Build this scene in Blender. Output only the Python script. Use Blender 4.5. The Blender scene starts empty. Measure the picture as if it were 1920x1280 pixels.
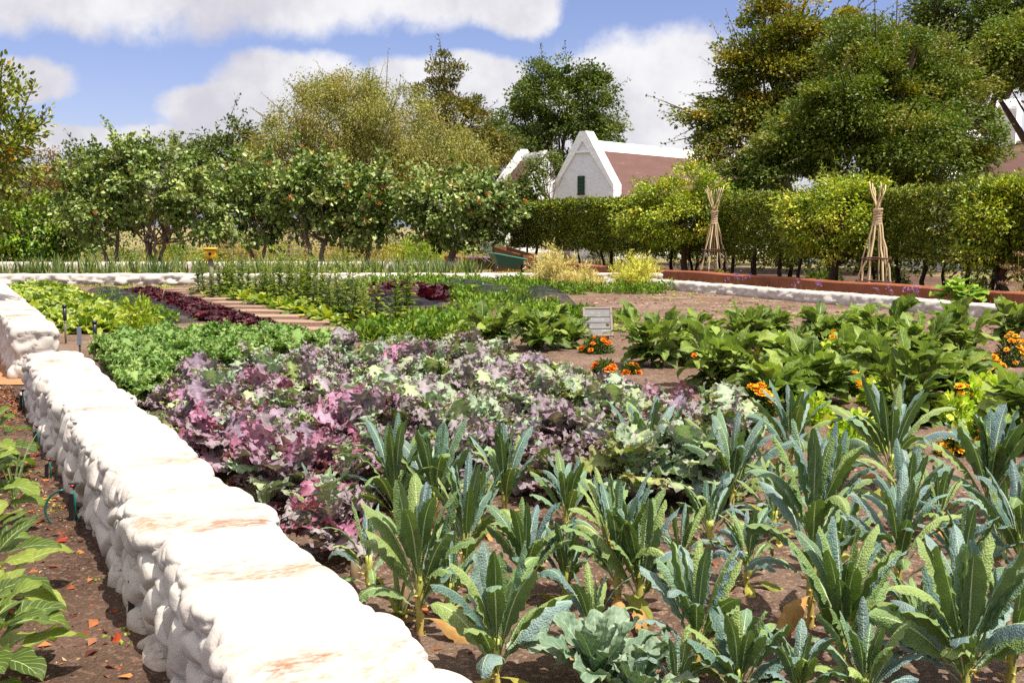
import bpy, math, random
import numpy as np
from mathutils import Vector, Matrix

random.seed(5)
rng = np.random.default_rng(11)
scene = bpy.context.scene
COL = scene.collection
PI = math.pi

# ------------------------------------------------------------------ camera
EYE = 1.65
FPX = 2000.0                                   # focal length in pixels of a 1920 px wide picture
PITCH = math.atan(215.0 / FPX)
cam_d = bpy.data.cameras.new("camera")
cam_d.sensor_width = 36.0
cam_d.lens = FPX / 1920.0 * 36.0
cam_d.clip_start = 0.1
cam_d.clip_end = 6000.0
cam = bpy.data.objects.new("camera", cam_d)
cam.location = (0, 0, EYE)
cam.rotation_euler = (PI / 2 - PITCH, 0, 0)
COL.objects.link(cam)
scene.camera = cam
cam_d.dof.use_dof = False

def ray(px, py):
    x = (px - 960.0) / FPX
    y = (640.0 - py) / FPX
    c, s = math.cos(PITCH), math.sin(PITCH)
    return np.array([x, c + s * y, -s + c * y])

def P(px, py, z=0.0):                          # the point of the level plane at height z that the photograph shows there
    d = ray(px, py)
    t = (z - EYE) / d[2]
    return np.array([0, 0, EYE]) + d * t

def D(px, py, depth):                          # the point at that depth
    d = ray(px, py)
    return np.array([0, 0, EYE]) + d * (depth / d[1])

def lin(r, g, b, k=1.0):
    o = []
    for v in (r, g, b):
        v = v / 255.0
        o.append((v / 12.92 if v <= 0.04045 else ((v + 0.055) / 1.055) ** 2.4) * k)
    return np.array(o)

# ------------------------------------------------------------------ light and sky
SUN_EL = math.radians(66)
SUN_AZ = math.atan2(0.80, -0.60)               # from +Y towards +X
sdir = Vector((math.sin(SUN_AZ) * math.cos(SUN_EL), math.cos(SUN_AZ) * math.cos(SUN_EL), math.sin(SUN_EL)))
sun_d = bpy.data.lights.new("sun", "SUN")
sun_d.energy = 4.3
sun_d.angle = math.radians(0.5)
sun_d.color = (1.0, 0.945, 0.85)
sun = bpy.data.objects.new("sun", sun_d)
sun.rotation_euler = sdir.to_track_quat('Z', 'Y').to_euler()
sun.location = (20, -15, 60)
COL.objects.link(sun)

world = bpy.data.worlds.new("World")
scene.world = world
world.use_nodes = True

class NT:
    """small helper to wire shader nodes"""
    def __init__(self, tree):
        self.t = tree
        self.n = tree.nodes
        self.l = tree.links
    def new(self, kind, **kw):
        nd = self.n.new(kind)
        for k, v in kw.items():
            setattr(nd, k, v)
        return nd
    def put(self, sock, v):
        if v is None:
            return
        if hasattr(v, "is_output"):
            self.l.new(v, sock)
        elif isinstance(v, (int, float)):
            if sock.type in ('RGBA',):
                sock.default_value = (v, v, v, 1)
            elif sock.type == 'VECTOR':
                sock.default_value = (v, v, v)
            else:
                sock.default_value = v
        else:
            v = tuple(float(x) for x in v)
            if sock.type == 'RGBA' and len(v) == 3:
                v = v + (1.0,)
            sock.default_value = v
    def math(self, op, a, b=None, c=None, clamp=False):
        nd = self.new("ShaderNodeMath", operation=op, use_clamp=clamp)
        for i, v in enumerate((a, b, c)):
            if v is not None:
                self.put(nd.inputs[i], v)
        return nd.outputs[0]
    def mix(self, f, a, b, blend='MIX'):
        nd = self.new("ShaderNodeMix", data_type='RGBA', blend_type=blend)
        self.put(nd.inputs[0], f)
        self.put(nd.inputs[6], a)
        self.put(nd.inputs[7], b)
        return nd.outputs[2]
    def ramp(self, f, stops):
        nd = self.new("ShaderNodeValToRGB")
        cr = nd.color_ramp
        while len(cr.elements) < len(stops):
            cr.elements.new(0.5)
        for e, (p, c) in zip(cr.elements, stops):
            e.position = p
            e.color = (*[float(x) for x in c], 1.0) if not isinstance(c, (int, float)) else (c, c, c, 1)
        self.put(nd.inputs[0], f)
        return nd.outputs[0]
    def smooth(self, f, a, b, to0=0.0, to1=1.0):
        nd = self.new("ShaderNodeMapRange", interpolation_type='SMOOTHSTEP')
        self.put(nd.inputs[0], f)
        for i, v in ((1, a), (2, b), (3, to0), (4, to1)):
            nd.inputs[i].default_value = v
        return nd.outputs[0]
    def noise(self, vec, scale, detail=4, rough=0.55, dist=0.0, out=0):
        nd = self.new("ShaderNodeTexNoise")
        if vec is not None:
            self.put(nd.inputs["Vector"], vec)
        nd.inputs["Scale"].default_value = scale
        nd.inputs["Detail"].default_value = detail
        nd.inputs["Roughness"].default_value = rough
        nd.inputs["Distortion"].default_value = dist
        return nd.outputs[out]
    def vmath(self, op, a, b=None):
        nd = self.new("ShaderNodeVectorMath", operation=op)
        self.put(nd.inputs[0], a)
        if b is not None:
            self.put(nd.inputs[1], b)
        return nd.outputs[0]
    def bump(self, h, strength=0.3, dist=0.01):
        nd = self.new("ShaderNodeBump")
        nd.inputs["Strength"].default_value = strength
        nd.inputs["Distance"].default_value = dist
        self.put(nd.inputs["Height"], h)
        return nd.outputs[0]

def build_world():
    w = NT(world.node_tree)
    w.n.clear()
    out = w.new("ShaderNodeOutputWorld")
    bg = w.new("ShaderNodeBackground")
    sky = w.new("ShaderNodeTexSky")
    sky.sky_type = 'NISHITA'
    sky.sun_disc = False
    sky.sun_elevation = SUN_EL
    sky.sun_rotation = SUN_AZ
    sky.altitude = 200
    sky.air_density = 1.0
    sky.dust_density = 0.6
    sky.ozone_density = 2.5
    tc = w.new("ShaderNodeTexCoord")
    v = tc.outputs["Generated"]
    sep = w.new("ShaderNodeSeparateXYZ")
    w.put(sep.inputs[0], v)
    X, Y, Z = sep.outputs
    az = w.math('ARCTAN2', X, Y)
    el = w.math('ARCSINE', Z)
    # warp the cloud outlines with two scales of noise
    nz = w.noise(v, 7.0, 6, 0.6, out=1)
    ns = w.new("ShaderNodeSeparateColor")
    w.put(ns.inputs[0], nz)
    az2 = w.math('ADD', az, w.math('MULTIPLY', w.math('SUBTRACT', ns.outputs[0], 0.5), 0.10))
    el2 = w.math('ADD', el, w.math('MULTIPLY', w.math('SUBTRACT', ns.outputs[1], 0.5), 0.055))
    # cumulus banks: azimuth, elevation, half widths (degrees)
    banks = [(-20, 12.8, 14, 3.7), (-12, 12.8, 9, 3.1), (-3.5, 12.8, 7, 2.9), (0.3, 11.0, 2.9, 1.4),
             (-15, 6.3, 3.4, 1.5), (-11, 7.2, 4.8, 2.0), (-5.5, 7.2, 7, 1.75), (-1.6, 7.8, 3.6, 1.3), (-9, 5.0, 10, 2.1),
             (8.3, 7.0, 7.6, 3.1), (4.3, 6.3, 4.4, 2.8), (10, 4.2, 9, 2.4), (0, 4.0, 9, 2.6),
             (-24.2, 7.1, 2.2, 1.25), (-21.5, 4.3, 4.4, 0.75), (-17.6, 4.9, 2.8, 0.55), (-24, 4.1, 5, 0.7),
             (9.5, 13.3, 9, 1.2),
             (24, 5, 7, 2.5), (33, 9, 8, 4), (-36, 8, 6, 4), (-45, 15, 10, 5), (45, 14, 12, 5)]
    mask = None
    for a, e, rx, ry in banks:
        a, e, rx, ry = [math.radians(q) for q in (a, e, rx, ry)]
        da = w.math('DIVIDE', w.math('SUBTRACT', az2, a), rx)
        de = w.math('DIVIDE', w.math('SUBTRACT', el2, e), ry)
        r2 = w.math('ADD', w.math('MULTIPLY', da, da), w.math('MULTIPLY', de, de))
        f = w.math('SUBTRACT', 1.0, r2)
        mask = f if mask is None else w.math('MAXIMUM', mask, f)
    fine = w.noise(v, 24.0, 8, 0.62)
    mask = w.math('ADD', mask, w.math('MULTIPLY', w.math('SUBTRACT', fine, 0.5), 1.15))
    # unseen broken cloud overhead and behind, thickened for extra fill light
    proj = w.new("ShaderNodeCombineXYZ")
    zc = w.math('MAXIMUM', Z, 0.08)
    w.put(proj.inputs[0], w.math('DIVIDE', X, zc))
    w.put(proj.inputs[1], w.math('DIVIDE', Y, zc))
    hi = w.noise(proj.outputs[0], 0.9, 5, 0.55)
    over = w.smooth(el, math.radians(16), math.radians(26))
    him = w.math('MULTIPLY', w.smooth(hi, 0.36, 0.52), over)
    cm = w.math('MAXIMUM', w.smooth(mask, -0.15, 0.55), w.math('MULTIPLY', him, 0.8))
    skyc = w.mix(1.0, sky.outputs[0], (1.0, 0.88, 1.08), 'MULTIPLY')
    # pale veil towards the horizon
    tone = w.noise(v, 9.0, 5, 0.6)
    cl = w.mix(w.smooth(tone, 0.33, 0.68), (5.1, 4.95, 5.4), (7.3, 7.2, 7.25))
    cl = w.mix(over, cl, (13.5, 12.8, 12.2))     # unseen high cloud brightened as added fill for the shadows
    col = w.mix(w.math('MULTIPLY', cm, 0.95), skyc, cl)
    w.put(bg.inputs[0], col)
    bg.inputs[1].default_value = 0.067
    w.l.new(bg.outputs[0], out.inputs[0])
build_world()

vs = scene.view_settings
scene.display_settings.display_device = 'sRGB'
vs.view_transform = 'Standard'
vs.look = 'None'
vs.exposure = 1.0
vs.gamma = 1.0
vs.use_curve_mapping = False
scene.render.engine = 'CYCLES'
cy = scene.cycles
cy.max_bounces = 6
cy.diffuse_bounces = 3
cy.glossy_bounces = 2
cy.transmission_bounces = 4
cy.transparent_max_bounces = 12
cy.volume_bounces = 0
cy.caustics_reflective = False
cy.caustics_refractive = False
cy.use_adaptive_sampling = False
cy.adaptive_threshold = 0.006
cy.use_denoising = False
cy.denoiser = 'OPENIMAGEDENOISE'
cy.denoising_input_passes = 'RGB_ALBEDO_NORMAL'
cy.sample_clamp_indirect = 2.5
scene.render.filter_size = 1.1

# ------------------------------------------------------------------ object helpers
def tag(o, label=None, cat=None, group=None, kind=None):
    if label: o["label"] = label
    if cat: o["category"] = cat
    if group: o["group"] = group
    if kind: o["kind"] = kind
    return o

def thing(name, label, cat, loc=(0, 0, 0), rz=0.0, group=None, scale=1.0):
    o = bpy.data.objects.new(name, None)
    COL.objects.link(o)
    o.location = [float(x) for x in loc]
    o.rotation_euler = (0, 0, rz)
    o.scale = (scale, scale, scale)
    o.empty_display_size = 0.1
    return tag(o, label, cat, group)

def link(name, me, parent=None, loc=None, rz=0.0, scale=1.0, tilt=(0, 0)):
    o = bpy.data.objects.new(name, me)
    COL.objects.link(o)
    if parent is not None:
        o.parent = parent
    if loc is not None:
        o.location = [float(x) for x in loc]
    o.rotation_euler = (tilt[0], tilt[1], rz)
    if isinstance(scale, (int, float)):
        scale = (scale, scale, scale)
    o.scale = scale
    return o

def dup(root, loc, rz, scale=1.0, label=None, group=None):
    r = root.copy()
    COL.objects.link(r)
    r.location = [float(x) for x in loc]
    r.rotation_euler = (0, 0, rz)
    r.scale = (scale, scale, scale)
    if label: r["label"] = label
    if group: r["group"] = group
    for ch in list(root.children):
        c = ch.copy()
        COL.objects.link(c)
        c.parent = r
        for g in list(ch.children):
            d = g.copy()
            COL.objects.link(d)
            d.parent = c
    return r

class MB:
    """gathers vertices and faces with numpy and builds one mesh"""
    def __init__(self):
        self.V, self.Q, self.T, self.U, self.C = [], [], [], [], []
        self.n = 0
    def add(self, v, q=None, t=None, uv=None, c=(0.5, 0.5, 0.5)):
        v = np.asarray(v, dtype=np.float32)
        m = len(v)
        self.V.append(v)
        if q is not None and len(q): self.Q.append(np.asarray(q, dtype=np.int32) + self.n)
        if t is not None and len(t): self.T.append(np.asarray(t, dtype=np.int32) + self.n)
        if uv is None:
            uv = np.zeros((m, 2), dtype=np.float32)
        self.U.append(np.asarray(uv, dtype=np.float32))
        c = np.asarray(c, dtype=np.float32)
        if c.ndim == 1:
            c = np.broadcast_to(c, (m, 3))
        self.C.append(c)
        self.n += m
    def mesh(self, name, mats, smooth=True):
        V = np.concatenate(self.V)
        Q = np.concatenate(self.Q) if self.Q else np.zeros((0, 4), np.int32)
        T = np.concatenate(self.T) if self.T else np.zeros((0, 3), np.int32)
        U = np.concatenate(self.U)
        C = np.concatenate(self.C)
        me = bpy.data.meshes.new(name)
        me.vertices.add(len(V))
        me.vertices.foreach_set("co", V.ravel())
        nl = Q.size + T.size
        me.loops.add(nl)
        me.loops.foreach_set("vertex_index", np.concatenate([Q.ravel(), T.ravel()]).astype(np.int32))
        npoly = len(Q) + len(T)
        me.polygons.add(npoly)
        ls = np.concatenate([np.arange(len(Q)) * 4, Q.size + np.arange(len(T)) * 3]).astype(np.int32)
        me.polygons.foreach_set("loop_start", ls)
        me.polygons.foreach_set("use_smooth", np.full(npoly, smooth, dtype=bool))
        a = me.attributes.new("luv", 'FLOAT_VECTOR', 'POINT')
        a.data.foreach_set("vector", np.concatenate([U, np.zeros((len(U), 1), np.float32)], 1).ravel())
        a = me.attributes.new("Col", 'FLOAT_COLOR', 'POINT')
        a.data.foreach_set("color", np.concatenate([np.clip(C, 0, 1), np.ones((len(C), 1), np.float32)], 1).ravel())
        for m in (mats if isinstance(mats, (list, tuple)) else [mats]):
            me.materials.append(m)
        me.update(calc_edges=True)
        me.validate()
        return me

def grid_q(n, m):
    i, j = np.meshgrid(np.arange(n), np.arange(m), indexing='ij')
    a = i * (m + 1) + j
    return np.stack([a, a + m + 1, a + m + 2, a + 1], -1).reshape(-1, 4)

def rotz(v, a):
    c, s = math.cos(a), math.sin(a)
    return v @ np.array([[c, s, 0], [-s, c, 0], [0, 0, 1]])

def rotx(v, a):
    c, s = math.cos(a), math.sin(a)
    return v @ np.array([[1, 0, 0], [0, c, s], [0, -s, c]])

def roty(v, a):
    c, s = math.cos(a), math.sin(a)
    return v @ np.array([[c, 0, -s], [0, 1, 0], [s, 0, c]])

def tube(mb, pts, rad, seg=8, c=(0.3, 0.2, 0.1), cap=True):
    pts = np.asarray(pts, dtype=float)
    n = len(pts)
    rad = np.broadcast_to(np.asarray(rad, dtype=float), (n,))
    tan = np.gradient(pts, axis=0)
    tan /= np.linalg.norm(tan, axis=1, keepdims=True) + 1e-9
    ref = np.array([0, 0, 1.0]) if abs(tan[0][2]) < 0.8 else np.array([1.0, 0, 0])
    V = []
    a = np.arange(seg) / seg * 2 * PI
    side = np.cross(ref, tan[0])
    for i in range(n):
        side = side - tan[i] * np.dot(side, tan[i])
        side /= np.linalg.norm(side) + 1e-9
        up = np.cross(tan[i], side)
        V.append(pts[i] + rad[i] * (np.cos(a)[:, None] * side + np.sin(a)[:, None] * up))
    V = np.concatenate(V)
    i, j = np.meshgrid(np.arange(n - 1), np.arange(seg), indexing='ij')
    j2 = (j + 1) % seg
    q = np.stack([i * seg + j, i * seg + j2, (i + 1) * seg + j2, (i + 1) * seg + j], -1).reshape(-1, 4)
    uv = np.stack([np.tile(np.arange(seg) / seg, n), np.repeat(np.linspace(0, 1, n), seg)], 1)
    tr = []
    if cap:
        V = np.concatenate([V, pts[:1], pts[-1:]])
        uv = np.concatenate([uv, [[0, 0], [0, 1]]])
        b0, b1 = n * seg, n * seg + 1
        for k in range(seg):
            k2 = (k + 1) % seg
            tr.append((b0, k2, k))
            tr.append((b1, (n - 1) * seg + k, (n - 1) * seg + k2))
    cc = np.asarray(c, dtype=float)
    if cc.ndim == 2:
        cc = np.repeat(cc, seg, axis=0)
        if cap: cc = np.concatenate([cc, cc[:1], cc[-1:]])
    mb.add(V, q, tr if tr else None, uv, cc)

def lathe(mb, prof, seg=16, at=(0, 0, 0), c=(0.5, 0.5, 0.5)):
    prof = np.asarray(prof, dtype=float)
    n = len(prof)
    a = np.arange(seg) / seg * 2 * PI
    V = np.stack([prof[:, :1] * np.cos(a), prof[:, :1] * np.sin(a), np.repeat(prof[:, 1:2], seg, 1)], -1).reshape(-1, 3) + np.asarray(at)
    i, j = np.meshgrid(np.arange(n - 1), np.arange(seg), indexing='ij')
    j2 = (j + 1) % seg
    q = np.stack([i * seg + j, i * seg + j2, (i + 1) * seg + j2, (i + 1) * seg + j], -1).reshape(-1, 4)
    mb.add(V, q, None, None, c)

def box(mb, lo, hi, c=(0.5, 0.5, 0.5), bev=0.0, M=None):
    lo, hi = np.asarray(lo, float), np.asarray(hi, float)
    b = min(bev, 0.45 * float((hi - lo).min()))
    if b <= 0:
        v = np.array([[x, y, z] for x in (lo[0], hi[0]) for y in (lo[1], hi[1]) for z in (lo[2], hi[2])])
        q = [(0, 1, 3, 2), (4, 6, 7, 5), (0, 4, 5, 1), (2, 3, 7, 6), (0, 2, 6, 4), (1, 5, 7, 3)]
        t = None
    else:
        V = []
        idx = {}
        for ix in (0, 1):
            for iy in (0, 1):
                for iz in (0, 1):
                    cor = np.array([(lo, hi)[ix][0], (lo, hi)[iy][1], (lo, hi)[iz][2]])
                    sg = np.array([1 - 2 * ix, 1 - 2 * iy, 1 - 2 * iz])
                    for ax in range(3):           # point on the face whose normal is axis ax
                        p = cor + sg * b
                        p[ax] = cor[ax]
                        idx[(ix, iy, iz, ax)] = len(V)
                        V.append(p)
        v = np.array(V)
        q, t = [], []
        for ax in range(3):
            o = [k for k in range(3) if k != ax]
            for s in (0, 1):
                f = []
                for (a1, a2) in ((0, 0), (1, 0), (1, 1), (0, 1)):
                    k = [0, 0, 0]; k[ax] = s; k[o[0]] = a1; k[o[1]] = a2
                    f.append(idx[(*k, ax)])
                q.append(f)
        for ax in range(3):                       # edges along ax
            o = [k for k in range(3) if k != ax]
            for a1 in (0, 1):
                for a2 in (0, 1):
                    f = []
                    for s, fa in ((0, o[0]), (1, o[0]), (1, o[1]), (0, o[1])):
                        k = [0, 0, 0]; k[ax] = s; k[o[0]] = a1; k[o[1]] = a2
                        f.append(idx[(*k, fa)])
                    q.append(f)
        for ix in (0, 1):
            for iy in (0, 1):
                for iz in (0, 1):
                    t.append([idx[(ix, iy, iz, a)] for a in range(3)])
        ctr = (lo + hi) / 2                       # outward winding
        def fix(f):
            p = v[list(f)]
            nrm = np.cross(p[1] - p[0], p[2] - p[0])
            return list(f) if np.dot(nrm, p.mean(0) - ctr) > 0 else list(f)[::-1]
        q = [fix(f) for f in q]
        t = [fix(f) for f in t]
    if M is not None:
        v = v @ np.asarray(M)[:3, :3].T + np.asarray(M)[:3, 3]
    mb.add(v, q, t, None, c)

def worley(p, seed=0):
    """F1, F2 and a random value per cell for points p (N,3) on a unit lattice"""
    p = np.asarray(p, dtype=np.float64)
    b = np.floor(p).astype(np.int64)
    f1 = np.full(len(p), 9.0)
    f2 = np.full(len(p), 9.0)
    rid = np.zeros(len(p))
    def h(ix, iy, iz, k):
        x = (ix * 73856093) ^ (iy * 19349663) ^ (iz * 83492791) ^ ((seed + k) * 2654435761)
        x = (x ^ (x >> 13)) * 1274126177
        x = x ^ (x >> 16)
        return (x & 0xFFFF) / 65535.0
    for dx in (-1, 0, 1):
        for dy in (-1, 0, 1):
            for dz in (-1, 0, 1):
                ix, iy, iz = b[:, 0] + dx, b[:, 1] + dy, b[:, 2] + dz
                q = np.stack([ix + h(ix, iy, iz, 1), iy + h(ix, iy, iz, 2), iz + h(ix, iy, iz, 3)], 1)
                d = np.linalg.norm(q - p, axis=1)
                r = h(ix, iy, iz, 4)
                near = d < f1
                f2 = np.where(near, f1, np.minimum(f2, d))
                rid = np.where(near, r, rid)
                f1 = np.where(near, d, f1)
    return f1, f2, rid

def vnoise(p, seed=0, octv=3):
    """value noise in -1..1"""
    p = np.asarray(p, dtype=np.float64)
    tot = np.zeros(len(p)); amp = 1.0; nrm = 0.0
    for o in range(octv):
        q = p * (2 ** o) + o * 17.3
        b = np.floor(q).astype(np.int64)
        f = q - b
        f = f * f * (3 - 2 * f)
        def h(ix, iy, iz):
            x = (ix * 73856093) ^ (iy * 19349663) ^ (iz * 83492791) ^ ((seed + o * 7) * 2654435761)
            x = (x ^ (x >> 13)) * 1274126177
            x = x ^ (x >> 16)
            return (x & 0xFFFF) / 32767.5 - 1.0
        val = 0
        for dx in (0, 1):
            for dy in (0, 1):
                for dz in (0, 1):
                    wgt = (f[:, 0] if dx else 1 - f[:, 0]) * (f[:, 1] if dy else 1 - f[:, 1]) * (f[:, 2] if dz else 1 - f[:, 2])
                    val = val + wgt * h(b[:, 0] + dx, b[:, 1] + dy, b[:, 2] + dz)
        tot += amp * val; nrm += amp; amp *= 0.5
    return tot / nrm

# ------------------------------------------------------------------ materials
def newmat(name):
    m = bpy.data.materials.new(name)
    m.use_nodes = True
    n = NT(m.node_tree)
    n.n.clear()
    out = n.new("ShaderNodeOutputMaterial")
    return m, n, out

def princ(n, color, rough=0.6, normal=None, spec=0.4, metal=0.0, sheen=None):
    b = n.new("ShaderNodeBsdfPrincipled")
    n.put(b.inputs["Base Color"], color)
    n.put(b.inputs["Roughness"], rough)
    b.inputs["Specular IOR Level"].default_value = spec
    b.inputs["Metallic"].default_value = metal
    if normal is not None:
        n.put(b.inputs["Normal"], normal)
    return b.outputs[0]

def attr(n, name):
    a = n.new("ShaderNodeAttribute", attribute_name=name)
    return a

def leafmat(name, trans=0.35, rough=0.5, spec=0.3, vein=None, veinw=0.05, side=0.0, back=None, bump=0.0, bscale=60.0,
            mottle=0.25, mscale=25.0, tgain=(1.0, 1.15, 0.45), gain=(1.8, 1.6, 0.9)):
    """leaf blade: colour per vertex, midrib from the blade coordinate, own back colour, light through the blade"""
    m, n, out = newmat(name)
    col = n.mix(1.0, attr(n, "Col").outputs["Color"], gain, 'MULTIPLY')
    luv = attr(n, "luv").outputs["Vector"]
    sp = n.new("ShaderNodeSeparateXYZ")
    n.put(sp.inputs[0], luv)
    u, t = sp.outputs[0], sp.outputs[1]
    tc = n.new("ShaderNodeTexCoord")
    oc = tc.outputs["Object"]
    nz = n.noise(oc, mscale, 3, 0.6)
    k = n.math('ADD', 1.0 - mottle, n.math('MULTIPLY', nz, 2 * mottle))
    col2 = n.mix(1.0, col, k, 'MULTIPLY')
    if back is not None:
        g = n.new("ShaderNodeNewGeometry")
        col2 = n.mix(n.math('MULTIPLY', g.outputs["Backfacing"], back[1]), col2, n.mix(1.0, back[0], k, 'MULTIPLY'))
    if vein is not None:
        au = n.math('ABSOLUTE', u)
        wv = n.math('MULTIPLY', n.math('SUBTRACT', 1.08, t), veinw * 1.6)
        f = n.math('LESS_THAN', au, wv)
        if side > 0:                               # side veins sweep forward from the midrib
            ph = n.math('SUBTRACT', n.math('MULTIPLY', t, 9.0), n.math('MULTIPLY', au, 2.2))
            fr = n.math('ABSOLUTE', n.math('SUBTRACT', n.math('FRACT', ph), 0.5))
            sv = n.math('MULTIPLY', n.math('LESS_THAN', fr, 0.055), side)
            f = n.math('MAXIMUM', f, sv)
        col2 = n.mix(f, col2, vein)
    nrm = None
    if bump > 0:
        vo = n.new("ShaderNodeTexVoronoi", feature='F1')
        vo.inputs["Scale"].default_value = bscale
        n.put(vo.inputs["Vector"], oc)
        nrm = n.bump(n.math('SUBTRACT', 1.0, vo.outputs["Distance"]), bump, 0.012)
    b = princ(n, col2, rough, nrm, spec)
    tl = n.new("ShaderNodeBsdfTranslucent")
    n.put(tl.inputs[0], n.mix(1.0, col2, tgain, 'MULTIPLY'))
    if nrm is not None:
        n.put(tl.inputs[1], nrm)
    mx = n.new("ShaderNodeMixShader")
    mx.inputs[0].default_value = trans
    n.l.new(b, mx.inputs[1])
    n.l.new(tl.outputs[0], mx.inputs[2])
    n.l.new(mx.outputs[0], out.inputs[0])
    return m

def vcolmat(name, rough=0.7, mottle=0.3, scale=20.0, bump=0.2, bdist=0.01, spec=0.3, stretch=(1, 1, 1), metal=0.0):
    m, n, out = newmat(name)
    col = attr(n, "Col").outputs["Color"]
    tc = n.new("ShaderNodeTexCoord")
    oc = n.vmath('MULTIPLY', tc.outputs["Object"], stretch)
    nz = n.noise(oc, scale, 5, 0.65)
    k = n.math('ADD', 1.0 - mottle, n.math('MULTIPLY', nz, 2 * mottle))
    b = princ(n, n.mix(1.0, col, k, 'MULTIPLY'), rough, n.bump(nz, bump, bdist) if bump else None, spec, metal)
    n.l.new(b, out.inputs[0])
    return m

M_BARK = vcolmat("bark", 0.85, 0.45, 9.0, 0.6, 0.03, 0.2, (1, 1, 0.3))
M_WOOD = vcolmat("weathered_wood", 0.8, 0.28, 14.0, 0.3, 0.008, 0.25, (1, 1, 0.12))
M_PAINT = vcolmat("painted", 0.45, 0.10, 12.0, 0.05, 0.004, 0.5)
M_PLASTIC = vcolmat("plastic", 0.35, 0.08, 40.0, 0.0, 0.001, 0.5)
M_STEM = leafmat("stem", 0.08, 0.5, 0.4, mottle=0.3, mscale=40)
M_LAC = leafmat("lacinato_leaf", 0.2, 0.55, 0.35, vein=lin(200, 212, 160, 0.85), veinw=0.085, side=0.0,
                back=(lin(118, 142, 76, 0.62), 0.8), gain=(1.25, 1.27, 1.17), bump=0.42, bscale=140, mottle=0.22, mscale=30)
M_KALE = leafmat("kale_leaf", 0.22, 0.55, 0.35, bump=0.35, bscale=55, mottle=0.16, mscale=22, gain=(1.5, 1.45, 1.25))
M_BROAD = leafmat("broad_kale_leaf", 0.2, 0.55, 0.35, vein=lin(190, 205, 170, 0.7), veinw=0.05, side=0.5, bump=0.5, bscale=45, mottle=0.16,
                  back=(lin(120, 150, 120, 0.55), 0.7), gain=(1.35, 1.33, 1.15))
M_CURLY = leafmat("curly_kale_leaf", 0.25, 0.55, 0.3, bump=0.3, bscale=50, mottle=0.15, gain=(1.5, 1.4, 1.0))
M_AUB = leafmat("aubergine_leaf", 0.32, 0.55, 0.3, gain=(1.85, 1.65, 0.85), vein=lin(196, 208, 150, 0.85), veinw=0.035, side=0.4, bump=0.4, bscale=26, mottle=0.16,
                back=(lin(150, 168, 90, 0.75), 0.6))
M_LETT = leafmat("lettuce_leaf", 0.35, 0.4, 0.4, vein=lin(200, 215, 140, 0.7), veinw=0.05, bump=0.25, bscale=40, mottle=0.16, gain=(1.5, 1.35, 0.85))
M_RED = leafmat("red_lettuce_leaf", 0.2, 0.5, 0.3, mottle=0.25, tgain=(1.2, 0.4, 0.5), gain=(1, 1, 1))
M_GREEN = leafmat("small_leaf", 0.35, 0.5, 0.3, mottle=0.15, gain=(1.5, 1.38, 0.85))
M_FIG = leafmat("orchard_leaf", 0.2, 0.42, 0.35, mottle=0.10, mscale=3.0, gain=(1.95, 1.78, 1.12))
M_TREE = leafmat("tree_leaf", 0.28, 0.5, 0.35, mottle=0.10, mscale=3.0)
M_WAX = leafmat("waxy_leaf", 0.2, 0.42, 0.35, mottle=0.10, mscale=3.0)
M_PETAL = leafmat("petal", 0.25, 0.6, 0.2, mottle=0.2, mscale=60, tgain=(1, 1, 0.6), gain=(1, 1, 1))
M_DRY = leafmat("dry_leaf", 0.2, 0.75, 0.15, mottle=0.3, tgain=(1, 0.9, 0.6), gain=(1, 1, 1))

def soilmat(name, c1, c2, c3, scale=1.0):
    m, n, out = newmat(name)
    tc = n.new("ShaderNodeTexCoord")
    v = tc.outputs["Object"]
    big = n.noise(v, 0.9 * scale, 5, 0.6)
    mid = n.noise(v, 14.0 * scale, 6, 0.7)
    fin = n.noise(v, 95.0 * scale, 5, 0.75)
    vo = n.new("ShaderNodeTexVoronoi", feature='F1')
    vo.inputs["Scale"].default_value = 60.0 * scale
    n.put(vo.inputs["Vector"], v)
    col = n.ramp(mid, [(0.3, c1), (0.62, c2)])
    col = n.mix(n.smooth(big, 0.42, 0.7), col, c3)
    col = n.mix(n.math('MULTIPLY', n.smooth(fin, 0.35, 0.6, 1, 0), 0.55), col, np.asarray(c1) * 0.45)
    sp = n.new("ShaderNodeSeparateColor")
    n.put(sp.inputs[0], vo.outputs["Color"])
    col = n.mix(n.math('MULTIPLY', n.math('GREATER_THAN', sp.outputs[0], 0.86), 0.6), col, np.asarray(c3) * 1.35)
    h = n.math('ADD', n.math('MULTIPLY', fin, 0.5), n.math('ADD', mid, n.math('MULTIPLY', vo.outputs["Distance"], -0.35)))
    b = princ(n, col, 0.95, n.bump(h, 0.9, 0.03), 0.15)
    n.l.new(b, out.inputs[0])
    return m
M_SOIL = soilmat("garden_soil", lin(100, 77, 62, 0.72), lin(138, 111, 93, 0.78), lin(154, 130, 112, 0.8))
M_MULCH = soilmat("mulched_soil", lin(78, 59, 48, 0.72), lin(112, 87, 72, 0.74), lin(128, 102, 86, 0.76))
M_GROUND = soilmat("dry_ground", lin(150, 130, 90, 0.7), lin(170, 150, 110, 0.7), lin(140, 140, 80, 0.7), 0.5)
M_PATH = soilmat("orange_path", lin(200, 140, 95, 0.75), lin(220, 162, 115, 0.75), lin(210, 150, 105, 0.75))

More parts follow.
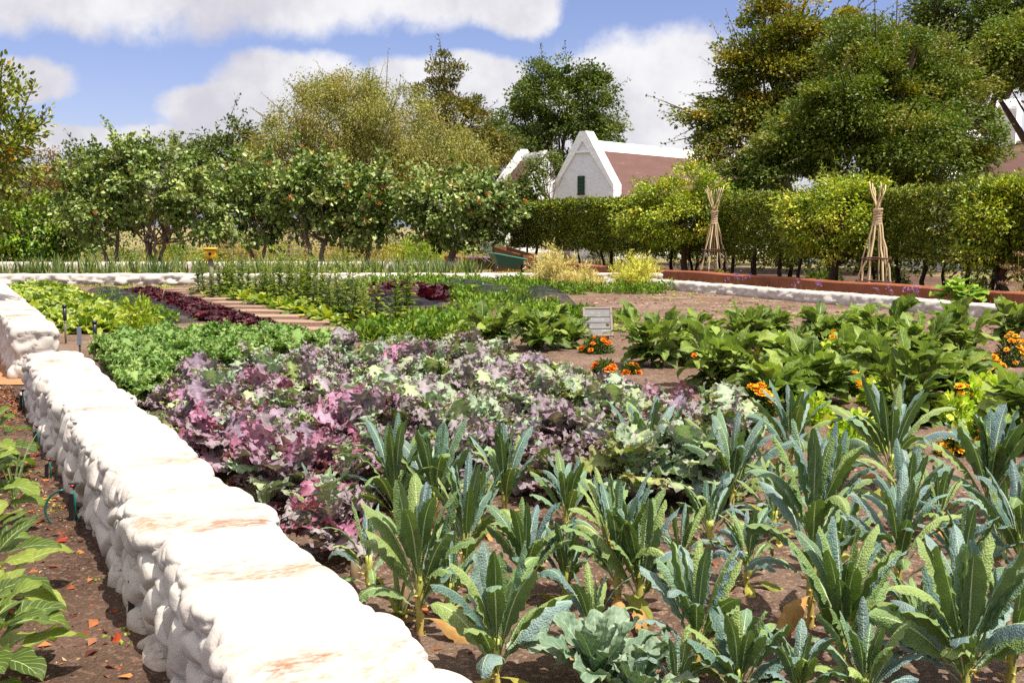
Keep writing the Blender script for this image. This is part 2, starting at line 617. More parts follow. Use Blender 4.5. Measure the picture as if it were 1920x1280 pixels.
def limewash(name, stain=1.0):
    m, n, out = newmat(name)
    tc = n.new("ShaderNodeTexCoord")
    v = tc.outputs["Object"]
    g = n.new("ShaderNodeNewGeometry")
    sp = n.new("ShaderNodeSeparateXYZ")
    n.put(sp.inputs[0], g.outputs["Normal"])
    up = n.smooth(sp.outputs[2], 0.75, 0.97)
    # rusty dirt in streaks across the top: object X runs along the wall
    st = n.noise(n.vmath('MULTIPLY', v, (2.6, 1.5, 2.0)), 1.0, 7, 0.68, 0.6)
    st2 = n.noise(n.vmath('MULTIPLY', v, (60.0, 22.0, 30.0)), 1.0, 4, 0.7)
    st3 = n.noise(v, 0.9, 3, 0.5)
    f = n.math('MULTIPLY', n.smooth(st, 0.43, 0.70), n.smooth(st2, 0.30, 0.62, 0.25, 1.0))
    f = n.math('MULTIPLY', n.math('MULTIPLY', n.math('MULTIPLY', f, up), 0.95), n.smooth(st3, 0.3, 0.6, 0.6 * stain, 1.25 * stain))
    rust = n.ramp(n.noise(v, 6.0, 3), [(0.35, lin(150, 92, 58, 0.55)), (0.65, lin(190, 140, 104, 0.7))])
    wht = n.mix(n.noise(v, 3.0, 4), lin(228, 216, 202, 0.58), lin(240, 231, 220, 0.62))
    # grime on the stones' faces and earth splash near the ground
    gr = n.noise(v, 24.0, 6, 0.72)
    side = n.math('SUBTRACT', 1.0, up)
    gf = n.math('MULTIPLY', n.math('MULTIPLY', n.smooth(gr, 0.54, 0.72), side), 0.4)
    wht = n.mix(gf, wht, lin(196, 178, 160, 0.9))
    oz = n.new("ShaderNodeSeparateXYZ")
    n.put(oz.inputs[0], v)
    low = n.math('ADD', oz.outputs[2], n.math('MULTIPLY', n.math('SUBTRACT', gr, 0.5), 0.12))
    wht = n.mix(n.smooth(low, 0.0, 0.10, 0.75, 0.0), wht, lin(150, 118, 92, 0.8))
    col = n.mix(f, wht, rust)
    h = n.math('ADD', n.noise(v, 30.0, 6, 0.7), n.math('MULTIPLY', n.noise(v, 7.0, 4), 2.0))
    b = princ(n, col, 0.8, n.bump(h, 0.5, 0.010), 0.25)
    n.l.new(b, out.inputs[0])
    return m
M_LIME = limewash("limewashed_stone")
# ------------------------------------------------------------------ ground
def sheet(name, poly, z, mat, kind='structure'):
    me = bpy.data.meshes.new(name)
    me.from_pydata([(float(x), float(y), z) for x, y in poly], [], [list(range(len(poly)))])
    me.materials.append(mat)
    return tag(link(name, me), kind=kind)

def patch(name, x0, x1, y0, y1, step, amp, z, mat, seed, keep=None):
    nx, ny = int((x1 - x0) / step), int((y1 - y0) / step)
    X, Y = np.meshgrid(np.linspace(x0, x1, nx + 1), np.linspace(y0, y1, ny + 1), indexing='ij')
    p = np.stack([X.ravel(), Y.ravel(), np.zeros(X.size)], 1)
    h = vnoise(p * 1.6, seed, 3) * 0.9 + vnoise(p * 9, seed + 1, 3) * 0.55 + np.maximum(vnoise(p * 22, seed + 2, 2), 0) * 0.5
    ex = np.minimum(np.minimum(p[:, 0] - x0, x1 - p[:, 0]), np.minimum(p[:, 1] - y0, y1 - p[:, 1]))
    fade = np.clip(ex / 0.4, 0, 1)
    p[:, 2] = z + (0.012 + amp * (0.5 + 0.5 * h)) * fade
    q = grid_q(nx, ny)
    if keep is not None:
        c = p[q].mean(1)
        q = q[keep(c)]
    mb = MB()
    mb.add(p, q, None, None, (0.5, 0.5, 0.5))
    return tag(link(name, mb.mesh(name, mat)), kind='structure')

# wall line: direction and edges measured on the ground
H_WALL = 0.46
RT0, RT1 = P(870, 1276, H_WALL)[:2], P(163, 662, H_WALL)[:2]
LT0, LT1 = P(473, 1263, H_WALL)[:2], P(33, 653, H_WALL)[:2]
WD = (RT1 - RT0); WD /= np.linalg.norm(WD)
WD2 = (LT1 - LT0); WD2 /= np.linalg.norm(WD2)
WD = WD + WD2; WD /= np.linalg.norm(WD)
WN = np.array([WD[1], -WD[0]])                 # to the bed side
wr = np.mean([np.dot(RT0, WN), np.dot(RT1, WN)])
wl = np.mean([np.dot(LT0, WN), np.dot(LT1, WN)])
print("wall direction", WD, "width", wr - wl, "offsets", wl, wr)
W_MID, W_WID = (wr + wl) / 2, wr - wl
S_END = np.mean([np.dot(RT1, WD), np.dot(LT1, WD)])
def wallpt(s, off): return WD * s + WN * off
def inbed(x, y): return x * WN[0] + y * WN[1]

sheet("ground", [(-1500, -1500), (1500, -1500), (1500, 1500), (-1500, 1500)], -0.03, M_GROUND)
a = wallpt(-6, W_MID); b = wallpt(40, W_MID)
sheet("garden_soil", [tuple(a), (14, -6), (16, 20), (14, 30), (6, 33), tuple(b)], -0.004, M_SOIL)
sheet("mulch_bed", [tuple(a), tuple(b), tuple(wallpt(40, W_MID - 6)), tuple(wallpt(-6, W_MID - 6))], -0.004, M_MULCH)
tk0, tk1 = P(840, 494)[:2], P(1990, 589)[:2]
tn = np.array([-(tk1 - tk0)[1], (tk1 - tk0)[0]]); tn /= np.linalg.norm(tn)
if tn[1] < 0: tn = -tn
sheet("hedge_bed", [tuple(tk0), tuple(tk1 + (tk1 - tk0) * 0.4), tuple(tk1 + (tk1 - tk0) * 0.4 + tn * 12), tuple(tk0 + tn * 9)], -0.012, M_MULCH)
patch("bed_soil", -2.6, 6.2, 2.4, 9.6, 0.035, 0.035, 0.0, M_SOIL, 3, lambda c: inbed(c[:, 0], c[:, 1]) > W_MID)
patch("mulch", -4.6, -0.4, 2.6, 9.2, 0.03, 0.03, 0.0, M_MULCH, 9, lambda c: inbed(c[:, 0], c[:, 1]) < W_MID)
patch("middle_soil", -9.5, 11.5, 9.6, 31.0, 0.16, 0.03, 0.0, M_SOIL, 5, lambda c: inbed(c[:, 0], c[:, 1]) > W_MID)
pa = [P(-60, 722), P(50, 722), P(40, 640), P(-60, 640)]
sheet("path", [tuple(p[:2]) for p in pa], 0.008, M_PATH)

# ------------------------------------------------------------------ limewashed stone walls
def stone_wall(name, label, p0, p1, w, h, group=None, res=0.02, stone=(0.24, 0.16, 0.13), amp=0.05, topamp=0.012, seed=1, edge=0.03, round_r=0.07, mat=None):
    p0 = np.asarray(p0, float); p1 = np.asarray(p1, float)
    L = np.linalg.norm(p1 - p0)
    nx, ny, nz = max(4, int(L / res)), max(4, int(w / res)), max(4, int((h + 0.1) / res))
    lo = np.array([0, -w / 2, -0.10]); hi = np.array([L, w / 2, h])
    faces = []
    def g(na, nb, f):
        A, B = np.meshgrid(np.linspace(0, 1, na + 1), np.linspace(0, 1, nb + 1), indexing='ij')
        pts = np.stack(f(A.ravel(), B.ravel()), 1)
        return pts, grid_q(na, nb)
    one = lambda a, k: np.full_like(a, k)
    S = hi - lo
    faces.append(g(nx, ny, lambda a, b: (lo[0] + a * S[0], lo[1] + b * S[1], one(a, hi[2]))))
    faces.append(g(nx, nz, lambda a, b: (lo[0] + a * S[0], one(a, lo[1]), lo[2] + b * S[2])))
    faces.append(g(nz, nx, lambda a, b: (lo[0] + b * S[0], one(a, hi[1]), lo[2] + a * S[2])))
    faces.append(g(nz, ny, lambda a, b: (one(a, lo[0]), lo[1] + b * S[1], lo[2] + a * S[2])))
    faces.append(g(ny, nz, lambda a, b: (one(a, hi[0]), lo[1] + a * S[1], lo[2] + b * S[2])))
    V, Q, n = [], [], 0
    for v, q in faces:
        V.append(v); Q.append(q + n); n += len(v)
    V = np.concatenate(V); Q = np.concatenate(Q)
    # weld seams
    key = np.round(V * 1e4).astype(np.int64)
    _, first, inv = np.unique(key, axis=0, return_index=True, return_inverse=True)
    V = V[first]; Q = inv.reshape(-1)[Q]
    # rounded box
    r = round_r
    inner = np.clip(V, lo + r, hi - r); inner[:, 2] = np.minimum(V[:, 2], hi[2] - r)
    d = V - inner
    N = d / (np.linalg.norm(d, axis=1, keepdims=True) + 1e-9)
    V = inner + N * r
    up = np.clip(N[:, 2], 0, 1) ** 1.3
    # stones
    wob = np.stack([vnoise(V * 3, seed + 20, 2), vnoise(V * 3, seed + 21, 2), vnoise(V * 3, seed + 22, 2)], 1) * 0.04
    f1, f2, rid = worley((V + wob) / np.asarray(stone), seed)
    e = np.clip((f2 - f1) / 0.55, 0, 1)
    bulge = np.sqrt(1 - (1 - e) ** 2)
    side = amp * (bulge * 1.15 - 0.75 + (rid - 0.5) * 0.9)
    g1, g2, grid2 = worley((V + wob) * np.array([1 / 0.30, 0.01, 0.01]) + 3.3, seed + 5)
    crest = np.clip((g2 - g1) / 0.5, 0, 1)
    top = topamp * (vnoise(V * np.array([4, 2, 1.0]), seed + 8, 3) * 1.3 + np.sqrt(crest) * 0.16 - 0.12 + 0.5 * vnoise(V * 14, seed + 3, 2))
    lip = np.clip((V[:, 2] - (h - 0.16)) / 0.14, 0, 1)
    lat = edge * lip * ((grid2 - 0.5) * 1.7 + np.sqrt(crest) * 0.6 - 0.2)
    sgn = np.sign(V[:, 1]) * np.clip(np.abs(V[:, 1]) / (w / 2), 0, 1) ** 2
    disp = side * (1 - up) * (1 - 0.55 * lip) + top * up
    V = V + N * disp[:, None]
    V[:, 1] += sgn * lat
    low = np.clip(1 - V[:, 2] / 0.25, 0, 1)
    V[:, 1] += np.sign(V[:, 1]) * 0.03 * low
    mb = MB()
    mb.add(V, Q, None, None, (0.8, 0.8, 0.8))
    o = link(name, mb.mesh(name, mat or M_LIME), None, (p0[0], p0[1], 0), math.atan2(p1[1] - p0[1], p1[0] - p0[0]))
    return tag(o, label, "wall", group)

stone_wall("stone_wall", "low whitewashed rubble stone wall with rust stained flat top running beside the kale",
           wallpt(1.0, W_MID), wallpt(S_END, W_MID), W_WID, H_WALL, None, 0.0115, (0.21, 0.14, 0.13), 0.058, 0.017, 4, 0.055)
UD = S_END + 0.05
FE = P(108, 610, 0.57)[:2]
u_off = np.dot(FE, WN) - 0.23
s_up = np.dot(FE, WD)
stone_wall("stone_wall", "raised whitewashed stone wall section, a step higher, beyond the end of the rust stained wall",
           wallpt(s_up, u_off), wallpt(s_up + 16.5, u_off), 0.47, 0.57, None, 0.025, (0.22, 0.26, 0.15), 0.045, 0.014, 8, 0.03)
fw0 = P(-60, 533); fw1 = P(1215, 531)
stone_wall("stone_wall", "long low white stone wall across the far end of the vegetable bed, in front of the iris strip",
           P(-60, 535)[:2], P(1240, 533)[:2], 0.42, 0.33, "far garden walls", 0.045, (0.42, 0.26, 0.17), 0.10, 0.02, 12, 0.03)
stone_wall("stone_wall", "white stone wall behind the iris strip and the trunks of the orange flecked trees",
           P(-80, 506)[:2], P(868, 504)[:2], 0.42, 0.30, "far garden walls", 0.09, (0.5, 0.3, 0.2), 0.06, 0.02, 15, 0.03)
stone_wall("stone_wall", "white stone wall with lavender shaded face below the cane wigwams and the terracotta kerb",
           P(1215, 541)[:2], P(1960, 607)[:2], 0.40, 0.27, None, 0.035, (0.34, 0.24, 0.16), 0.045, 0.018, 19, 0.03)

# terracotta kerb wall
mt, nt_, o_ = newmat("terracotta_plaster")
tcn = nt_.new("ShaderNodeTexCoord").outputs["Object"]
c_ = nt_.ramp(nt_.noise(tcn, 1.3, 6, 0.7), [(0.32, lin(146, 86, 58, 0.66)), (0.7, lin(178, 112, 80, 0.72))])
c_ = nt_.mix(nt_.math('MULTIPLY', nt_.smooth(nt_.noise(nt_.vmath('MULTIPLY', tcn, (6, 6, 0.8)), 2.0, 5, 0.7), 0.5, 0.75), 0.5), c_, lin(96, 56, 40, 0.7))
nt_.l.new(princ(nt_, c_, 0.85, nt_.bump(nt_.noise(tcn, 20, 5), 0.4, 0.01), 0.2), o_.inputs[0])
def plain_wall(name, label, pts, w, h, mat, cat="wall"):
    pts = [np.asarray(p[:2], float) for p in pts]
    p0, p1 = pts[0], pts[-1]
    L = np.linalg.norm(p1 - p0)
    mb = MB()
    n = int(L / 0.5)
    prof = np.array([(-w / 2, -0.1), (-w / 2, h - 0.03), (-w / 2 + 0.03, h), (w / 2 - 0.03, h), (w / 2, h - 0.03), (w / 2, -0.1)])
    X = np.linspace(0, L, n + 1)
    V = np.array([[x, y, z + 0.012 * math.sin(x * 1.7) * (z > 0)] for x in X for y, z in prof])
    q = grid_q(n, 5)[:, ::-1]
    mb.add(V, q, None, None, (0.5, 0.3, 0.2))
    m5 = len(prof)
    mb.add(V[:m5], None, [(0, 1, 2), (0, 2, 3), (0, 3, 4), (0, 4, 5)]); mb.add(V[-m5:], None, [(0, 2, 1), (0, 3, 2), (0, 4, 3), (0, 5, 4)])
    o = link(name, mb.mesh(name, mat, False), None, (p0[0], p0[1], 0), math.atan2(p1[1] - p0[1], p1[0] - p0[0]))
    return tag(o, label, cat)
TK0, TK1 = P(840, 494)[:2], P(1990, 589)[:2]
plain_wall("terracotta_wall", "low smooth terracotta plastered kerb wall under the clipped hedge", [TK0, TK1], 0.35, 0.36, mt)
TKD = (TK1 - TK0) / np.linalg.norm(TK1 - TK0)
TKN = np.array([-TKD[1], TKD[0]])
if TKN[1] < 0: TKN = -TKN

# ------------------------------------------------------------------ leaf clouds and trees
def cloud(mb, c, d, size, col, width=0.5, fold=0.25, shape='fold', up=None, curl=0.0):
    """many small blades at c growing along d (N,3); two faces each, folded at the midrib"""
    N = len(c)
    d = d / (np.linalg.norm(d, axis=1, keepdims=True) + 1e-9)
    r = rng.normal(size=(N, 3)) * 0.6
    if up is None:
        r[:, 2] += 0.9
    else:
        r = r * 0.5 + up
    s = np.cross(d, r); s /= np.linalg.norm(s, axis=1, keepdims=True) + 1e-9
    n = np.cross(s, d)
    n *= np.sign(n[:, 2:3] + 1e-6) * np.where(rng.random((N, 1)) < 0.9, 1, -1)
    L = np.asarray(size).reshape(-1, 1) * np.ones((N, 1))
    W = L * width * 0.5
    if shape == 'fold':
        b = c; tip = c + d * L - n * L * curl
        l = c + d * L * 0.5 + s * W + n * W * fold
        rr = c + d * L * 0.5 - s * W + n * W * fold
        mid = c + d * L * 0.52
        V = np.stack([b, l, tip, rr, mid], 1).reshape(-1, 3)
        k = np.arange(N)[:, None] * 5
        Q = np.concatenate([k + np.array([[0, 4, 2, 1]]), k + np.array([[0, 3, 2, 4]])])
        U = np.tile(np.array([[0, 0], [1, .5], [0, 1], [-1, .5], [0, .5]]), (N, 1))
        C = np.repeat(col, 5, axis=0)
        mb.add(V, Q, None, U, C)
    elif shape == 'round':
        pts = []
        for (a, w_, f_) in ((0.0, 0.0, 0), (0.25, 0.9, 1), (0.62, 1.0, 1), (0.9, 0.5, 0.6), (1.0, 0, 0), (0.9, -0.5, 0.6), (0.62, -1.0, 1), (0.25, -0.9, 1)):
            pts.append(c + d * L * a + s * W * w_ + n * (W * fold * f_ - L * curl * a * a))
        pts.append(c + d * L * 0.5 - n * L * curl * 0.25)
        V = np.stack(pts, 1).reshape(-1, 3)
        k = np.arange(N)[:, None] * 9
        Q = np.concatenate([k + np.array([x]) for x in ((0, 8, 2, 1), (8, 4, 3, 2), (8, 6, 5, 4), (0, 7, 6, 8))])
        U = np.tile(np.array([[0, 0], [.9, .25], [1, .6], [.5, .9], [0, 1], [-.5, .9], [-1, .6], [-.9, .25], [0, .5]]), (N, 1))
        mb.add(V, Q, None, U, np.repeat(col, 9, axis=0))

def pal(colors, n, jitter=0.12, weights=None):
    colors = np.asarray(colors)
    i = rng.choice(len(colors), n, p=weights)
    c = colors[i]
    c = c * (1 + rng.normal(size=(n, 1)) * jitter) * (1 + rng.normal(size=(n, 3)) * jitter * 0.35)
    return np.clip(c, 0.005, 0.95)

def pblob(px, py, depth, rx, ry, rd=None):
    c = D(px, py, depth)
    k = depth / FPX
    return (c, np.array([rx * k, (rd if rd else (rx + ry) / 2) * k, ry * k]))

def crown_points(blobs, n, inner=0.55, zmin=0.2):
    vol = np.array([np.prod(r) ** 0.75 for _, r in blobs]); vol /= vol.sum()
    out = []
    while len(out) < n:
        b = rng.choice(len(blobs), p=vol)
        c, r = blobs[b]
        d = rng.normal(size=3); d /= np.linalg.norm(d)
        rad = inner + (1.04 - inner) * rng.random() ** 0.6
        p = c + d * r * rad * (1 + 0.38 * float(vnoise(d[None] * 2.4 + b * 5.1, 51, 2)[0]))
        if vnoise(p[None] * (1.5 / max(r.min(), 0.4)), 52, 2)[0] < -0.30: continue
        if p[2] < zmin: continue
        if any(k != b and np.linalg.norm((p - bc) / br) < inner * 0.9 for k, (bc, br) in enumerate(blobs)): continue
        out.append(p)
    return np.array(out)

def tree(name, label, cat, base, blobs, nclump, nleaf, clump_r, leaf, palette, trunk_r, trunks=1, group=None, mat=None, shape='fold', width=0.5,
         fold=0.25, weights=None, bark=lin(110, 90, 75, 0.5), inner=0.55, fork=0.3, limbs=7, out=0.6, droop=0.15, curl=0.1, fruit=None, zmin=0.2, flat=0.7,
         spray=0, visible_wood=True, seedname="crown", lean=0.25):
    base = np.asarray(base, float)
    t = thing(name, label, cat, (base[0], base[1], 0), 0, group)
    cl = crown_points(blobs, nclump, inner, zmin)
    ctr = np.mean([b[0] for b in blobs], 0)
    lowest = cl[:, 2].min()
    mb = MB()
    # foliage
    cc = pal(palette, nclump, 0.10, weights)
    idx = np.repeat(np.arange(nclump), nleaf)
    off = rng.normal(size=(len(idx), 3)); off *= (rng.random((len(idx), 1)) ** 0.42 / np.linalg.norm(off, axis=1, keepdims=True)) * np.array([1, 1, flat]) * clump_r * 1.12 * (0.55 + 0.9 * rng.random(nclump))[idx][:, None]
    pos = cl[idx] + off
    ok = pos[:, 2] > zmin * 0.6
    pos, idx, off = pos[ok], idx[ok], off[ok]
    dirs = (pos - ctr) / (np.linalg.norm(pos - ctr, axis=1, keepdims=True) + 1e-6) * out + off / clump_r * 0.5 + rng.normal(size=pos.shape) * 0.55
    dirs[:, 2] -= droop
    col = cc[idx] * 0.55 + pal(palette, len(idx), 0.14, weights) * 0.45
    cloud(mb, pos - base * [1, 1, 0], dirs, leaf * (0.6 + 0.7 * rng.random(len(pos))), col, width, fold, shape, None, curl)
    if spray:                                      # shoots that break the outline
        k = rng.choice(nclump, spray)
        sprays = []
        for i in k:
            d0 = cl[i] - ctr; d0 = d0 / np.linalg.norm(d0) + np.array([0, 0, 0.45]) + rng.normal(size=3) * 0.2
            d0 /= np.linalg.norm(d0)
            ln = clump_r * (1.5 + 1.9 * rng.random())
            sprays.append((cl[i] - base * [1, 1, 0], cl[i] + d0 * ln - base * [1, 1, 0]))
            m = 16
            sp = cl[i] + d0 * np.linspace(0.3, 1, m)[:, None] * ln + rng.normal(size=(m, 3)) * leaf * 0.35
            cloud(mb, sp - base * [1, 1, 0], d0 + rng.normal(size=(m, 3)) * 0.8, leaf * (0.6 + 0.5 * rng.random(m)), pal(palette, m, 0.15, weights), width, fold, shape, None, curl)
    link(seedname, mb.mesh(name + "_crown", mat or M_TREE, False), t)
    # trunk and limbs
    tb = MB()
    top = ctr[2]
    for k in range(trunks):
        a = 2 * PI * k / trunks + rng.random()
        b0 = np.array([math.cos(a), math.sin(a), 0]) * trunk_r * (1.1 if trunks > 1 else 0)
        fk = max(0.35, lowest * 0.6 + fork * (top - lowest))
        f0 = np.array([ctr[0] - base[0], ctr[1] - base[1], 0]) * lean + np.array([math.cos(a), math.sin(a), 0]) * (0.35 * fk if trunks > 1 else 0.02 * fk)
        f0[2] = fk
        n = 7
        s = np.linspace(0, 1, n)[:, None]
        path = b0 * (1 - s) + f0 * s + np.concatenate([np.zeros((1, 3)), rng.normal(size=(n - 1, 3)) * trunk_r * 0.35])
        path[:, 2] = np.linspace(-0.05, fk, n)
        rad = trunk_r * np.linspace(1.25, 0.8, n) / math.sqrt(max(1, trunks) ** 0.7)
        rad[0] *= 1.25
        tube(tb, path, rad, 9, bark * (0.8 + 0.4 * rng.random()))
        mine = [i for i in range(nclump) if i % trunks == k]
        tips = rng.permutation(mine)[:limbs * 6]
        ends = cl[tips] - base * [1, 1, 0]
        order = rng.permutation(len(ends))
        hubs = ends[order[:limbs]]
        r0 = rad[-1]
        hubpaths = []
        for h in hubs:
            m = 6
            s = np.linspace(0, 1, m)[:, None]
            st = path[-1] - np.array([0, 0, 1]) * fk * 0.25 * rng.random()
            mid = (st + h) / 2 + np.array([0, 0, -0.06 * np.linalg.norm(h - st)]) + rng.normal(size=3) * 0.06 * np.linalg.norm(h - st)
            pp = st * (1 - s) ** 2 + mid * 2 * s * (1 - s) + h * s ** 2
            tube(tb, pp, np.linspace(r0 * 0.62, r0 * 0.16, m), 6, bark * (0.8 + 0.4 * rng.random()), False)
            hubpaths.append(pp)
        for e in ends[order[limbs:]]:
            hp = min(hubpaths, key=lambda q: np.linalg.norm(q[3] - e)) if hubpaths else path
            st = hp[rng.integers(2, 5)]
            m = 4
            s = np.linspace(0, 1, m)[:, None]
            mid = (st + e) / 2 + rng.normal(size=3) * 0.08 * np.linalg.norm(e - st)
            pp = st * (1 - s) ** 2 + mid * 2 * s * (1 - s) + e * s ** 2
            tube(tb, pp, np.linspace(r0 * 0.2, r0 * 0.05, m), 4, bark * (0.8 + 0.4 * rng.random()), False)
    for e0, e1 in (sprays if spray else []):
        tube(tb, [e0, (e0 + e1) / 2, e1], [trunk_r * 0.05 + 0.006, trunk_r * 0.035 + 0.004, 0.004], 4, bark, False)
    link("trunk", tb.mesh(name + "_trunk", M_BARK), t)
    if fruit:
        fcol, fn, fr = fruit
        top_ = np.argsort(cl[:, 2])[nclump // 3:]
        sel = cl[rng.choice(top_, fn)]
        for p in sel:
            fb = MB()
            d0 = p - ctr
            d0 = d0 / (np.linalg.norm(d0) + 1e-6) * clump_r * (0.9 + 0.5 * rng.random())
            m = 9
            q = p + d0 + rng.normal(size=(m, 3)) * 0.5 * fr * np.array([1, 1, 0.7])
            cloud(fb, q - base * [1, 1, 0], rng.normal(size=(m, 3)) + [0, 0, -0.4], fr * (0.8 + 0.6 * rng.random(m)), pal(fcol, m, 0.15), 0.8, 0.3, 'fold')
            link("fruit_cluster", fb.mesh(name + "_fruit", M_PETAL, False), t)
    return t
# ------------------------------------------------------------------ fig-leaved orchard trees along the far strip
FIG = [lin(146, 166, 112, 0.5), lin(116, 142, 80, 0.45), lin(90, 118, 58, 0.4), lin(176, 188, 148, 0.55), lin(74, 100, 48, 0.36)]
FIGB = lin(150, 128, 114, 0.7)
FRU = [lin(220, 136, 76, 0.66), lin(206, 112, 74, 0.62), lin(226, 160, 80, 0.66)]
G_FIG = "pistachio trees along the far white walls"
def fig(label, bx, by, depth, blobs, ncl, trunk_r=0.11, trunks=1, fr=10):
    b = P(bx, by)
    bl = [pblob(x, y, b[1] + dz, rx * 0.83, ry * 0.92, rd) for x, y, dz, rx, ry, rd in blobs]
    return tree("pistachio_tree", label, "tree", b, bl, int(ncl * 1.0), 38, 0.36, 0.175, FIG, trunk_r, trunks, G_FIG, M_FIG, 'round', 0.8, 0.35, bark=FIGB,
                inner=0.42, fork=0.25, limbs=6, out=0.4, droop=0.25, curl=0.22, fruit=(FRU, int(fr * 1.9), 0.085), zmin=0.9, spray=int(ncl * 0.25), weights=[.24, .28, .22, .10, .16])
fig("dark crowned tree with slim reddish trunk, next to the large many stemmed one", 212, 502, 0, [(175, 395, 0, 75, 70, 80), (130, 350, 1, 45, 50, 50), (205, 330, 1, 50, 50, 60)], 120, 0.10, 2, 4)
fig("largest many stemmed orchard tree, branches spreading from the ground, wide crown", 288, 501, 0, [(290, 350, 0, 120, 80, 110), (365, 365, 0, 85, 70, 90), (215, 330, 1, 60, 60, 60), (255, 290, 0, 55, 35, 60), (390, 420, -1, 45, 50, 50)], 260, 0.13, 4, 8)
fig("slender dark stemmed tree with loose crown just beyond the yellow birdhouse", 482, 500, 0, [(470, 350, 1, 55, 65, 70), (490, 410, 0, 50, 60, 60)], 110, 0.10, 2, 8)
fig("forked orchard tree with orange fruit tufts on top, trunk splitting low", 596, 501, 0, [(590, 345, 0, 85, 60, 90), (545, 380, 0, 45, 65, 60), (625, 395, 0, 50, 65, 60)], 170, 0.12, 2, 14)
fig("narrow tree with many orange clusters between two forked trees", 690, 502, 0, [(690, 375, 0, 60, 65, 65), (680, 425, 0, 45, 45, 50)], 110, 0.09, 1, 16)
fig("single trunked spreading tree near the green wheelbarrow, orange clusters in its crown", 846, 503, 0, [(860, 375, 0, 95, 60, 95), (785, 375, 0, 60, 55, 60), (925, 395, 0, 55, 55, 60), (850, 425, 0, 85, 45, 80)], 230, 0.15, 1, 18)

# ------------------------------------------------------------------ background trees
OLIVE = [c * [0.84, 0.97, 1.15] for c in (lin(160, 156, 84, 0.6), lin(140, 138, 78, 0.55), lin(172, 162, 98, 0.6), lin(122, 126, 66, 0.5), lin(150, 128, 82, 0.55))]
b = D(700, 470, 60)
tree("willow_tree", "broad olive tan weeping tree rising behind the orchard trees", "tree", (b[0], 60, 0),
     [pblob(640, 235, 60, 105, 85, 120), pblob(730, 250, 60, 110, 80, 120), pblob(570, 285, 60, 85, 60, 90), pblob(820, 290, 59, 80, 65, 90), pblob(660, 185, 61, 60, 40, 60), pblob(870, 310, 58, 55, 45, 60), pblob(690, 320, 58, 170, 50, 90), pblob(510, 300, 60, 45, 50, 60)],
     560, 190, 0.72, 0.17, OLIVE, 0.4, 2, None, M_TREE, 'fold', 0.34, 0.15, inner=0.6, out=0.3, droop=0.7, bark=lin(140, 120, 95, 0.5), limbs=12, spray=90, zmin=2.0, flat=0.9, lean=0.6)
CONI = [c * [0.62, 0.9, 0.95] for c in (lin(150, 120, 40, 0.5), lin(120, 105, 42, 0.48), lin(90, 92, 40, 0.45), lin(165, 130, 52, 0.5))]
b = D(835, 470, 74)
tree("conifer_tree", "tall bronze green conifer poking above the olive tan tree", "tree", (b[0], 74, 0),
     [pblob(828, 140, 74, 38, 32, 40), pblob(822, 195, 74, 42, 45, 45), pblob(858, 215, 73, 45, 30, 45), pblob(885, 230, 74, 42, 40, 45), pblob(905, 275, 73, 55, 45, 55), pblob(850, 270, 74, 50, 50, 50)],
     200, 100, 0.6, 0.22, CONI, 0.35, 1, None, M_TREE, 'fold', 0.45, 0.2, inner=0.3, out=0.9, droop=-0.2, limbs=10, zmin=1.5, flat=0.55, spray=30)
DKG = [lin(96, 118, 54, 0.5), lin(78, 104, 48, 0.45), lin(116, 132, 62, 0.5), lin(64, 88, 42, 0.45)]
b = D(1050, 470, 92)
tree("maple_tree", "rounded dark green tree standing behind the white gable", "tree", (b[0], 92, 0),
     [pblob(1045, 190, 92, 85, 65, 90), pblob(1000, 225, 92, 55, 65, 70), pblob(1105, 205, 92, 60, 65, 70), pblob(1060, 265, 91, 105, 45, 90), pblob(1020, 155, 92, 40, 40, 45), pblob(1100, 160, 92, 38, 35, 45)],
     330, 130, 0.75, 0.26, DKG, 0.4, 1, None, M_TREE, 'fold', 0.6, 0.25, inner=0.45, out=0.6, droop=0.0, limbs=10, zmin=2, spray=70)
b = D(935, 470, 86)
tree("maple_tree", "mid green tree filling the gap between the bronze conifer and the rear gable", "tree", (b[0], 86, 0),
     [pblob(940, 270, 86, 40, 45, 50), pblob(930, 240, 86, 25, 30, 30)], 90, 55, 0.6, 0.24, DKG, 0.3, 1, None, M_TREE, 'fold', 0.6, 0.25, zmin=2)
b = D(1060, 470, 54)
tree("maple_tree", "small bushy tree growing against the white gable of the near house", "tree", (b[0], 51, 0),
     [pblob(1002, 322, 51, 18, 20, 20), pblob(1036, 310, 60, 18, 22, 20), pblob(986, 358, 51, 28, 22, 26)], 70, 50, 0.45, 0.17, [c * 1.1 for c in DKG], 0.15, 1, None, M_TREE, 'fold', 0.55, 0.25, zmin=1.0, spray=20)
OAK = [c * [0.93, 1.0, 1.0] for c in (lin(134, 132, 52, 0.55), lin(108, 124, 50, 0.52), lin(154, 138, 58, 0.58), lin(90, 112, 46, 0.48), lin(172, 148, 66, 0.6), lin(98, 124, 56, 0.52))]
b = D(1480, 470, 46)
tree("oak_tree", "tall loose oak with yellowing tips, behind the darker oak", "tree", (b[0], 46, 0),
     [pblob(x, y, 46, rx, ry, (rx + ry) * 0.55) for x, y, rx, ry in ((1470, 62, 58, 46), (1400, 118, 46, 44), (1480, 140, 62, 52), (1565, 82, 62, 48), (1350, 225, 40, 46), (1402, 205, 50, 42), (1348, 285, 36, 28), (1455, 225, 58, 50), (1545, 155, 56, 50), (1312, 212, 24, 22), (1440, 20, 26, 26))],
     230, 230, 0.66, 0.165, OAK, 0.4, 1, None, M_TREE, 'fold', 0.6, 0.3, inner=0.35, out=0.6, droop=0.0, limbs=12, zmin=2, spray=110, flat=0.5)
b = D(1640, 470, 39)
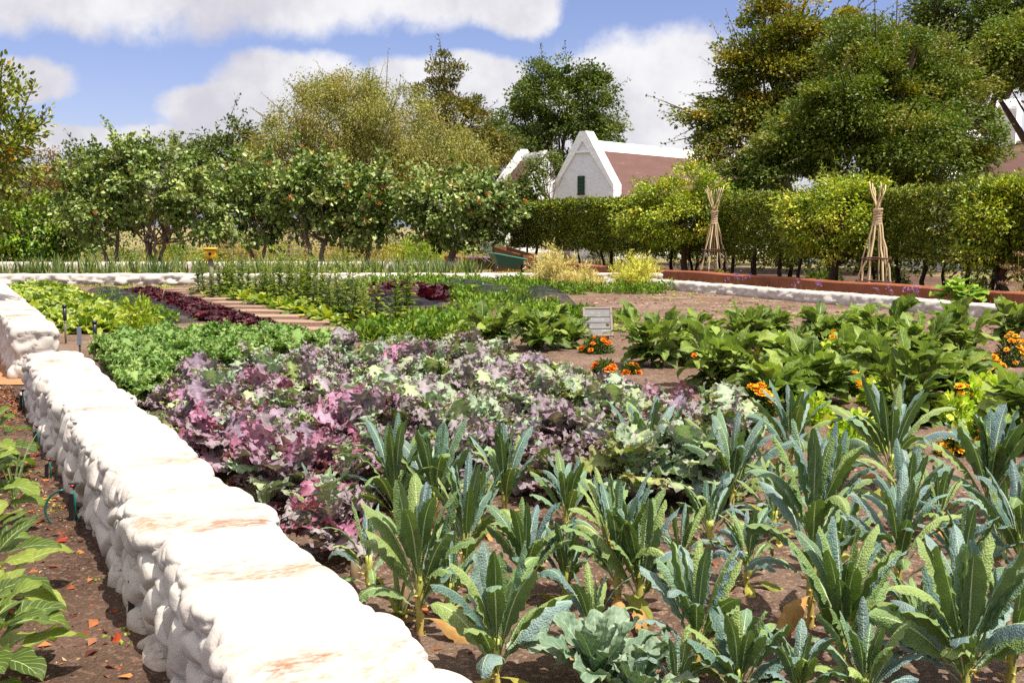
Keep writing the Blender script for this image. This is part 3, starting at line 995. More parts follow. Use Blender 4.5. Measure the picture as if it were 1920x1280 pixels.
tree("oak_tree", "great dark green oak with dense rounded crown behind the clipped hedge", "tree", (b[0], 39, 0),
     [pblob(x, y, 39 + dz, rx, ry, (rx + ry) * 0.55) for x, y, dz, rx, ry in ((1650, 150, 0, 92, 70), (1560, 215, -1, 84, 60), (1745, 165, 1, 88, 68), (1800, 240, 0, 72, 58), (1685, 255, -2, 104, 56), (1585, 300, -1, 84, 44), (1480, 300, 0, 76, 46), (1402, 325, 0, 56, 34), (1765, 318, -1, 84, 40), (1840, 300, 0, 34, 36), (1615, 75, 1, 62, 36), (1722, 92, 1, 66, 40), (1500, 240, 1, 60, 44), (1660, 335, -1, 90, 34))],
     360, 330, 0.68, 0.14, [OAK[1], OAK[3], OAK[5], OAK[0], OAK[2]], 0.5, 1, None, M_TREE, 'fold', 0.6, 0.3, weights=[.25, .27, .27, .14, .07], inner=0.42, out=0.6, droop=0.0, limbs=14, zmin=2, spray=150, flat=0.5)
b = D(1840, 470, 56)
tree("oak_tree", "dark tree top with open branches showing sky at the upper corner", "tree", (b[0], 56, 0),
     [pblob(1800, 30, 56, 85, 75, 90), pblob(1890, 30, 56, 70, 80, 80), pblob(1760, 75, 56, 45, 40, 60), pblob(1850, 110, 56, 70, 60, 70)], 240, 90, 0.7, 0.22, [c * 0.85 for c in DKG], 0.5, 1, None, M_TREE, 'fold', 0.6, 0.3, inner=0.4, zmin=3, limbs=12)
b = D(1960, 470, 43)
tree("oak_tree", "lighter yellow green tree at the picture edge above the white chimney", "tree", (b[0], 43, 0),
     [pblob(1900, 95, 43, 55, 60, 60), pblob(1965, 110, 43, 70, 60, 80), pblob(1850, 130, 44, 40, 40, 40)], 300, 65, 0.5, 0.17, [OAK[0], OAK[1] * 1.2, OAK[5]], 0.4, 1, None, M_TREE, 'fold', 0.6, 0.3, inner=0.4, zmin=2, spray=20)
b = D(420, 470, 66)
tree("maple_tree", "dark green ragged tree top beside the olive tan tree", "tree", (b[0], 66, 0),
     [pblob(450, 262, 66, 38, 38, 45), pblob(405, 280, 66, 38, 35, 45), pblob(365, 290, 66, 26, 24, 30), pblob(420, 330, 66, 100, 60, 80)], 170, 55, 0.6, 0.25, [c * 0.85 for c in DKG], 0.3, 1, None, M_TREE, 'fold', 0.6, 0.25, zmin=2, inner=0.4, spray=35)
b = D(310, 470, 72)
tree("pine_tree", "smooth rounded olive green tree top peeping over the large orchard tree", "tree", (b[0], 72, 0),
     [pblob(312, 285, 72, 36, 26, 40), pblob(300, 340, 72, 60, 50, 60)], 130, 60, 0.45, 0.16, [lin(128, 130, 52, 0.5), lin(112, 118, 48, 0.48)], 0.3, 1, None, M_TREE, 'fold', 0.5, 0.2, zmin=2, inner=0.75)
b = D(170, 470, 62)
tree("maple_tree", "low dark tree with a pointed twig top left of the large orchard tree".replace("left of", "beyond"), "tree", (b[0], 62, 0),
     [pblob(160, 310, 62, 45, 30, 50), pblob(150, 290, 62, 10, 30, 12), pblob(180, 350, 62, 80, 50, 60)], 130, 55, 0.5, 0.22, DKG, 0.25, 1, None, M_TREE, 'fold', 0.6, 0.25, zmin=1.5, inner=0.4, spray=15)
b = D(60, 470, 54)
tree("flowering_shrub", "brownish pink tinged tall shrub beside the yellow green leaning tree", "shrub", (b[0], 54, 0),
     [pblob(60, 340, 54, 65, 50, 60), pblob(20, 370, 54, 50, 50, 60), pblob(95, 375, 54, 45, 45, 50)], 170, 55, 0.5, 0.17, [lin(130, 110, 66, 0.5), lin(120, 112, 60, 0.5), lin(104, 110, 54, 0.5), lin(170, 130, 110, 0.5)], 0.2, 2, None, M_TREE, 'fold', 0.5, 0.2, zmin=0.8)
b = D(70, 490, 45.5)
tree("leafy_shrub", "bright green large leaved shrub mass behind the white wall", "shrub", (b[0], 46.5, 0),
     [pblob(70, 435, 46.5, 85, 55, 60), pblob(10, 445, 46.5, 60, 55, 60), pblob(120, 450, 46.5, 45, 40, 45)], 230, 30, 0.34, 0.2, [lin(110, 150, 45, 0.5), lin(90, 132, 40, 0.5), lin(140, 165, 60, 0.55), lin(78, 112, 38, 0.45)], 0.1, 3, None, M_WAX, 'round', 0.5, 0.3, zmin=0.15, inner=0.5, droop=0.5)
YGT = [lin(124, 146, 48, 0.42), lin(146, 160, 66, 0.44), lin(98, 122, 42, 0.4), lin(164, 168, 84, 0.45), lin(180, 130, 50, 0.5)]
b = np.array([-9.6, 15.5, 0])
tree("young_tree", "yellow green feathery leaved tree reaching in from the picture edge over the raised wall", "tree", b,
     [pblob(-90, 260, 15.5, 130, 170, 150), pblob(10, 250, 15.5, 45, 45, 60), pblob(25, 330, 15.5, 35, 50, 50), pblob(-10, 160, 15.5, 35, 50, 60), pblob(0, 390, 15.5, 32, 35, 40)],
     260, 34, 0.20, 0.085, YGT, 0.13, 1, None, M_WAX, 'round', 0.45, 0.2, weights=[.3, .27, .28, .12, .03], inner=0.5, zmin=0.6, limbs=10, spray=75, out=0.8, droop=-0.15)

# ------------------------------------------------------------------ clipped hedge on bare stems, round citrus trees
def s_at_px(px):
    lo, hi = 0.0, 40.0
    for _ in range(50):
        m = (lo + hi) / 2
        p = TK0 + TKD * m + TKN * 1.0
        x = 960 + FPX * p[0] / p[1]
        if x < px: lo = m
        else: hi = m
    return lo
HEDGE = [lin(120, 142, 40, 0.5), lin(98, 122, 38, 0.48), lin(150, 166, 56, 0.55), lin(76, 98, 34, 0.45), lin(170, 170, 80, 0.55)]
def hedge(name, label, s0, s1, off, width, z0, z1, n, leaf, step=1.1):
    L = s1 - s0
    o = TK0 + TKD * s0 + TKN * off
    rz = math.atan2(TKD[1], TKD[0])
    t = thing(name, label, "hedge", (o[0], o[1], 0), rz)
    sgn = 1 if np.dot(np.array([-TKD[1], TKD[0]]), TKN) > 0 else -1
    mb = MB()
    H = z1 - z0
    area = np.array([L * H, L * width, L * H * 0.4, width * H * 2, L * H * 0.75])
    k = rng.choice(5, n, p=area / area.sum())
    a, b_, c_ = rng.random(n), rng.random(n), rng.random(n)
    x = a * L; y = b_ * width; z = z0 + c_ * H
    y = np.where(k == 0, 0.0, y); z = np.where(k == 1, z1, z); y = np.where(k == 2, width, y)
    x = np.where(k == 3, np.where(a < 0.5, 0, L), x)
    p = np.stack([x, y, z], 1)
    nz = vnoise(p * 1.3, 31, 2)
    nz2 = vnoise(p * 4.5, 32, 2)
    p[:, 1] += np.where(k == 0, -0.10 * nz - 0.12 * nz2 + np.abs(rng.normal(size=n)) * 0.09, 0)
    p[:, 2] += np.where(k == 1, 0.10 * nz + 0.10 * nz2 + rng.normal(size=n) * 0.04, 0)
    bott = z0 + 0.16 * vnoise(np.stack([p[:, 0] * 0.9, p[:, 1], 0 * p[:, 0]], 1), 35, 2) + 0.10 * np.abs(np.sin(p[:, 0] * PI / step))
    keep = p[:, 2] > bott
    nrm = np.stack([0 * x, np.where(k == 0, -1.0, np.where(k == 2, 1.0, 0)), np.where(k == 1, 1.0, 0.15)], 1)
    nc = max(30, n // 26)                          # leaves gather into tufts
    par = rng.integers(0, n, nc)
    own = np.array([0] * n)
    srt = np.argsort(p[par][:, 0]); par = par[srt]
    pos0 = np.searchsorted(p[par][:, 0], p[:, 0])
    best = np.full(n, 1e9)
    for dk in range(-14, 15):
        kk = np.clip(pos0 + dk, 0, nc - 1)
        dd = np.linalg.norm(p - p[par[kk]], axis=1)
        own = np.where(dd < best, par[kk], own); best = np.minimum(best, dd)
    p = p * 0.45 + p[own] * 0.55 + rng.normal(size=(n, 3)) * 0.045
    d = nrm * 0.5 + (p - p[own]) * 3.0 + rng.normal(size=(n, 3)) * 0.5
    p[:, 1] *= sgn; d[:, 1] *= sgn
    col = 0.8 * pal(HEDGE, n, 0.15, [.3, .26, .2, .16, .08]) * (1 + 0.25 * vnoise(p * 1.1, 40, 2))[:, None]
    cloud(mb, p[keep], d[keep], leaf * (0.6 + 0.7 * rng.random(keep.sum())), col[keep], 0.5, 0.25, 'fold')
    link("foliage", mb.mesh(name + "_foliage", M_WAX, False), t)
    m = int(L / step)
    for i in range(m):
        tb = MB()
        xx = (i + 0.5) * step + rng.normal() * 0.1
        yy = sgn * width * (0.5 + rng.normal() * 0.12)
        pts = np.array([[xx + rng.normal() * 0.04, yy + rng.normal() * 0.04, q] for q in (-0.05, 0.35, 0.7, z0 + 0.45, z0 + 0.9)])
        tube(tb, pts, np.array([0.065, 0.05, 0.045, 0.04, 0.02]) * (0.8 + 0.5 * rng.random()), 7, lin(82, 66, 54, 0.5) * (0.7 + 0.5 * rng.random()))
        link("trunk", tb.mesh("hedge_trunk", M_BARK), t)
    return t
sa, sb, sc_, sd = s_at_px(955), s_at_px(1190), s_at_px(1200), s_at_px(2010)
hedge("clipped_hedge", "clipped box shaped hedge on bare stems in front of the white gabled house", sa, sb, 1.0, 1.2, 0.75, 2.52, 60000, 0.105)
hedge("clipped_hedge", "long clipped hedge on bare stems under the great oak, beyond the terracotta wall", sb + 0.3, sd, 1.3, 1.2, 0.78, 2.46, 90000, 0.092)
hedge("clipped_hedge", "second shaded hedge row on thin stems, standing behind the clipped hedges", sa + 1, sd, 4.2, 1.2, 0.3, 2.3, 34000, 0.14, 1.6)

CIT = [lin(136, 158, 44, 0.6), lin(108, 136, 40, 0.56), lin(164, 178, 62, 0.64), lin(84, 108, 34, 0.48), lin(190, 186, 90, 0.64)]
def citrus(label, bx, by, blobs, ncl, leaf=0.085):
    b = P(bx, by)
    bl = [pblob(x, y, b[1] + dz, rx, ry, rd) for x, y, dz, rx, ry, rd in blobs]
    return tree("citrus_tree", label, "tree", b, bl, int(ncl * 0.9), 80, 0.25, leaf * 1.3, CIT, 0.10, 1, "round citrus trees before the hedge", M_WAX, 'fold', 0.5, 0.25, bark=lin(120, 92, 70, 0.5),
                inner=0.6, out=0.6, droop=0.1, limbs=8, zmin=0.7, spray=40, weights=[.3, .26, .2, .16, .08], lean=0.1)
citrus("wide round citrus tree behind the thinner cane wigwam", 1281, 523, [(1285, 402, 0, 122, 62, 110), (1255, 368, 0, 52, 30, 60), (1298, 350, 0, 56, 36, 60), (1370, 415, 0, 50, 45, 60), (1200, 410, 0, 50, 40, 50)], 330)
citrus("round citrus tree behind the thicker cane wigwam with crooked trunk", 1560, 546, [(1590, 415, 0, 105, 65, 95), (1560, 385, 0, 85, 45, 80), (1640, 400, 0, 75, 60, 70), (1520, 420, 0, 45, 50, 50)], 330, 0.08)
citrus("citrus tree crowding the picture edge beside the dried seed heads", 1876, 566, [(1880, 420, 0, 75, 60, 70), (1900, 370, 0, 60, 30, 60), (1850, 450, 0, 50, 45, 50), (1930, 440, 0, 60, 60, 60)], 260, 0.075)

# ------------------------------------------------------------------ houses
def plaster(name, c1, c2):
    m, n, out = newmat(name)
    v = n.new("ShaderNodeTexCoord").outputs["Object"]
    nz = n.noise(v, 2.2, 6, 0.65)
    col = n.mix(nz, c1, c2)
    b = princ(n, col, 0.85, n.bump(n.noise(v, 2.5, 5, 0.6), 0.6, 0.12), 0.2)
    n.l.new(b, out.inputs[0])
    return m
M_WHITE = plaster("white_plaster", lin(228, 228, 232, 0.95), lin(240, 240, 243, 0.95))
M_TRIM = plaster("bright_limewash", lin(246, 244, 242, 0.97), lin(250, 249, 247, 0.97))
m_, n_, o_ = newmat("thatch_roof")
v_ = n_.new("ShaderNodeTexCoord").outputs["Object"]
st_ = n_.noise(n_.vmath('MULTIPLY', v_, (5.0, 0.7, 0.7)), 1.0, 6, 0.7)
fn_ = n_.noise(n_.vmath('MULTIPLY', v_, (30.0, 4.0, 4.0)), 1.0, 4, 0.7)
c_ = n_.mix(st_, lin(108, 78, 72, 0.62), lin(142, 108, 100, 0.62))
c_ = n_.mix(n_.math('MULTIPLY', n_.smooth(st_, 0.62, 0.8), 0.5), c_, lin(196, 178, 174, 0.7))
n_.l.new(princ(n_, c_, 0.9, n_.bump(fn_, 0.5, 0.05), 0.2), o_.inputs[0])
M_ROOF = m_
M_SHUT = vcolmat("green_shutter", 0.5, 0.15, 30, 0.2, 0.004)

def prism(mb, poly, y0, y1, c=(0.8, 0.8, 0.8)):
    """polygon in the local x,z plane pushed from y0 to y1"""
    poly = np.asarray(poly, float)
    n = len(poly)
    A = np.stack([poly[:, 0], np.full(n, y0), poly[:, 1]], 1)
    B = np.stack([poly[:, 0], np.full(n, y1), poly[:, 1]], 1)
    V = np.concatenate([A, B])
    q = [(i, (i + 1) % n, n + (i + 1) % n, n + i) for i in range(n)]
    t = [(0, i + 1, i) for i in range(1, n - 1)] + [(n, n + i, n + i + 1) for i in range(1, n - 1)]
    mb.add(V, [x[::-1] for x in q], [x[::-1] for x in t], None, c)

def barn(name, label, apex, rdir, length, hw, zeave, zridge, zg, window=None, chimney=None, endgable=True):
    """gabled house: local +y runs along the ridge away from the near gable, x across"""
    rz = math.atan2(rdir[1], rdir[0]) - PI / 2
    t = thing(name, label, "house", (apex[0], apex[1], 0), rz)
    wb = MB()
    sl = (zridge - zeave) / hw
    body = [(-hw, -0.2), (hw, -0.2), (hw, zeave), (0, zridge - 0.25), (-hw, zeave)]
    prism(wb, body, 0.6, length - 0.6)
    def gable(y0, y1):
        prism(wb, [(-hw - 0.12, -0.2), (hw + 0.12, -0.2), (hw + 0.12, zeave + 0.05), (0.0, zg - 0.15), (-hw - 0.12, zeave + 0.05)], y0 + 0.05, y1 - 0.05)
    gable(0, 0.6)
    if endgable: gable(length - 0.6, length)
    link("wall", wb.mesh(name + "_wall", M_WHITE, False), t)
    for (y0, y1) in ([(0, 0.6), (length - 0.6, length)] if endgable else [(0, 0.6)]):
        pb = MB()                                  # thick parapet copings
        for s in (-1, 1):
            pl = [(0.0, zg), (s * 0.2, zg), (s * (hw + 0.2), zeave + 0.22), (s * (hw + 0.2), zeave - 0.08), (0.0, zg - 0.5)]
            if s > 0: pl = pl[::-1]
            prism(pb, pl, y0 - 0.04, y1 + 0.05)
            prism(pb, [(s * (hw - 0.06), zeave - 0.85), (s * (hw + 0.2), zeave - 0.85), (s * (hw + 0.2), zeave - 0.1), (s * (hw - 0.06), zeave - 0.1)][::s], y0 - 0.035, y1 + 0.06)
        prism(pb, [(-0.42, zg - 1.1), (0.42, zg - 1.1), (0.4, zg - 1.02), (-0.4, zg - 1.02)], y0 - 0.06, y0 + 0.1)
        link("parapet", pb.mesh(name + "_parapet", M_TRIM, False), t)
    rb = MB()
    for s in (-1, 1):
        e = 0.35
        pl = [(0, zridge), (s * (hw + e), zeave - e * sl), (s * (hw + e), zeave - e * sl - 0.28), (0, zridge - 0.33)]
        if s > 0: pl = pl[::-1]
        prism(rb, pl, 0.62, length - 0.62)
    roof = link("roof", rb.mesh(name + "_roof", M_ROOF, False), t)
    cb = MB()
    k = 0.19
    prism(cb, [(-k - 0.06, zridge - sl * k - 0.08), (-k, zridge - sl * k + 0.22), (-0.12, zridge + 0.2), (0.12, zridge + 0.2), (k, zridge - sl * k + 0.22), (k + 0.06, zridge - sl * k - 0.08)][::-1], 0.64, length - 0.64)
    link("ridge_cap", cb.mesh(name + "_ridge", M_TRIM, False), roof)
    if window:
        x, z, w, h = window
        sb = MB()
        box(sb, (x - w / 2, -0.035, z), (x + w / 2, 0.03, z + h), lin(48, 74, 58, 0.7))
        for i in range(5):
            box(sb, (x - w / 2 + 0.04, -0.055, z + h * (i + 0.15) / 5), (x + w / 2 - 0.04, -0.03, z + h * (i + 0.8) / 5), lin(56, 84, 66, 0.7))
        box(sb, (x - w / 2 - 0.03, -0.05, z - 0.06), (x + w / 2 + 0.03, 0.02, z - 0.002), lin(40, 62, 50, 0.7))
        link("shutter", sb.mesh(name + "_shutter", M_SHUT, False), t)
    if chimney:
        x, y, w, d_, z0, z1 = chimney
        kb = MB()
        arc = [(x + w / 2 * math.cos(a), z1 - w / 2 + w / 2 * math.sin(a)) for a in np.linspace(0, PI, 15)]
        prism(kb, [(x - w / 2, z0), (x + w / 2, z0)] + arc, y, y + d_)
        link("chimney", kb.mesh(name + "_chimney", M_TRIM, False), roof)
    return t
A = D(1093, 246, 56)
barn("gabled_house", "white gabled farmhouse with green shutter and brown roof above the clipped hedge", A, (0.655, 0.755), 17.0, 1.8, 3.55, A[2] - 0.62, A[2], (-0.10, 3.35, 0.42, 0.92))
A2 = D(978, 281, 76)
R2 = np.array([0.317, -0.948])
zr2 = A2[2] - 0.55
barn("gabled_house", "farther white parapeted house half hidden behind the orchard trees", A2[:2], R2, 5.5, 2.9, 3.0, zr2, A2[2], None, None, False)
kb = MB()
ch = D(1156, 245, 66)
A3 = D(1800, 262, 50)
barn("gabled_house", "brown roofed house with rounded white chimney at the picture edge behind the oak", (A3[0] + 0.0, A3[1]), (0.78, -0.62), 15.0, 3.2, 2.9, A3[2], A3[2] + 0.4, None, (0.0, 1.6, 0.95, 0.9, A3[2] - 0.6, D(1900, 180, 47.5)[2]))
wd0 = TK0 + TKD * (sa + 2) + TKN * 15; wd1 = TK0 + TKD * (sd + 6) + TKN * 15
plain_wall("garden_wall", "white plastered yard wall glimpsed between the hedge stems", [wd0, wd1], 0.4, 1.2, M_WHITE)

# distant hill
hb = MB()
X = np.linspace(-1400, 700, 80)
zz = 118 + 26 * np.sin(X * 0.004 + 1) + 14 * np.sin(X * 0.011)
zz *= np.clip((X + 1500) / 400, 0, 1) * np.clip((650 - X) / 700, 0, 1)
V = np.concatenate([np.stack([X, np.full(80, 1900.0), np.full(80, -5.0)], 1), np.stack([X, np.full(80, 2250.0), zz], 1), np.stack([X, np.full(80, 2700.0), np.full(80, -5.0)], 1)])
i = np.arange(79)
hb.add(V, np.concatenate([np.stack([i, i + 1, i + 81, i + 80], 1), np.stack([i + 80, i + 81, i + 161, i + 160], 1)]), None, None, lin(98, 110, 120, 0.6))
tag(link("hills", hb.mesh("hills", vcolmat("hill", 0.95, 0.3, 0.02, 0, 1))), kind='structure')

# ------------------------------------------------------------------ border shrubs and perennials behind the back wall
def bush(name, label, px, ybase, ytop, wpx, colors, leaf, n, shape='fold', width=0.5, group=None, cat="shrub", mat=None, upright=0.3, rough=1.0):
    b = P(px, ybase)
    k = b[1] / FPX
    h = max(0.2, D(px, ytop, b[1])[2]); r = wpx * k / 2
    mb = MB()
    m = max(10, n // 18)
    d = rng.normal(size=(m, 3)); d /= np.linalg.norm(d, axis=1, keepdims=True)
    d[:, 2] = np.abs(d[:, 2])
    cl = d * (0.5 + 0.5 * rng.random((m, 1)) ** 0.5) * np.array([r, r * 0.8, h * 0.92])
    idx = rng.integers(0, m, n)
    off = rng.normal(size=(n, 3)) * np.array([r, r, h * 0.6]) * 0.16 * rough
    p = cl[idx] + off
    fill = rng.random(n) < 0.5
    q0 = rng.normal(size=(n, 3)); q0 *= rng.random((n, 1)) ** 0.4 / np.linalg.norm(q0, axis=1, keepdims=True)
    p = np.where(fill[:, None], q0 * np.array([r, r * 0.8, h * 0.92]), p)
    p[:, 2] = np.abs(p[:, 2]) + 0.02
    dr = p / (np.linalg.norm(p, axis=1, keepdims=True) + 1e-6) * 0.5 + rng.normal(size=(n, 3)) * 0.5 + [0, 0, upright]
    cc = pal(colors, m, 0.1)
    col = cc[idx] * 0.6 + pal(colors, n, 0.15) * 0.4
    cloud(mb, p, dr, leaf * (0.6 + 0.7 * rng.random(n)), col, width, 0.25, shape)
    for q in cl[:max(5, m // 6)]:
        tube(mb, [(q[0] * 0.08, q[1] * 0.08, -0.03), tuple(q * [0.5, 0.5, 0.6]), tuple(q)], [0.012, 0.009, 0.004], 4, lin(110, 100, 60, 0.5), False)
    o = link(name, mb.mesh(name, mat or M_GREEN, False), None, (b[0], b[1], 0))
    return tag(o, label, cat, group)
G_B = "border plants behind the back white wall"
G_B2 = "mixed low border plants in front of the far bushes"
YG = [lin(168, 172, 60, 0.6), lin(140, 155, 60, 0.55), lin(190, 185, 90, 0.6)]
GG = [lin(110, 138, 56, 0.55), lin(90, 118, 48, 0.5), lin(138, 156, 72, 0.55)]
PINK = [lin(190, 160, 130, 0.6), lin(178, 160, 110, 0.6), lin(200, 175, 150, 0.6), lin(140, 145, 90, 0.55)]
TAN = [lin(170, 150, 105, 0.6), lin(150, 140, 90, 0.55), lin(185, 165, 120, 0.6)]
SIL = [lin(160, 165, 140, 0.6), lin(140, 150, 120, 0.55), lin(176, 172, 150, 0.6)]
bush("perennial_shrub", "yellow green perennial clump behind the white wall beside the leafy shrub", 165, 488, 425, 90, YG, 0.16, 700, width=0.3, group=G_B)
bush("perennial_shrub", "tall hazy pinkish grass clump behind the yellow birdhouse", 450, 486, 438, 110, PINK, 0.22, 900, width=0.12, group=G_B, upright=0.9)
bush("perennial_shrub", "dark green bush under the large orchard tree crown", 330, 489, 452, 70, GG, 0.16, 500, width=0.4, group=G_B)
bush("perennial_shrub", "rusty orange flowered perennial seen between the big tree stems", 305, 487, 440, 45, [lin(190, 120, 80, 0.6), lin(170, 140, 70, 0.5), lin(130, 140, 70, 0.5)], 0.12, 350, width=0.4, group=G_B)
bush("perennial_shrub", "bright lime perennial behind the slender dark stemmed tree", 530, 489, 452, 90, YG, 0.18, 700, width=0.25, group=G_B, upright=0.6)
bush("perennial_shrub", "tan seeded perennial between the forked tree and its narrow neighbour", 645, 488, 448, 80, TAN, 0.18, 600, width=0.2, group=G_B, upright=0.7)
bush("perennial_shrub", "grey green airy perennial behind the narrow orange fruited tree", 735, 488, 440, 70, SIL, 0.18, 500, width=0.2, group=G_B, upright=0.6)
bush("perennial_shrub", "fresh green leafy bush with white umbels in front of the hedge end", 795, 492, 430, 90, [lin(140, 172, 52, 0.55), lin(112, 150, 45, 0.5), lin(165, 188, 70, 0.6)], 0.15, 900, 'round', 0.5, group=G_B)
bush("perennial_shrub", "wispy yellow green shrub rising beside the slatted compost bin", 950, 492, 425, 60, GG, 0.12, 600, width=0.45, group=G_B)
bush("perennial_shrub", "dense mid green bush far behind the slender tree, under the weeping tree", 560, 478, 420, 190, GG, 0.2, 1300, width=0.4, group=G_B)
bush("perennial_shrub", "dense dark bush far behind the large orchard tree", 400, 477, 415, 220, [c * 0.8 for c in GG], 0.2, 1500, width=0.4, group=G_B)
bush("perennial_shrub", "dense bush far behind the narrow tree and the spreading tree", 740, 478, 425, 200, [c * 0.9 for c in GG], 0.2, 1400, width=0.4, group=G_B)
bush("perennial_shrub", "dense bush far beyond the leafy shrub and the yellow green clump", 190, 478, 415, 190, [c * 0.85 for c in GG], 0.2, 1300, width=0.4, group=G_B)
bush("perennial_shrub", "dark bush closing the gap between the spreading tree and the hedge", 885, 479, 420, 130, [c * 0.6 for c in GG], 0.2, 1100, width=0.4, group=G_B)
for i in range(20):
    px = 160 + 36 * i + rng.normal() * 8
    cs = [YG, GG, PINK, TAN, SIL, YG, GG][rng.integers(7)]
    bush("border_shrub", "low mixed border plant growing between the far bushes and the back white wall", px, 489 + rng.random() * 3, 452 + rng.random() * 16, 60 + 40 * rng.random(), cs, 0.13, 480, width=0.22 + 0.3 * rng.random(), group=G_B2, upright=0.5)
GS = "low grey shrubs under the hedge"
for px, w, lab in ((1180, 120, "grey lavender like bush under the hedge end by the golden fennel"), (1290, 110, "silvery bush under the hedge behind the thinner wigwam"), (1120, 70, "dry grey twiggy bush between the two golden plumes and hedge")):
    bush("grey_shrub", lab, px, 508, 462, w, SIL, 0.12, 700, width=0.22, group=GS, upright=0.5)
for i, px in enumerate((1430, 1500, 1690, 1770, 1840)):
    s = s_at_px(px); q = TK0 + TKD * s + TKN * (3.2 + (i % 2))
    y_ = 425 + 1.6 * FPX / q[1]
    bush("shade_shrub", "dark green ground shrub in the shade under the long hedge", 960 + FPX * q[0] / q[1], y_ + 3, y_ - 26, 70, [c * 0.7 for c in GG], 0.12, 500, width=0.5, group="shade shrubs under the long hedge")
# ------------------------------------------------------------------ built garden objects
def wigwam(label, bx, by, ptop, npole, rad, spread, bindfrac, thick):
    b = P(bx, by)
    H = D(bx, ptop, b[1])[2]
    t = thing("cane_wigwam", label, "plant support", (b[0], b[1], 0), rng.random())
    zb = H * bindfrac
    for k in range(npole):
        a = 2 * PI * k / npole + rng.normal() * 0.12
        r0 = spread * (0.85 + 0.3 * rng.random())
        foot = np.array([math.cos(a) * r0, math.sin(a) * r0, -0.05])
        nk = np.array([math.cos(a) * 0.055, math.sin(a) * 0.055, zb])
        a2 = a + PI * (0.75 + 0.5 * rng.random())
        top = np.array([math.cos(a2) * spread * (0.3 + 0.45 * rng.random()), math.sin(a2) * spread * (0.3 + 0.45 * rng.random()), H * (0.93 + 0.07 * rng.random())])
        pts = []
        for i, s in enumerate(np.linspace(0, 1, 9)):
            q = foot * (1 - s) + nk * s
            q = q + np.array([math.cos(a), math.sin(a), 0]) * 0.04 * math.sin(PI * s) * rng.normal(0.5, 0.6) + rng.normal(size=3) * 0.005
            pts.append(q)
        for s in np.linspace(0.25, 1, 5):
            pts.append(nk * (1 - s) + top * s + rng.normal(size=3) * 0.012)
        mb = MB()
        R = thick * (0.75 + 0.5 * rng.random())
        rr = np.linspace(R * 1.15, R * 0.55, len(pts)) * (1 + 0.08 * rng.normal(size=len(pts)))
        c = lin(214, 190, 148, 0.85) * (0.75 + 0.4 * rng.random())
        tube(mb, pts, rr, 8, np.array([c * (0.85 + 0.3 * rng.random()) for _ in pts]))
        link("pole", mb.mesh("wigwam_pole", M_WOOD), t)
    wb = MB()
    n = 60
    for k in range(3):
        a = np.linspace(0, 2 * PI * 6, n * 2)
        z = zb + np.linspace(-0.2, 0.2, n * 2) + rng.normal(size=n * 2) * 0.006
        r = 0.055 + thick * 1.5 + 0.02 * np.abs(np.linspace(-1, 1, n * 2)) ** 2
        tube(wb, np.stack([np.cos(a + k) * r, np.sin(a + k) * r, z], 1), 0.02, 5, lin(206, 178, 144, 0.75) * (0.85 + 0.15 * k))
    link("binding", wb.mesh("wigwam_binding", M_WOOD), t)
    for f in (0.13, 0.33):
        z = H * f
        s = z / zb
        r = spread * (1 - s) + 0.07 * s + 0.075
        a = np.linspace(0, 2 * PI, 25)
        rb = MB()
        for kk in range(2):
            tube(rb, np.stack([np.cos(a) * r, np.sin(a) * r, z + 0.02 * np.sin(a * 3 + kk * 2) + 0.025 * kk], 1), 0.018, 6, lin(120, 84, 66, 0.55), False)
        link("hoop", rb.mesh("wigwam_hoop", M_WOOD), t)
    return t
wigwam("tall thin poled cane wigwam in front of the wide citrus tree", 1337, 530, 345, 12, 0, 0.47, 0.66, 0.017)
wigwam("thick poled cane wigwam with splayed tops before the round crooked trunk citrus", 1640, 556, 340, 8, 0, 0.43, 0.69, 0.022)

# bird house
b = P(397, 548)
t = thing("bird_house", "small yellow bird house on a grey timber post among the bolting greens", "bird house", (b[0], b[1], 0), 0.12)
k = b[1] / FPX
z0, z1 = D(397, 485, b[1])[2], D(397, 468, b[1])[2]
pb = MB(); tube(pb, [(0, 0, -0.05), (0.01, 0, z0 * 0.5), (0, 0, z0)], [0.06, 0.058, 0.055], 10, lin(172, 160, 140, 0.55)); link("post", pb.mesh("post", M_WOOD), t)
YEL = lin(246, 180, 10, 0.8)
w = 19 * k / 2
hb_ = MB(); box(hb_, (-w, -w * 0.9, z0), (w, w * 0.9, z1), YEL, 0.008)
body = link("house_body", hb_.mesh("bird_house_body", M_PAINT), t)
rb = MB(); box(rb, (-w * 1.25, -w * 1.25, z1 + 0.003), (w * 1.25, w * 1.2, z1 + 0.045), lin(250, 176, 16, 0.85), 0.01, Matrix.Rotation(0.0, 4, 'X'))
rb2 = link("roof", rb.mesh("bird_house_roof", M_PAINT), t)
ob = MB(); lathe(ob, [(0, 0), (0.036, 0), (0.036, 0.012), (0.028, 0.012), (0.028, 0.003), (0, 0.003)], 20, (0, 0, 0), lin(70, 40, 22, 0.5))
hole = link("entrance_hole", ob.mesh("entrance", M_WOOD), body, (0.0, -w * 0.9 - 0.001, (z0 + z1) / 2 + 0.01)); hole.rotation_euler = (PI / 2, 0, 0)
ob = MB(); lathe(ob, [(0, 0), (0.026, 0), (0.026, 0.004), (0, 0.004)], 20, (0, 0, 0), (0.01, 0.008, 0.006))
h2 = link("hole_opening", ob.mesh("hole_opening", M_WOOD), hole, (0, 0, 0.004))

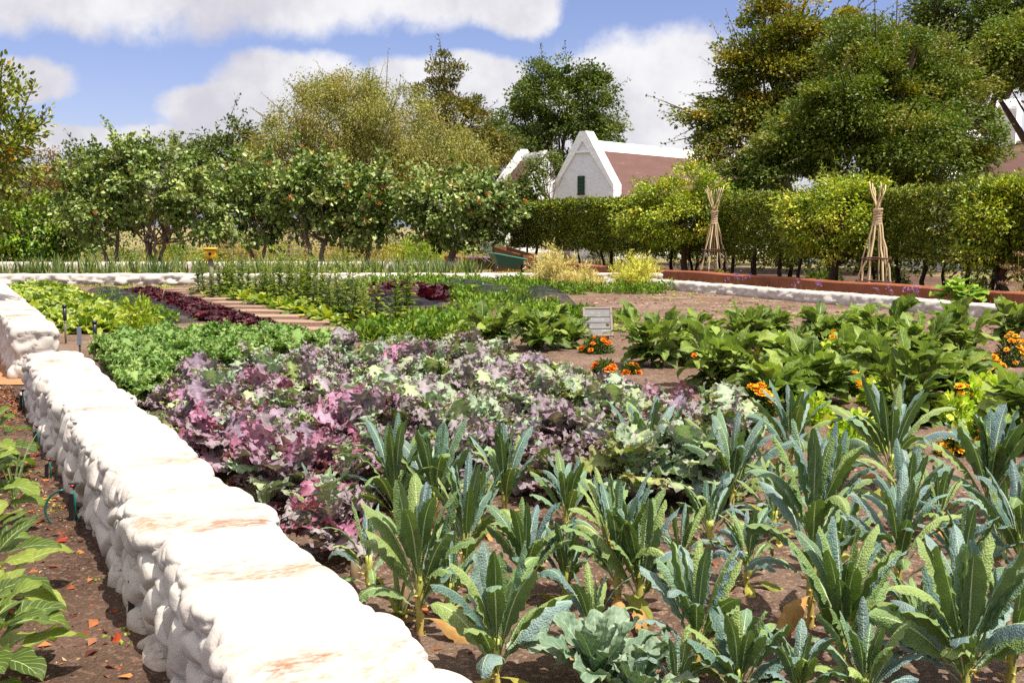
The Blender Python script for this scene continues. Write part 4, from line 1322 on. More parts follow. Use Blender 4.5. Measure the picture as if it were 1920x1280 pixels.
# wheelbarrow
b = P(950, 514)
t = thing("wheelbarrow", "teal wheelbarrow parked by the slatted wooden compost bin", "wheelbarrow", (b[0], b[1], 0), PI + 0.35)
TEAL = lin(38, 150, 140, 0.75); TEALD = lin(28, 92, 84, 0.6)
tb = MB()
top = np.array([(-0.62, -0.33, 0.52), (0.58, -0.36, 0.74), (0.58, 0.36, 0.74), (-0.62, 0.33, 0.52)])
bot = np.array([(-0.30, -0.20, 0.22), (0.36, -0.22, 0.28), (0.36, 0.22, 0.28), (-0.30, 0.20, 0.22)])
cen = np.array([0, 0, 0.5])
inn_t = cen + (top - cen) * [0.95, 0.92, 1]; inn_b = bot * [0.92, 0.9, 1] + [0, 0, 0.03]
V = np.concatenate([top, bot, inn_t, inn_b])
q = [(0, 4, 5, 1), (1, 5, 6, 2), (2, 6, 7, 3), (3, 7, 4, 0), (4, 7, 6, 5)]
qi = [(8, 9, 13, 12), (9, 10, 14, 13), (10, 11, 15, 14), (11, 8, 12, 15), (12, 13, 14, 15), (0, 1, 9, 8), (1, 2, 10, 9), (2, 3, 11, 10), (3, 0, 8, 11)]
cc = np.concatenate([np.tile(TEALD, (8, 1)), np.tile(TEAL * 1.2, (8, 1))])
tb.add(V, q + qi, None, None, cc)
for i in range(4):
    tube(tb, [top[i], top[(i + 1) % 4]], 0.018, 8, TEAL)
link("tray", tb.mesh("barrow_tray", M_PAINT, False), t)
fb = MB()
for s in (-1, 1):
    tube(fb, [(-0.72, s * 0.06, 0.18), (-0.2, s * 0.2, 0.2), (0.5, s * 0.26, 0.33), (1.0, s * 0.3, 0.62)], 0.016, 8, lin(60, 60, 62, 0.5))
    tube(fb, [(0.42, s * 0.25, 0.3), (0.5, s * 0.27, 0.0)], 0.015, 8, lin(60, 60, 62, 0.5))
link("frame", fb.mesh("barrow_frame", M_PLASTIC), t)
wb = MB(); lathe(wb, [(0.10, -0.04), (0.16, -0.045), (0.19, -0.02), (0.19, 0.02), (0.16, 0.045), (0.10, 0.04), (0.10, -0.04)], 24, (0, 0, 0), lin(40, 38, 38, 0.5))
wh = link("wheel", wb.mesh("barrow_wheel", M_PLASTIC), t, (-0.70, 0, 0.19)); wh.rotation_euler = (PI / 2, 0, 0)
hb2 = MB(); lathe(hb2, [(0, -0.05), (0.1, -0.02), (0.1, 0.02), (0, 0.05)], 16, (0, 0, 0), lin(150, 50, 40, 0.6)); link("rim", hb2.mesh("barrow_rim", M_PLASTIC), wh)

# compost bin
b = P(979, 510)
t = thing("compost_bin", "slatted dark wood compost bin with slanting open top behind the wheelbarrow", "compost bin", (b[0], b[1], 0), 0.9)
mb = MB()
BR = lin(138, 92, 58, 0.55)
Lx, Ly, Hh, Hl = 0.8, 1.35, 0.92, 0.62
def zt(y): return Hl + (Hh - Hl) * (y / Ly)
for f in ('front', 'back'):
    mb = MB()
    y = 0 if f == 'front' else Ly
    H_ = Hl if f == 'front' else Hh
    n = 4 if f == 'front' else 6
    for i in range(n):
        box(mb, (0, y - 0.015, H_ * i / n + 0.01), (Lx, y + 0.015, H_ * (i + 1) / n - 0.012), BR * (0.75 + 0.5 * rng.random()), 0.004)
    link("end_panel", mb.mesh("bin_ends", M_WOOD, False), t)
for x in (0, Lx):
    mb = MB()
    for i in range(5):
        f0, f1 = i / 5 + 0.012, (i + 1) / 5 - 0.012
        v = np.array([(x + dx, y, zt(y) * f) for dx in (-0.015, 0.015) for y in (0.02, Ly - 0.02) for f in (f0, f1)])
        mb.add(v, [(0, 1, 3, 2), (4, 6, 7, 5), (0, 4, 5, 1), (2, 3, 7, 6), (0, 2, 6, 4), (1, 5, 7, 3)], None, None, BR * (0.75 + 0.5 * rng.random()))
    link("side_panel", mb.mesh("bin_side", M_WOOD, False), t)
for x in (0, Lx):
    for y in (0, Ly):
        mb = MB(); box(mb, (x - 0.035, y - 0.035, -0.02), (x + 0.035, y + 0.035, zt(y) + 0.03), lin(84, 60, 46, 0.5), 0.004); link("post", mb.mesh("bin_post", M_WOOD, False), t)
bush("compost_heap", "green cuttings lying inside the slatted compost bin", 980, 500, 470, 24, YG, 0.1, 300, width=0.3, cat="compost")

# slate sign
b = P(1122, 640)
t = thing("slate_sign", "tilted grey slate sign with faint chalk lines and timber frame among the aubergines", "sign", (b[0], b[1], 0), 0.06)
k = b[1] / FPX
W_, H_ = 56 * k, 58 * k
z0 = D(1120, 628, b[1])[2] - 0.02
m_, n_, o_ = newmat("slate_board")
v_ = n_.new("ShaderNodeTexCoord").outputs["Object"]
sx = n_.new("ShaderNodeSeparateXYZ"); n_.put(sx.inputs[0], v_)
ln = n_.math('FRACT', n_.math('MULTIPLY', sx.outputs[2], 18.0))
txt = n_.math('MULTIPLY', n_.math('GREATER_THAN', n_.noise(n_.vmath('MULTIPLY', v_, (90, 1, 60)), 1.0, 3, 0.7), 0.54), n_.math('MULTIPLY', n_.math('GREATER_THAN', ln, 0.35), n_.math('LESS_THAN', ln, 0.75)))
txt = n_.math('MULTIPLY', txt, n_.smooth(n_.noise(n_.vmath('MULTIPLY', v_, (6, 1, 14)), 1.0, 2), 0.46, 0.56))
sc = n_.mix(n_.noise(v_, 9, 5), lin(140, 138, 134, 0.55), lin(162, 159, 154, 0.55))
n_.l.new(princ(n_, n_.mix(n_.math('MULTIPLY', txt, 0.55), sc, lin(225, 224, 218, 0.8)), 0.6), o_.inputs[0])
bm_ = MB()
edges = [0.0, 0.25, 0.46, 0.66, 1.0]
for i in range(4):
    box(bm_, (-W_ / 2 + 0.03, -0.012, H_ * edges[i] + 0.03 * (i == 0) + 0.004), (W_ / 2 - 0.03, 0.0, H_ * edges[i + 1] - 0.03 * (i == 3) - 0.004), (0.4, 0.4, 0.4), 0.002)
TL = (-math.radians(24), 0)
bd = link("board", bm_.mesh("sign_board", m_, False), t, (0, 0, z0), 0, 1, TL)
fr = MB()
FC = lin(178, 160, 146, 0.6)
box(fr, (-W_ / 2, -0.022, 0), (-W_ / 2 + 0.032, 0.022, H_), FC, 0.004); box(fr, (W_ / 2 - 0.032, -0.022, 0), (W_ / 2, 0.022, H_), FC, 0.004)
box(fr, (-W_ / 2 + 0.033, -0.022, 0), (W_ / 2 - 0.033, 0.022, 0.03), FC, 0.004); box(fr, (-W_ / 2 + 0.033, -0.022, H_ - 0.03), (W_ / 2 - 0.033, 0.022, H_), FC, 0.004)
box(fr, (-W_ / 2 + 0.033, 0.003, 0.031), (W_ / 2 - 0.033, 0.018, H_ - 0.031), FC * 0.6)
link("frame", fr.mesh("sign_frame", M_WOOD, False), t, (0, 0, z0), 0, 1, TL)
for s in (-1, 1):
    lg = MB(); box(lg, (s * W_ * 0.33 - 0.02, 0.05, -0.05), (s * W_ * 0.33 + 0.02, 0.09, z0 + 0.18), lin(120, 96, 78, 0.5), 0.004); link("leg", lg.mesh("sign_leg", M_WOOD, False), t)

# sprinklers, stakes, zinc plant labels
def sprinkler(label, px, pbase, ptop, hz=0.0):
    b = P(px, pbase)
    H = D(px, ptop, b[1])[2]
    t = thing("sprinkler", label, "sprinkler", (b[0], b[1], 0), rng.random() * 6)
    hb = 0.19 * H / 0.5
    a = MB(); tube(a, [(0, 0, -0.05), (0.004, 0, H * 0.4), (0, 0, H * 0.62)], 0.014, 10, lin(156, 142, 122, 0.6)); lathe(a, [(0.014, H * 0.55), (0.019, H * 0.56), (0.019, H * 0.6), (0.0, H * 0.62)], 12, (0, 0, 0), lin(170, 156, 130, 0.6))
    link("riser_pipe", a.mesh("riser", M_PLASTIC), t)
    a = MB(); lathe(a, [(0, H * 0.62), (0.024, H * 0.62), (0.026, H * 0.66), (0.026, H * 0.93), (0.0, H * 0.935)], 18, (0, 0, 0), lin(34, 34, 36, 0.5)); link("body", a.mesh("sprinkler_body", M_PLASTIC), t)
    a = MB(); lathe(a, [(0, H * 0.936), (0.033, H * 0.936), (0.034, H * 0.97), (0.024, H), (0, H)], 18, (0, 0, 0), lin(26, 26, 28, 0.5)); link("cap", a.mesh("sprinkler_cap", M_PLASTIC), t)
sprinkler("black pop up sprinkler head on a pale pipe nearer the step of the raised wall", 124, 648, 571)
sprinkler("black pop up sprinkler head on a pipe touching the green curly kale", 180, 675, 601)
def plant_label(label, px, pbase, ptop, wpx, lines=True):
    b = P(px, pbase)
    k = b[1] / FPX
    H = D(px, ptop, b[1])[2]
    a = MB(); box(a, (-wpx * k / 2, -0.004, H * 0.35), (wpx * k / 2, 0.004, H), lin(150, 158, 172, 0.6), 0.002); box(a, (-0.012, 0.005, -0.05), (0.012, 0.02, H * 0.9), lin(110, 100, 90, 0.5))
    tag(link("plant_label", a.mesh("plant_label", M_PLATE, False), None, (b[0], b[1], 0), 0.25), label, "plant label")
m_, n_, o_ = newmat("zinc_plate")
v_ = n_.new("ShaderNodeTexCoord").outputs["Object"]
tx = n_.math('GREATER_THAN', n_.noise(n_.vmath('MULTIPLY', v_, (160, 1, 110)), 1.0, 3, 0.6), 0.55)
n_.l.new(princ(n_, n_.mix(n_.math('MULTIPLY', tx, 0.6), attr(n_, "Col").outputs["Color"], lin(80, 84, 92, 0.6)), 0.5, None, 0.5, 0.2), o_.inputs[0])
M_PLATE = m_
plant_label("upright zinc plant label between the two black sprinkler heads", 150, 665, 613, 8)
plant_label("small pale plant label behind the curly kale by the black net", 302, 632, 611, 12)

def stake(label, px, pbase, ptop, r, c, name="cane_stake", cat="stake", lean=0.0, group=None):
    b = P(px, pbase); H = D(px, ptop, b[1])[2]
    a = MB(); tube(a, [(0, 0, -0.05), (lean * 0.5, 0.0, H * 0.5), (lean, 0.02, H)], [r, r, r * 0.9], 7, c)
    tag(link(name, a.mesh(name, M_WOOD), None, (b[0], b[1], 0)), label, cat, group)
CN = lin(196, 160, 112, 0.6)
stake("pale cane stake at the end of the dark red lettuce row", 301, 571, 533, 0.011, CN, lean=0.12)
stake("pale cane leaning at the far end of the black net", 208, 552, 536, 0.012, CN, lean=0.2)
stake("thin cane standing in the low greens beyond the aubergines", 1024, 590, 555, 0.01, CN)
stake("short cane stake behind the purple kale edge", 806, 622, 600, 0.01, CN)
stake("short timber peg at the edge of the bare soil below the golden plume", 1160, 552, 540, 0.02, lin(110, 80, 62, 0.55), "timber_peg", "peg")
stake("dark timber peg near the white wall above bare soil", 1248, 551, 537, 0.02, lin(96, 70, 56, 0.55), "timber_peg", "peg")
stake("grey iron peg beside the dark red lettuce patch", 822, 560, 528, 0.012, lin(80, 76, 74, 0.5), "iron_peg", "peg")
stake("small weathered peg by the leek clump near the wall edge", 760, 1165, 1110, 0.02, lin(140, 112, 86, 0.55), "timber_peg", "peg")
stake("weathered peg behind the spiky small kale at the wall edge", 665, 1095, 1050, 0.022, lin(150, 124, 96, 0.55), "timber_peg", "peg")

# drip stakes along the wall foot
def drip(label, px, pbase, ptop, loop=False):
    b = P(px, pbase); H = D(px, ptop, b[1])[2]
    t = thing("drip_stake", label, "irrigation stake", (b[0], b[1], 0), rng.random() * 0.5)
    a = MB()
    box(a, (-0.012, -0.006, -0.05), (0.012, 0.006, H * 0.75), lin(44, 42, 44, 0.5), 0.002, Matrix.Rotation(0.06, 4, 'Y'))
    link("stake", a.mesh("drip_stake_body", M_PLASTIC, False), t)
    a = MB(); tube(a, [(0.03, 0, -0.02), (0.028, 0, H * 0.5), (0.022, 0, H * 0.92)], 0.006, 8, lin(20, 120, 104, 0.6))
    if loop:
        an = np.linspace(0, PI * 1.35, 16)
        tube(a, np.stack([-0.03 - 0.10 * np.sin(an), 0.02 * np.cos(an), 0.10 + 0.10 * np.cos(an)], 1), 0.006, 8, lin(26, 96, 88, 0.6))
    link("feed_tube", a.mesh("drip_tube", M_PLASTIC), t)
    a = MB(); box(a, (0.006, -0.011, H * 0.9), (0.036, 0.011, H * 0.97), lin(30, 30, 32, 0.5), 0.003); box(a, (-0.004, -0.008, H * 0.971), (0.05, 0.008, H), lin(30, 30, 32, 0.5), 0.002)
    em = link("emitter", a.mesh("drip_emitter", M_PLASTIC, False), t)
    a = MB(); lathe(a, [(0, 0), (0.008, 0), (0.008, 0.006), (0, 0.006)], 10, (0.02, -0.016, H * 0.935), lin(226, 60, 30, 0.8)); link("red_dial", a.mesh("dial", M_PLASTIC), em)
drip("black drip irrigation stake with red dial nearest the camera at the wall foot", 245, 1180, 1088)
drip("drip stake with a teal tube looped beside it on the mulch", 133, 985, 905, True)
drip("thin black drip stake between the looped one and the tall plain stake", 87, 902, 858)
drip("tall plain black drip stake with a trailing teal hose by the wall", 65, 848, 795)
drip("most distant black drip stake on the shaded mulch", 39, 772, 730)

# stepping slabs and planks
SL = lin(172, 140, 118, 0.62)
def slab(label, px, py, w, d, rz, c=SL, th=0.06, group=None, name="stepping_slab", cat="slab"):
    b = P(px, py)
    a = MB(); n = 11
    out = []
    for i in range(n):
        an = 2 * PI * i / n
        sq = 1 / max(abs(math.cos(an)), abs(math.sin(an))) * 0.92
        out.append((math.cos(an) * w / 2 * sq * (0.95 + 0.1 * rng.random()), math.sin(an) * d / 2 * sq * (0.93 + 0.12 * rng.random())))
    o_ = np.array(out)
    V = np.concatenate([np.c_[o_, np.full(n, -0.02)], np.c_[o_, np.full(n, th - 0.01)], np.c_[o_ * 0.97, np.full(n, th)]])
    q = [(i, (i + 1) % n, n + (i + 1) % n, n + i) for i in range(n)] + [(n + i, n + (i + 1) % n, 2 * n + (i + 1) % n, 2 * n + i) for i in range(n)]
    a.add(V, q, [(2 * n, 2 * n + i, 2 * n + i + 1) for i in range(1, n - 1)], None, c * (0.85 + 0.3 * rng.random()))
    tag(link(name, a.mesh(name, M_WOOD, False), None, (b[0], b[1], 0), rz), label, cat, group)
steps = np.array([(592, 622), (560, 608), (531, 597), (505, 587), (480, 579), (455, 571), (432, 564), (410, 558), (390, 553), (372, 549), (352, 545)])
for i, (x, y) in enumerate(steps):
    slab(("pale split timber step closest to the purple kale, end of the stepped path" if i == 0 else "farthest timber step of the stepped path, near the white wall" if i == 10 else "flat brown timber step in the path beside the dark red lettuce row"), x, y, 1.35, 0.5, -0.12 + rng.normal() * 0.05, group="steps beside the lettuce row")
for x, y, w_, lab in ((1275, 560, 1.3, "weathered grey board sunk in the bare soil beyond the slate sign"), (1375, 576, 1.0, "short grey board on the bare soil below the thin wigwam"), (1480, 590, 1.5, "long grey stepping board on bare soil before the thick wigwam"), (1010, 536, 1.6, "timber edging board at the end of the golden plumes"), (1430, 566, 0.9, "small grey board half buried in the bare soil by the white wall")):
    slab(lab, x, y, w_, 0.32, 0.05, lin(168, 146, 132, 0.6), 0.03, None, "garden_board", "board")
for x, y, lab in ((1270, 625, "pinkish flat stone behind the large aubergine by the slate sign"), (1530, 632, "pale flat stone between two aubergine plants")):
    slab(lab, x, y, 0.6, 0.5, 0.4, lin(186, 150, 132, 0.65), 0.05, None, "flat_stone", "stone")

# timber trellises seen between the far trees
def trellis(label, px, pb_, pt, wpx, depth, n):
    b = D(px, pb_, depth); H = D(px, pt, depth)[2]; w = wpx * depth / FPX
    t = thing("trellis", label, "trellis", (b[0], b[1], 0), 0.1)
    for s in (0, 1):
        a = MB(); box(a, (s * w - 0.04, -0.04, -0.05), (s * w + 0.04, 0.04, H), lin(150, 124, 100, 0.55), 0.005); link("post", a.mesh("trellis_post", M_WOOD, False), t)
    for i in range(n):
        a = MB(); z = H * (0.25 + 0.72 * i / (n - 1)); box(a, (-0.1, -0.062, z - 0.03), (w + 0.1, -0.041, z + 0.03), lin(176, 156, 130, 0.6), 0.004); link("slat", a.mesh("trellis_slat", M_WOOD, False), t)
trellis("weathered slatted trellis behind the large orchard tree", 408, 480, 398, 30, 50, 9)
trellis("grey slatted trellis behind the slender dark stemmed tree", 542, 480, 432, 30, 50, 6)
b = P(440, 492)
t = thing("garden_bench", "low brown plank bench behind the yellow bird house", "bench", (b[0], b[1] + 0.5, 0), 0)
a = MB(); box(a, (-0.9, -0.2, 0.38), (0.9, 0.2, 0.45), lin(150, 118, 92, 0.55), 0.006); link("seat", a.mesh("bench_seat", M_WOOD, False), t)
for x in (-0.75, 0.75):
    a = MB(); box(a, (x - 0.06, -0.18, -0.02), (x + 0.06, 0.18, 0.377), lin(120, 96, 76, 0.5), 0.006); link("leg", a.mesh("bench_leg", M_WOOD, False), t)

# black shade nets over low hoops
m_, n_, o_ = newmat("black_net")
v_ = n_.new("ShaderNodeTexCoord").outputs["Object"]
d_ = n_.new("ShaderNodeBsdfDiffuse"); d_.inputs[0].default_value = (0.035, 0.036, 0.042, 1)
tr_ = n_.new("ShaderNodeBsdfTransparent")
mx_ = n_.new("ShaderNodeMixShader")
n_.put(mx_.inputs[0], n_.smooth(n_.noise(v_, 3.5, 4, 0.6), 0.3, 0.7, 0.22, 0.55))
n_.l.new(tr_.outputs[0], mx_.inputs[1]); n_.l.new(d_.outputs[0], mx_.inputs[2]); n_.l.new(mx_.outputs[0], o_.inputs[0])
M_NET = m_
def net(label, pa, pb_, w, h, sag=0.0):
    A_, B_ = P(*pa), P(*pb_)
    L = np.linalg.norm((B_ - A_)[:2]); rz = math.atan2(B_[1] - A_[1], B_[0] - A_[0])
    t = thing("net_tunnel", label, "crop net", (A_[0], A_[1], 0), rz)
    n, m = int(L / 0.12), 22
    X, Y = np.meshgrid(np.linspace(0, L, n + 1), np.linspace(-1, 1, m + 1), indexing='ij')
    X, Y = X.ravel(), Y.ravel()
    hoop = 1 - 0.16 * np.abs(np.sin(X * PI / 1.3))
    end = np.clip(np.minimum(X, L - X) / 0.7, 0, 1) ** 0.6
    Z = h * hoop * end * np.sqrt(np.clip(1 - np.abs(Y) ** 2.4, 0, 1))
    p = np.stack([X, Y * w / 2 * (1 + 0.05 * np.sin(X * 2)), Z], 1)
    nz = vnoise(p * 3, 77, 3)
    p[:, 2] = np.maximum(p[:, 2] + nz * 0.05, 0.012) ; p[:, 1] += vnoise(p * 1.5, 78, 2) * 0.10
    mb = MB(); mb.add(p, grid_q(n, m), None, None, (0.03, 0.03, 0.03))
    link("net", mb.mesh("net_sheet", M_NET), t)
    for x in np.arange(0.65, L - 0.3, 1.3):
        a = np.linspace(0, PI, 13)
        hb = MB(); tube(hb, np.stack([np.full(13, x), np.cos(a) * w * 0.47, np.sin(a) * h * 0.93 - 0.01], 1), 0.006, 6, lin(60, 58, 60, 0.5)); link("hoop", hb.mesh("net_hoop", M_PLASTIC), t)
net("long black shade net tunnel between green leafy row and dark red lettuce row", (318, 610), (190, 552), 1.05, 0.26)
net("black shade net mound beside the small patch of dark red lettuce", (855, 606), (700, 572), 1.1, 0.32)
net("black shade net draped over low greens beyond the lettuce patch", (960, 574), (845, 545), 1.2, 0.38)
net("small black net mound at the edge of the bare soil by the thin cane", (1045, 585), (1000, 558), 1.0, 0.36)
net("flat dark net bundle lying behind the slate sign", (1160, 583), (1085, 580), 0.5, 0.12)
net("black net sheet behind the bolting greens by the far white wall", (615, 566), (575, 548), 0.9, 0.25)
# ------------------------------------------------------------------ vegetable leaves
def smooth01(x, a, b):
    t = np.clip((x - a) / (b - a), 0, 1)
    return t * t * (3 - 2 * t)

def blade(L, W, prof, nt=16, nu=6, tilt=0.8, bend=0.8, bp=1.5, cup=0.0, roll=0.0, ruf=0.0, rufn=5.0, teeth=0.0, lobes=None, twist=0.0, wav=0.0):
    t = np.linspace(0, 1, nt + 1)
    ang = tilt - bend * t ** bp
    ds = L / nt
    am = (ang[:-1] + ang[1:]) / 2
    cx = np.concatenate([[0], np.cumsum(np.cos(am)) * ds]); cz = np.concatenate([[0], np.cumsum(np.sin(am)) * ds])
    nx, nz = -np.sin(ang), np.cos(ang)
    w = prof(t) * W / 2
    if lobes is not None: w = w * lobes(t)
    u = np.linspace(-1, 1, nu + 1)
    T, U = np.meshgrid(t, u, indexing='ij')
    lat = U * w[:, None]
    if teeth > 0:
        for j in (0, nu):
            lat[:, j] *= 1 + teeth * (rng.random(nt + 1) - 0.45) * 2
        for j in (1, nu - 1):
            lat[:, j] *= 1 + 0.4 * teeth * (rng.random(nt + 1) - 0.5) * 2
    hgt = cup * np.abs(U) ** 1.4 * w[:, None] - roll * U ** 2 * w[:, None]
    if ruf > 0:
        ph = rng.random(4) * 6.28
        wv = np.where(U < 0, np.sin(2 * PI * rufn * T + ph[0]) + 0.5 * np.sin(2 * PI * rufn * 2.3 * T + ph[1]), np.sin(2 * PI * rufn * T + ph[2]) + 0.5 * np.sin(2 * PI * rufn * 2.1 * T + ph[3]))
        hgt = hgt + ruf * W * np.abs(U) ** 2.2 * wv * smooth01(T, 0.05, 0.3)
    if wav > 0:
        hgt = hgt + wav * W * (rng.random(U.shape) - 0.5) * (np.abs(U) > 0.05)
    if twist:
        a = twist * T
        lat, hgt = lat * np.cos(a) - hgt * np.sin(a), lat * np.sin(a) + hgt * np.cos(a)
    V = np.stack([cx[:, None] + nx[:, None] * hgt, lat, cz[:, None] + nz[:, None] * hgt], -1).reshape(-1, 3)
    return V, grid_q(nt, nu), np.stack([U, T], -1).reshape(-1, 2)

def strap(t):
    return (0.10 + 0.90 * smooth01(t, 0.10, 0.50)) * np.sqrt(np.clip(1 - np.clip((t - 0.66) / 0.345, 0, 1) ** 2.2, 0, 1)) * (1 - 0.10 * np.abs(t - 0.6))
def ovate(t):
    return 0.10 + 0.9 * np.clip(np.sin(PI * np.clip((t - 0.14) / 0.86, 0, 1) ** 0.75), 0, 1) ** 0.75 * (t > 0.12) - 0.10 * (t > 0.97)
def pointed(t):
    x = np.clip((t - 0.16) / 0.84, 0, 1)
    return 0.08 * (t < 0.97) + 0.92 * np.clip(np.sin(PI * x ** 0.62), 0, 1) ** 0.95
def oblong(t):
    return 0.10 + 0.9 * smooth01(t, 0.12, 0.45) * np.sqrt(np.clip(1 - np.clip((t - 0.6) / 0.405, 0, 1) ** 2, 0, 1)) - 0.08 * (t > 0.98)
def spoon(t):
    return 0.25 + 0.75 * smooth01(t, 0.0, 0.7) * np.sqrt(np.clip(1 - np.clip((t - 0.7) / 0.302, 0, 1) ** 2.5, 0, 1))

def frills(mb, V, uv, c, n, size, umin, lift=0.3, width=0.8):
    ok = np.where((np.abs(uv[:, 0]) > umin) & (uv[:, 1] > 0.25))[0]
    k = rng.choice(ok, n)
    ctr = V[np.abs(uv[:, 0]) < 0.01]
    tt = uv[np.abs(uv[:, 0]) < 0.01][:, 1]
    mid = np.array([np.interp(uv[k, 1], tt, ctr[:, j]) for j in range(3)]).T
    d = V[k] - mid
    d = d / (np.linalg.norm(d, axis=1, keepdims=True) + 1e-6) + rng.normal(size=(n, 3)) * 0.55 + [0, 0, lift]
    cloud(mb, V[k] + rng.normal(size=(n, 3)) * size * 0.15, d, size * (0.5 + 0.8 * rng.random(n)), c[k] * (0.85 + 0.3 * rng.random((n, 1))), width, 0.4)

# ---- lacinato kale
def lacinato(height, stem_h, nl, L, W, spread, yellow=0, lean=0.0, greener=0.42, seedk=0):
    """(leaves mesh, stem mesh, yellow leaf meshes)"""
    mb = MB()
    base_c = [lin(114, 142, 136, 0.62), lin(98, 128, 118, 0.6), lin(132, 154, 152, 0.64), lin(120, 148, 116, 0.62), lin(112, 136, 142, 0.62)]
    gr_c = [lin(126, 152, 92, 0.62), lin(146, 164, 96, 0.64)]
    ang = rng.random() * 6.28
    for i in range(nl):
        f = i / (nl - 1)                          # 0 inner, 1 outer
        ang += 2.4 + rng.normal() * 0.25
        tl = math.radians(87 - 44 * spread * f ** 1.15 + rng.normal() * 5)
        bd = math.radians(14 + 78 * f * spread + rng.normal() * 14 + (60 if rng.random() < 0.22 * spread else 0) + 40 * max(0, f - 0.75))
        ll = L * (0.62 + 0.5 * math.sin(PI * (0.25 + 0.6 * f)) ** 1.0) * (0.9 + 0.2 * rng.random())
        ww = W * (0.75 + 0.45 * f) * (0.85 + 0.3 * rng.random())
        V, q, uv = blade(ll, ww, strap, 22, 8, tl, bd, 2.3, cup=-0.1 if rng.random() < 0.3 else 0.22, roll=0.4 + 0.55 * rng.random(), ruf=0.07 + 0.04 * rng.random(), rufn=5 + 3 * rng.random(),
                         teeth=0.10, twist=rng.normal() * 0.5, wav=0.03)
        V[:, 0] += 0.012
        V = rotz(V, ang)
        V[:, 2] += stem_h * (1.0 - 0.5 * f ** 1.5) - 0.01
        c0 = (gr_c[rng.integers(2)] if rng.random() < greener * (0.4 + f) else base_c[rng.integers(5)]) * (0.82 + 0.36 * rng.random())
        c = np.tile(c0, (len(V), 1))
        pet = smooth01(uv[:, 1], 0.36, 0.08)[:, None]
        c = c * (1 - pet) + lin(178, 196, 140, 0.6) * pet
        edge = (smooth01(np.abs(uv[:, 0]), 0.8, 1.0) * 0.35)[:, None]
        c = c * (1 - edge) + lin(160, 186, 130, 0.6) * edge
        mb.add(V, q, None, uv, c)
    sb = MB()
    n = 9
    z = np.linspace(-0.04, stem_h + 0.03, n)
    pts = np.stack([lean * ((z / max(stem_h, 0.05)) - 1) + rng.normal(size=n) * 0.003, rng.normal(size=n) * 0.003, z], 1)
    sc = np.linspace(0, 1, n)[:, None]
    cs = lin(178, 152, 112, 0.6) * (1 - sc) + lin(166, 184, 120, 0.6) * sc
    tube(sb, pts, np.linspace(0.017, 0.015, n) * (1 + 0.12 * rng.normal(size=n)), 9, cs)
    for k in range(int(stem_h / 0.022)):           # leaf scars and stubs
        zz = 0.03 + k * 0.022; a = k * 2.4
        i = np.interp(zz, z, np.arange(n)); p0 = np.array([np.interp(zz, z, pts[:, 0]), 0, zz])
        dr = np.array([math.cos(a), math.sin(a), 0.25])
        ln = 0.006 if rng.random() < 0.75 else 0.03
        tube(sb, [p0 + dr * 0.012, p0 + dr * (0.016 + ln)], [0.007, 0.004], 6, lin(190, 176, 124, 0.6))
    ys = []
    for k in range(yellow):
        yb = MB()
        V, q, uv = blade(L * 0.85, W * 1.1, strap, 14, 6, math.radians(10 + 15 * rng.random()), math.radians(60 + 40 * rng.random()), 1.2, roll=0.4, ruf=0.07, rufn=5, teeth=0.15, twist=rng.normal() * 0.8)
        V = rotz(V, rng.random() * 6.28); V[:, 2] = np.maximum(V[:, 2] + stem_h * 0.35, 0.02)
        c0 = [lin(196, 188, 90, 0.65), lin(206, 160, 96, 0.65), lin(172, 176, 84, 0.6)][rng.integers(3)]
        yb.add(V, q, None, uv, np.tile(c0, (len(V), 1)) * (0.85 + 0.3 * rng.random((len(V), 1))))
        ys.append(yb)
    return mb, sb, ys

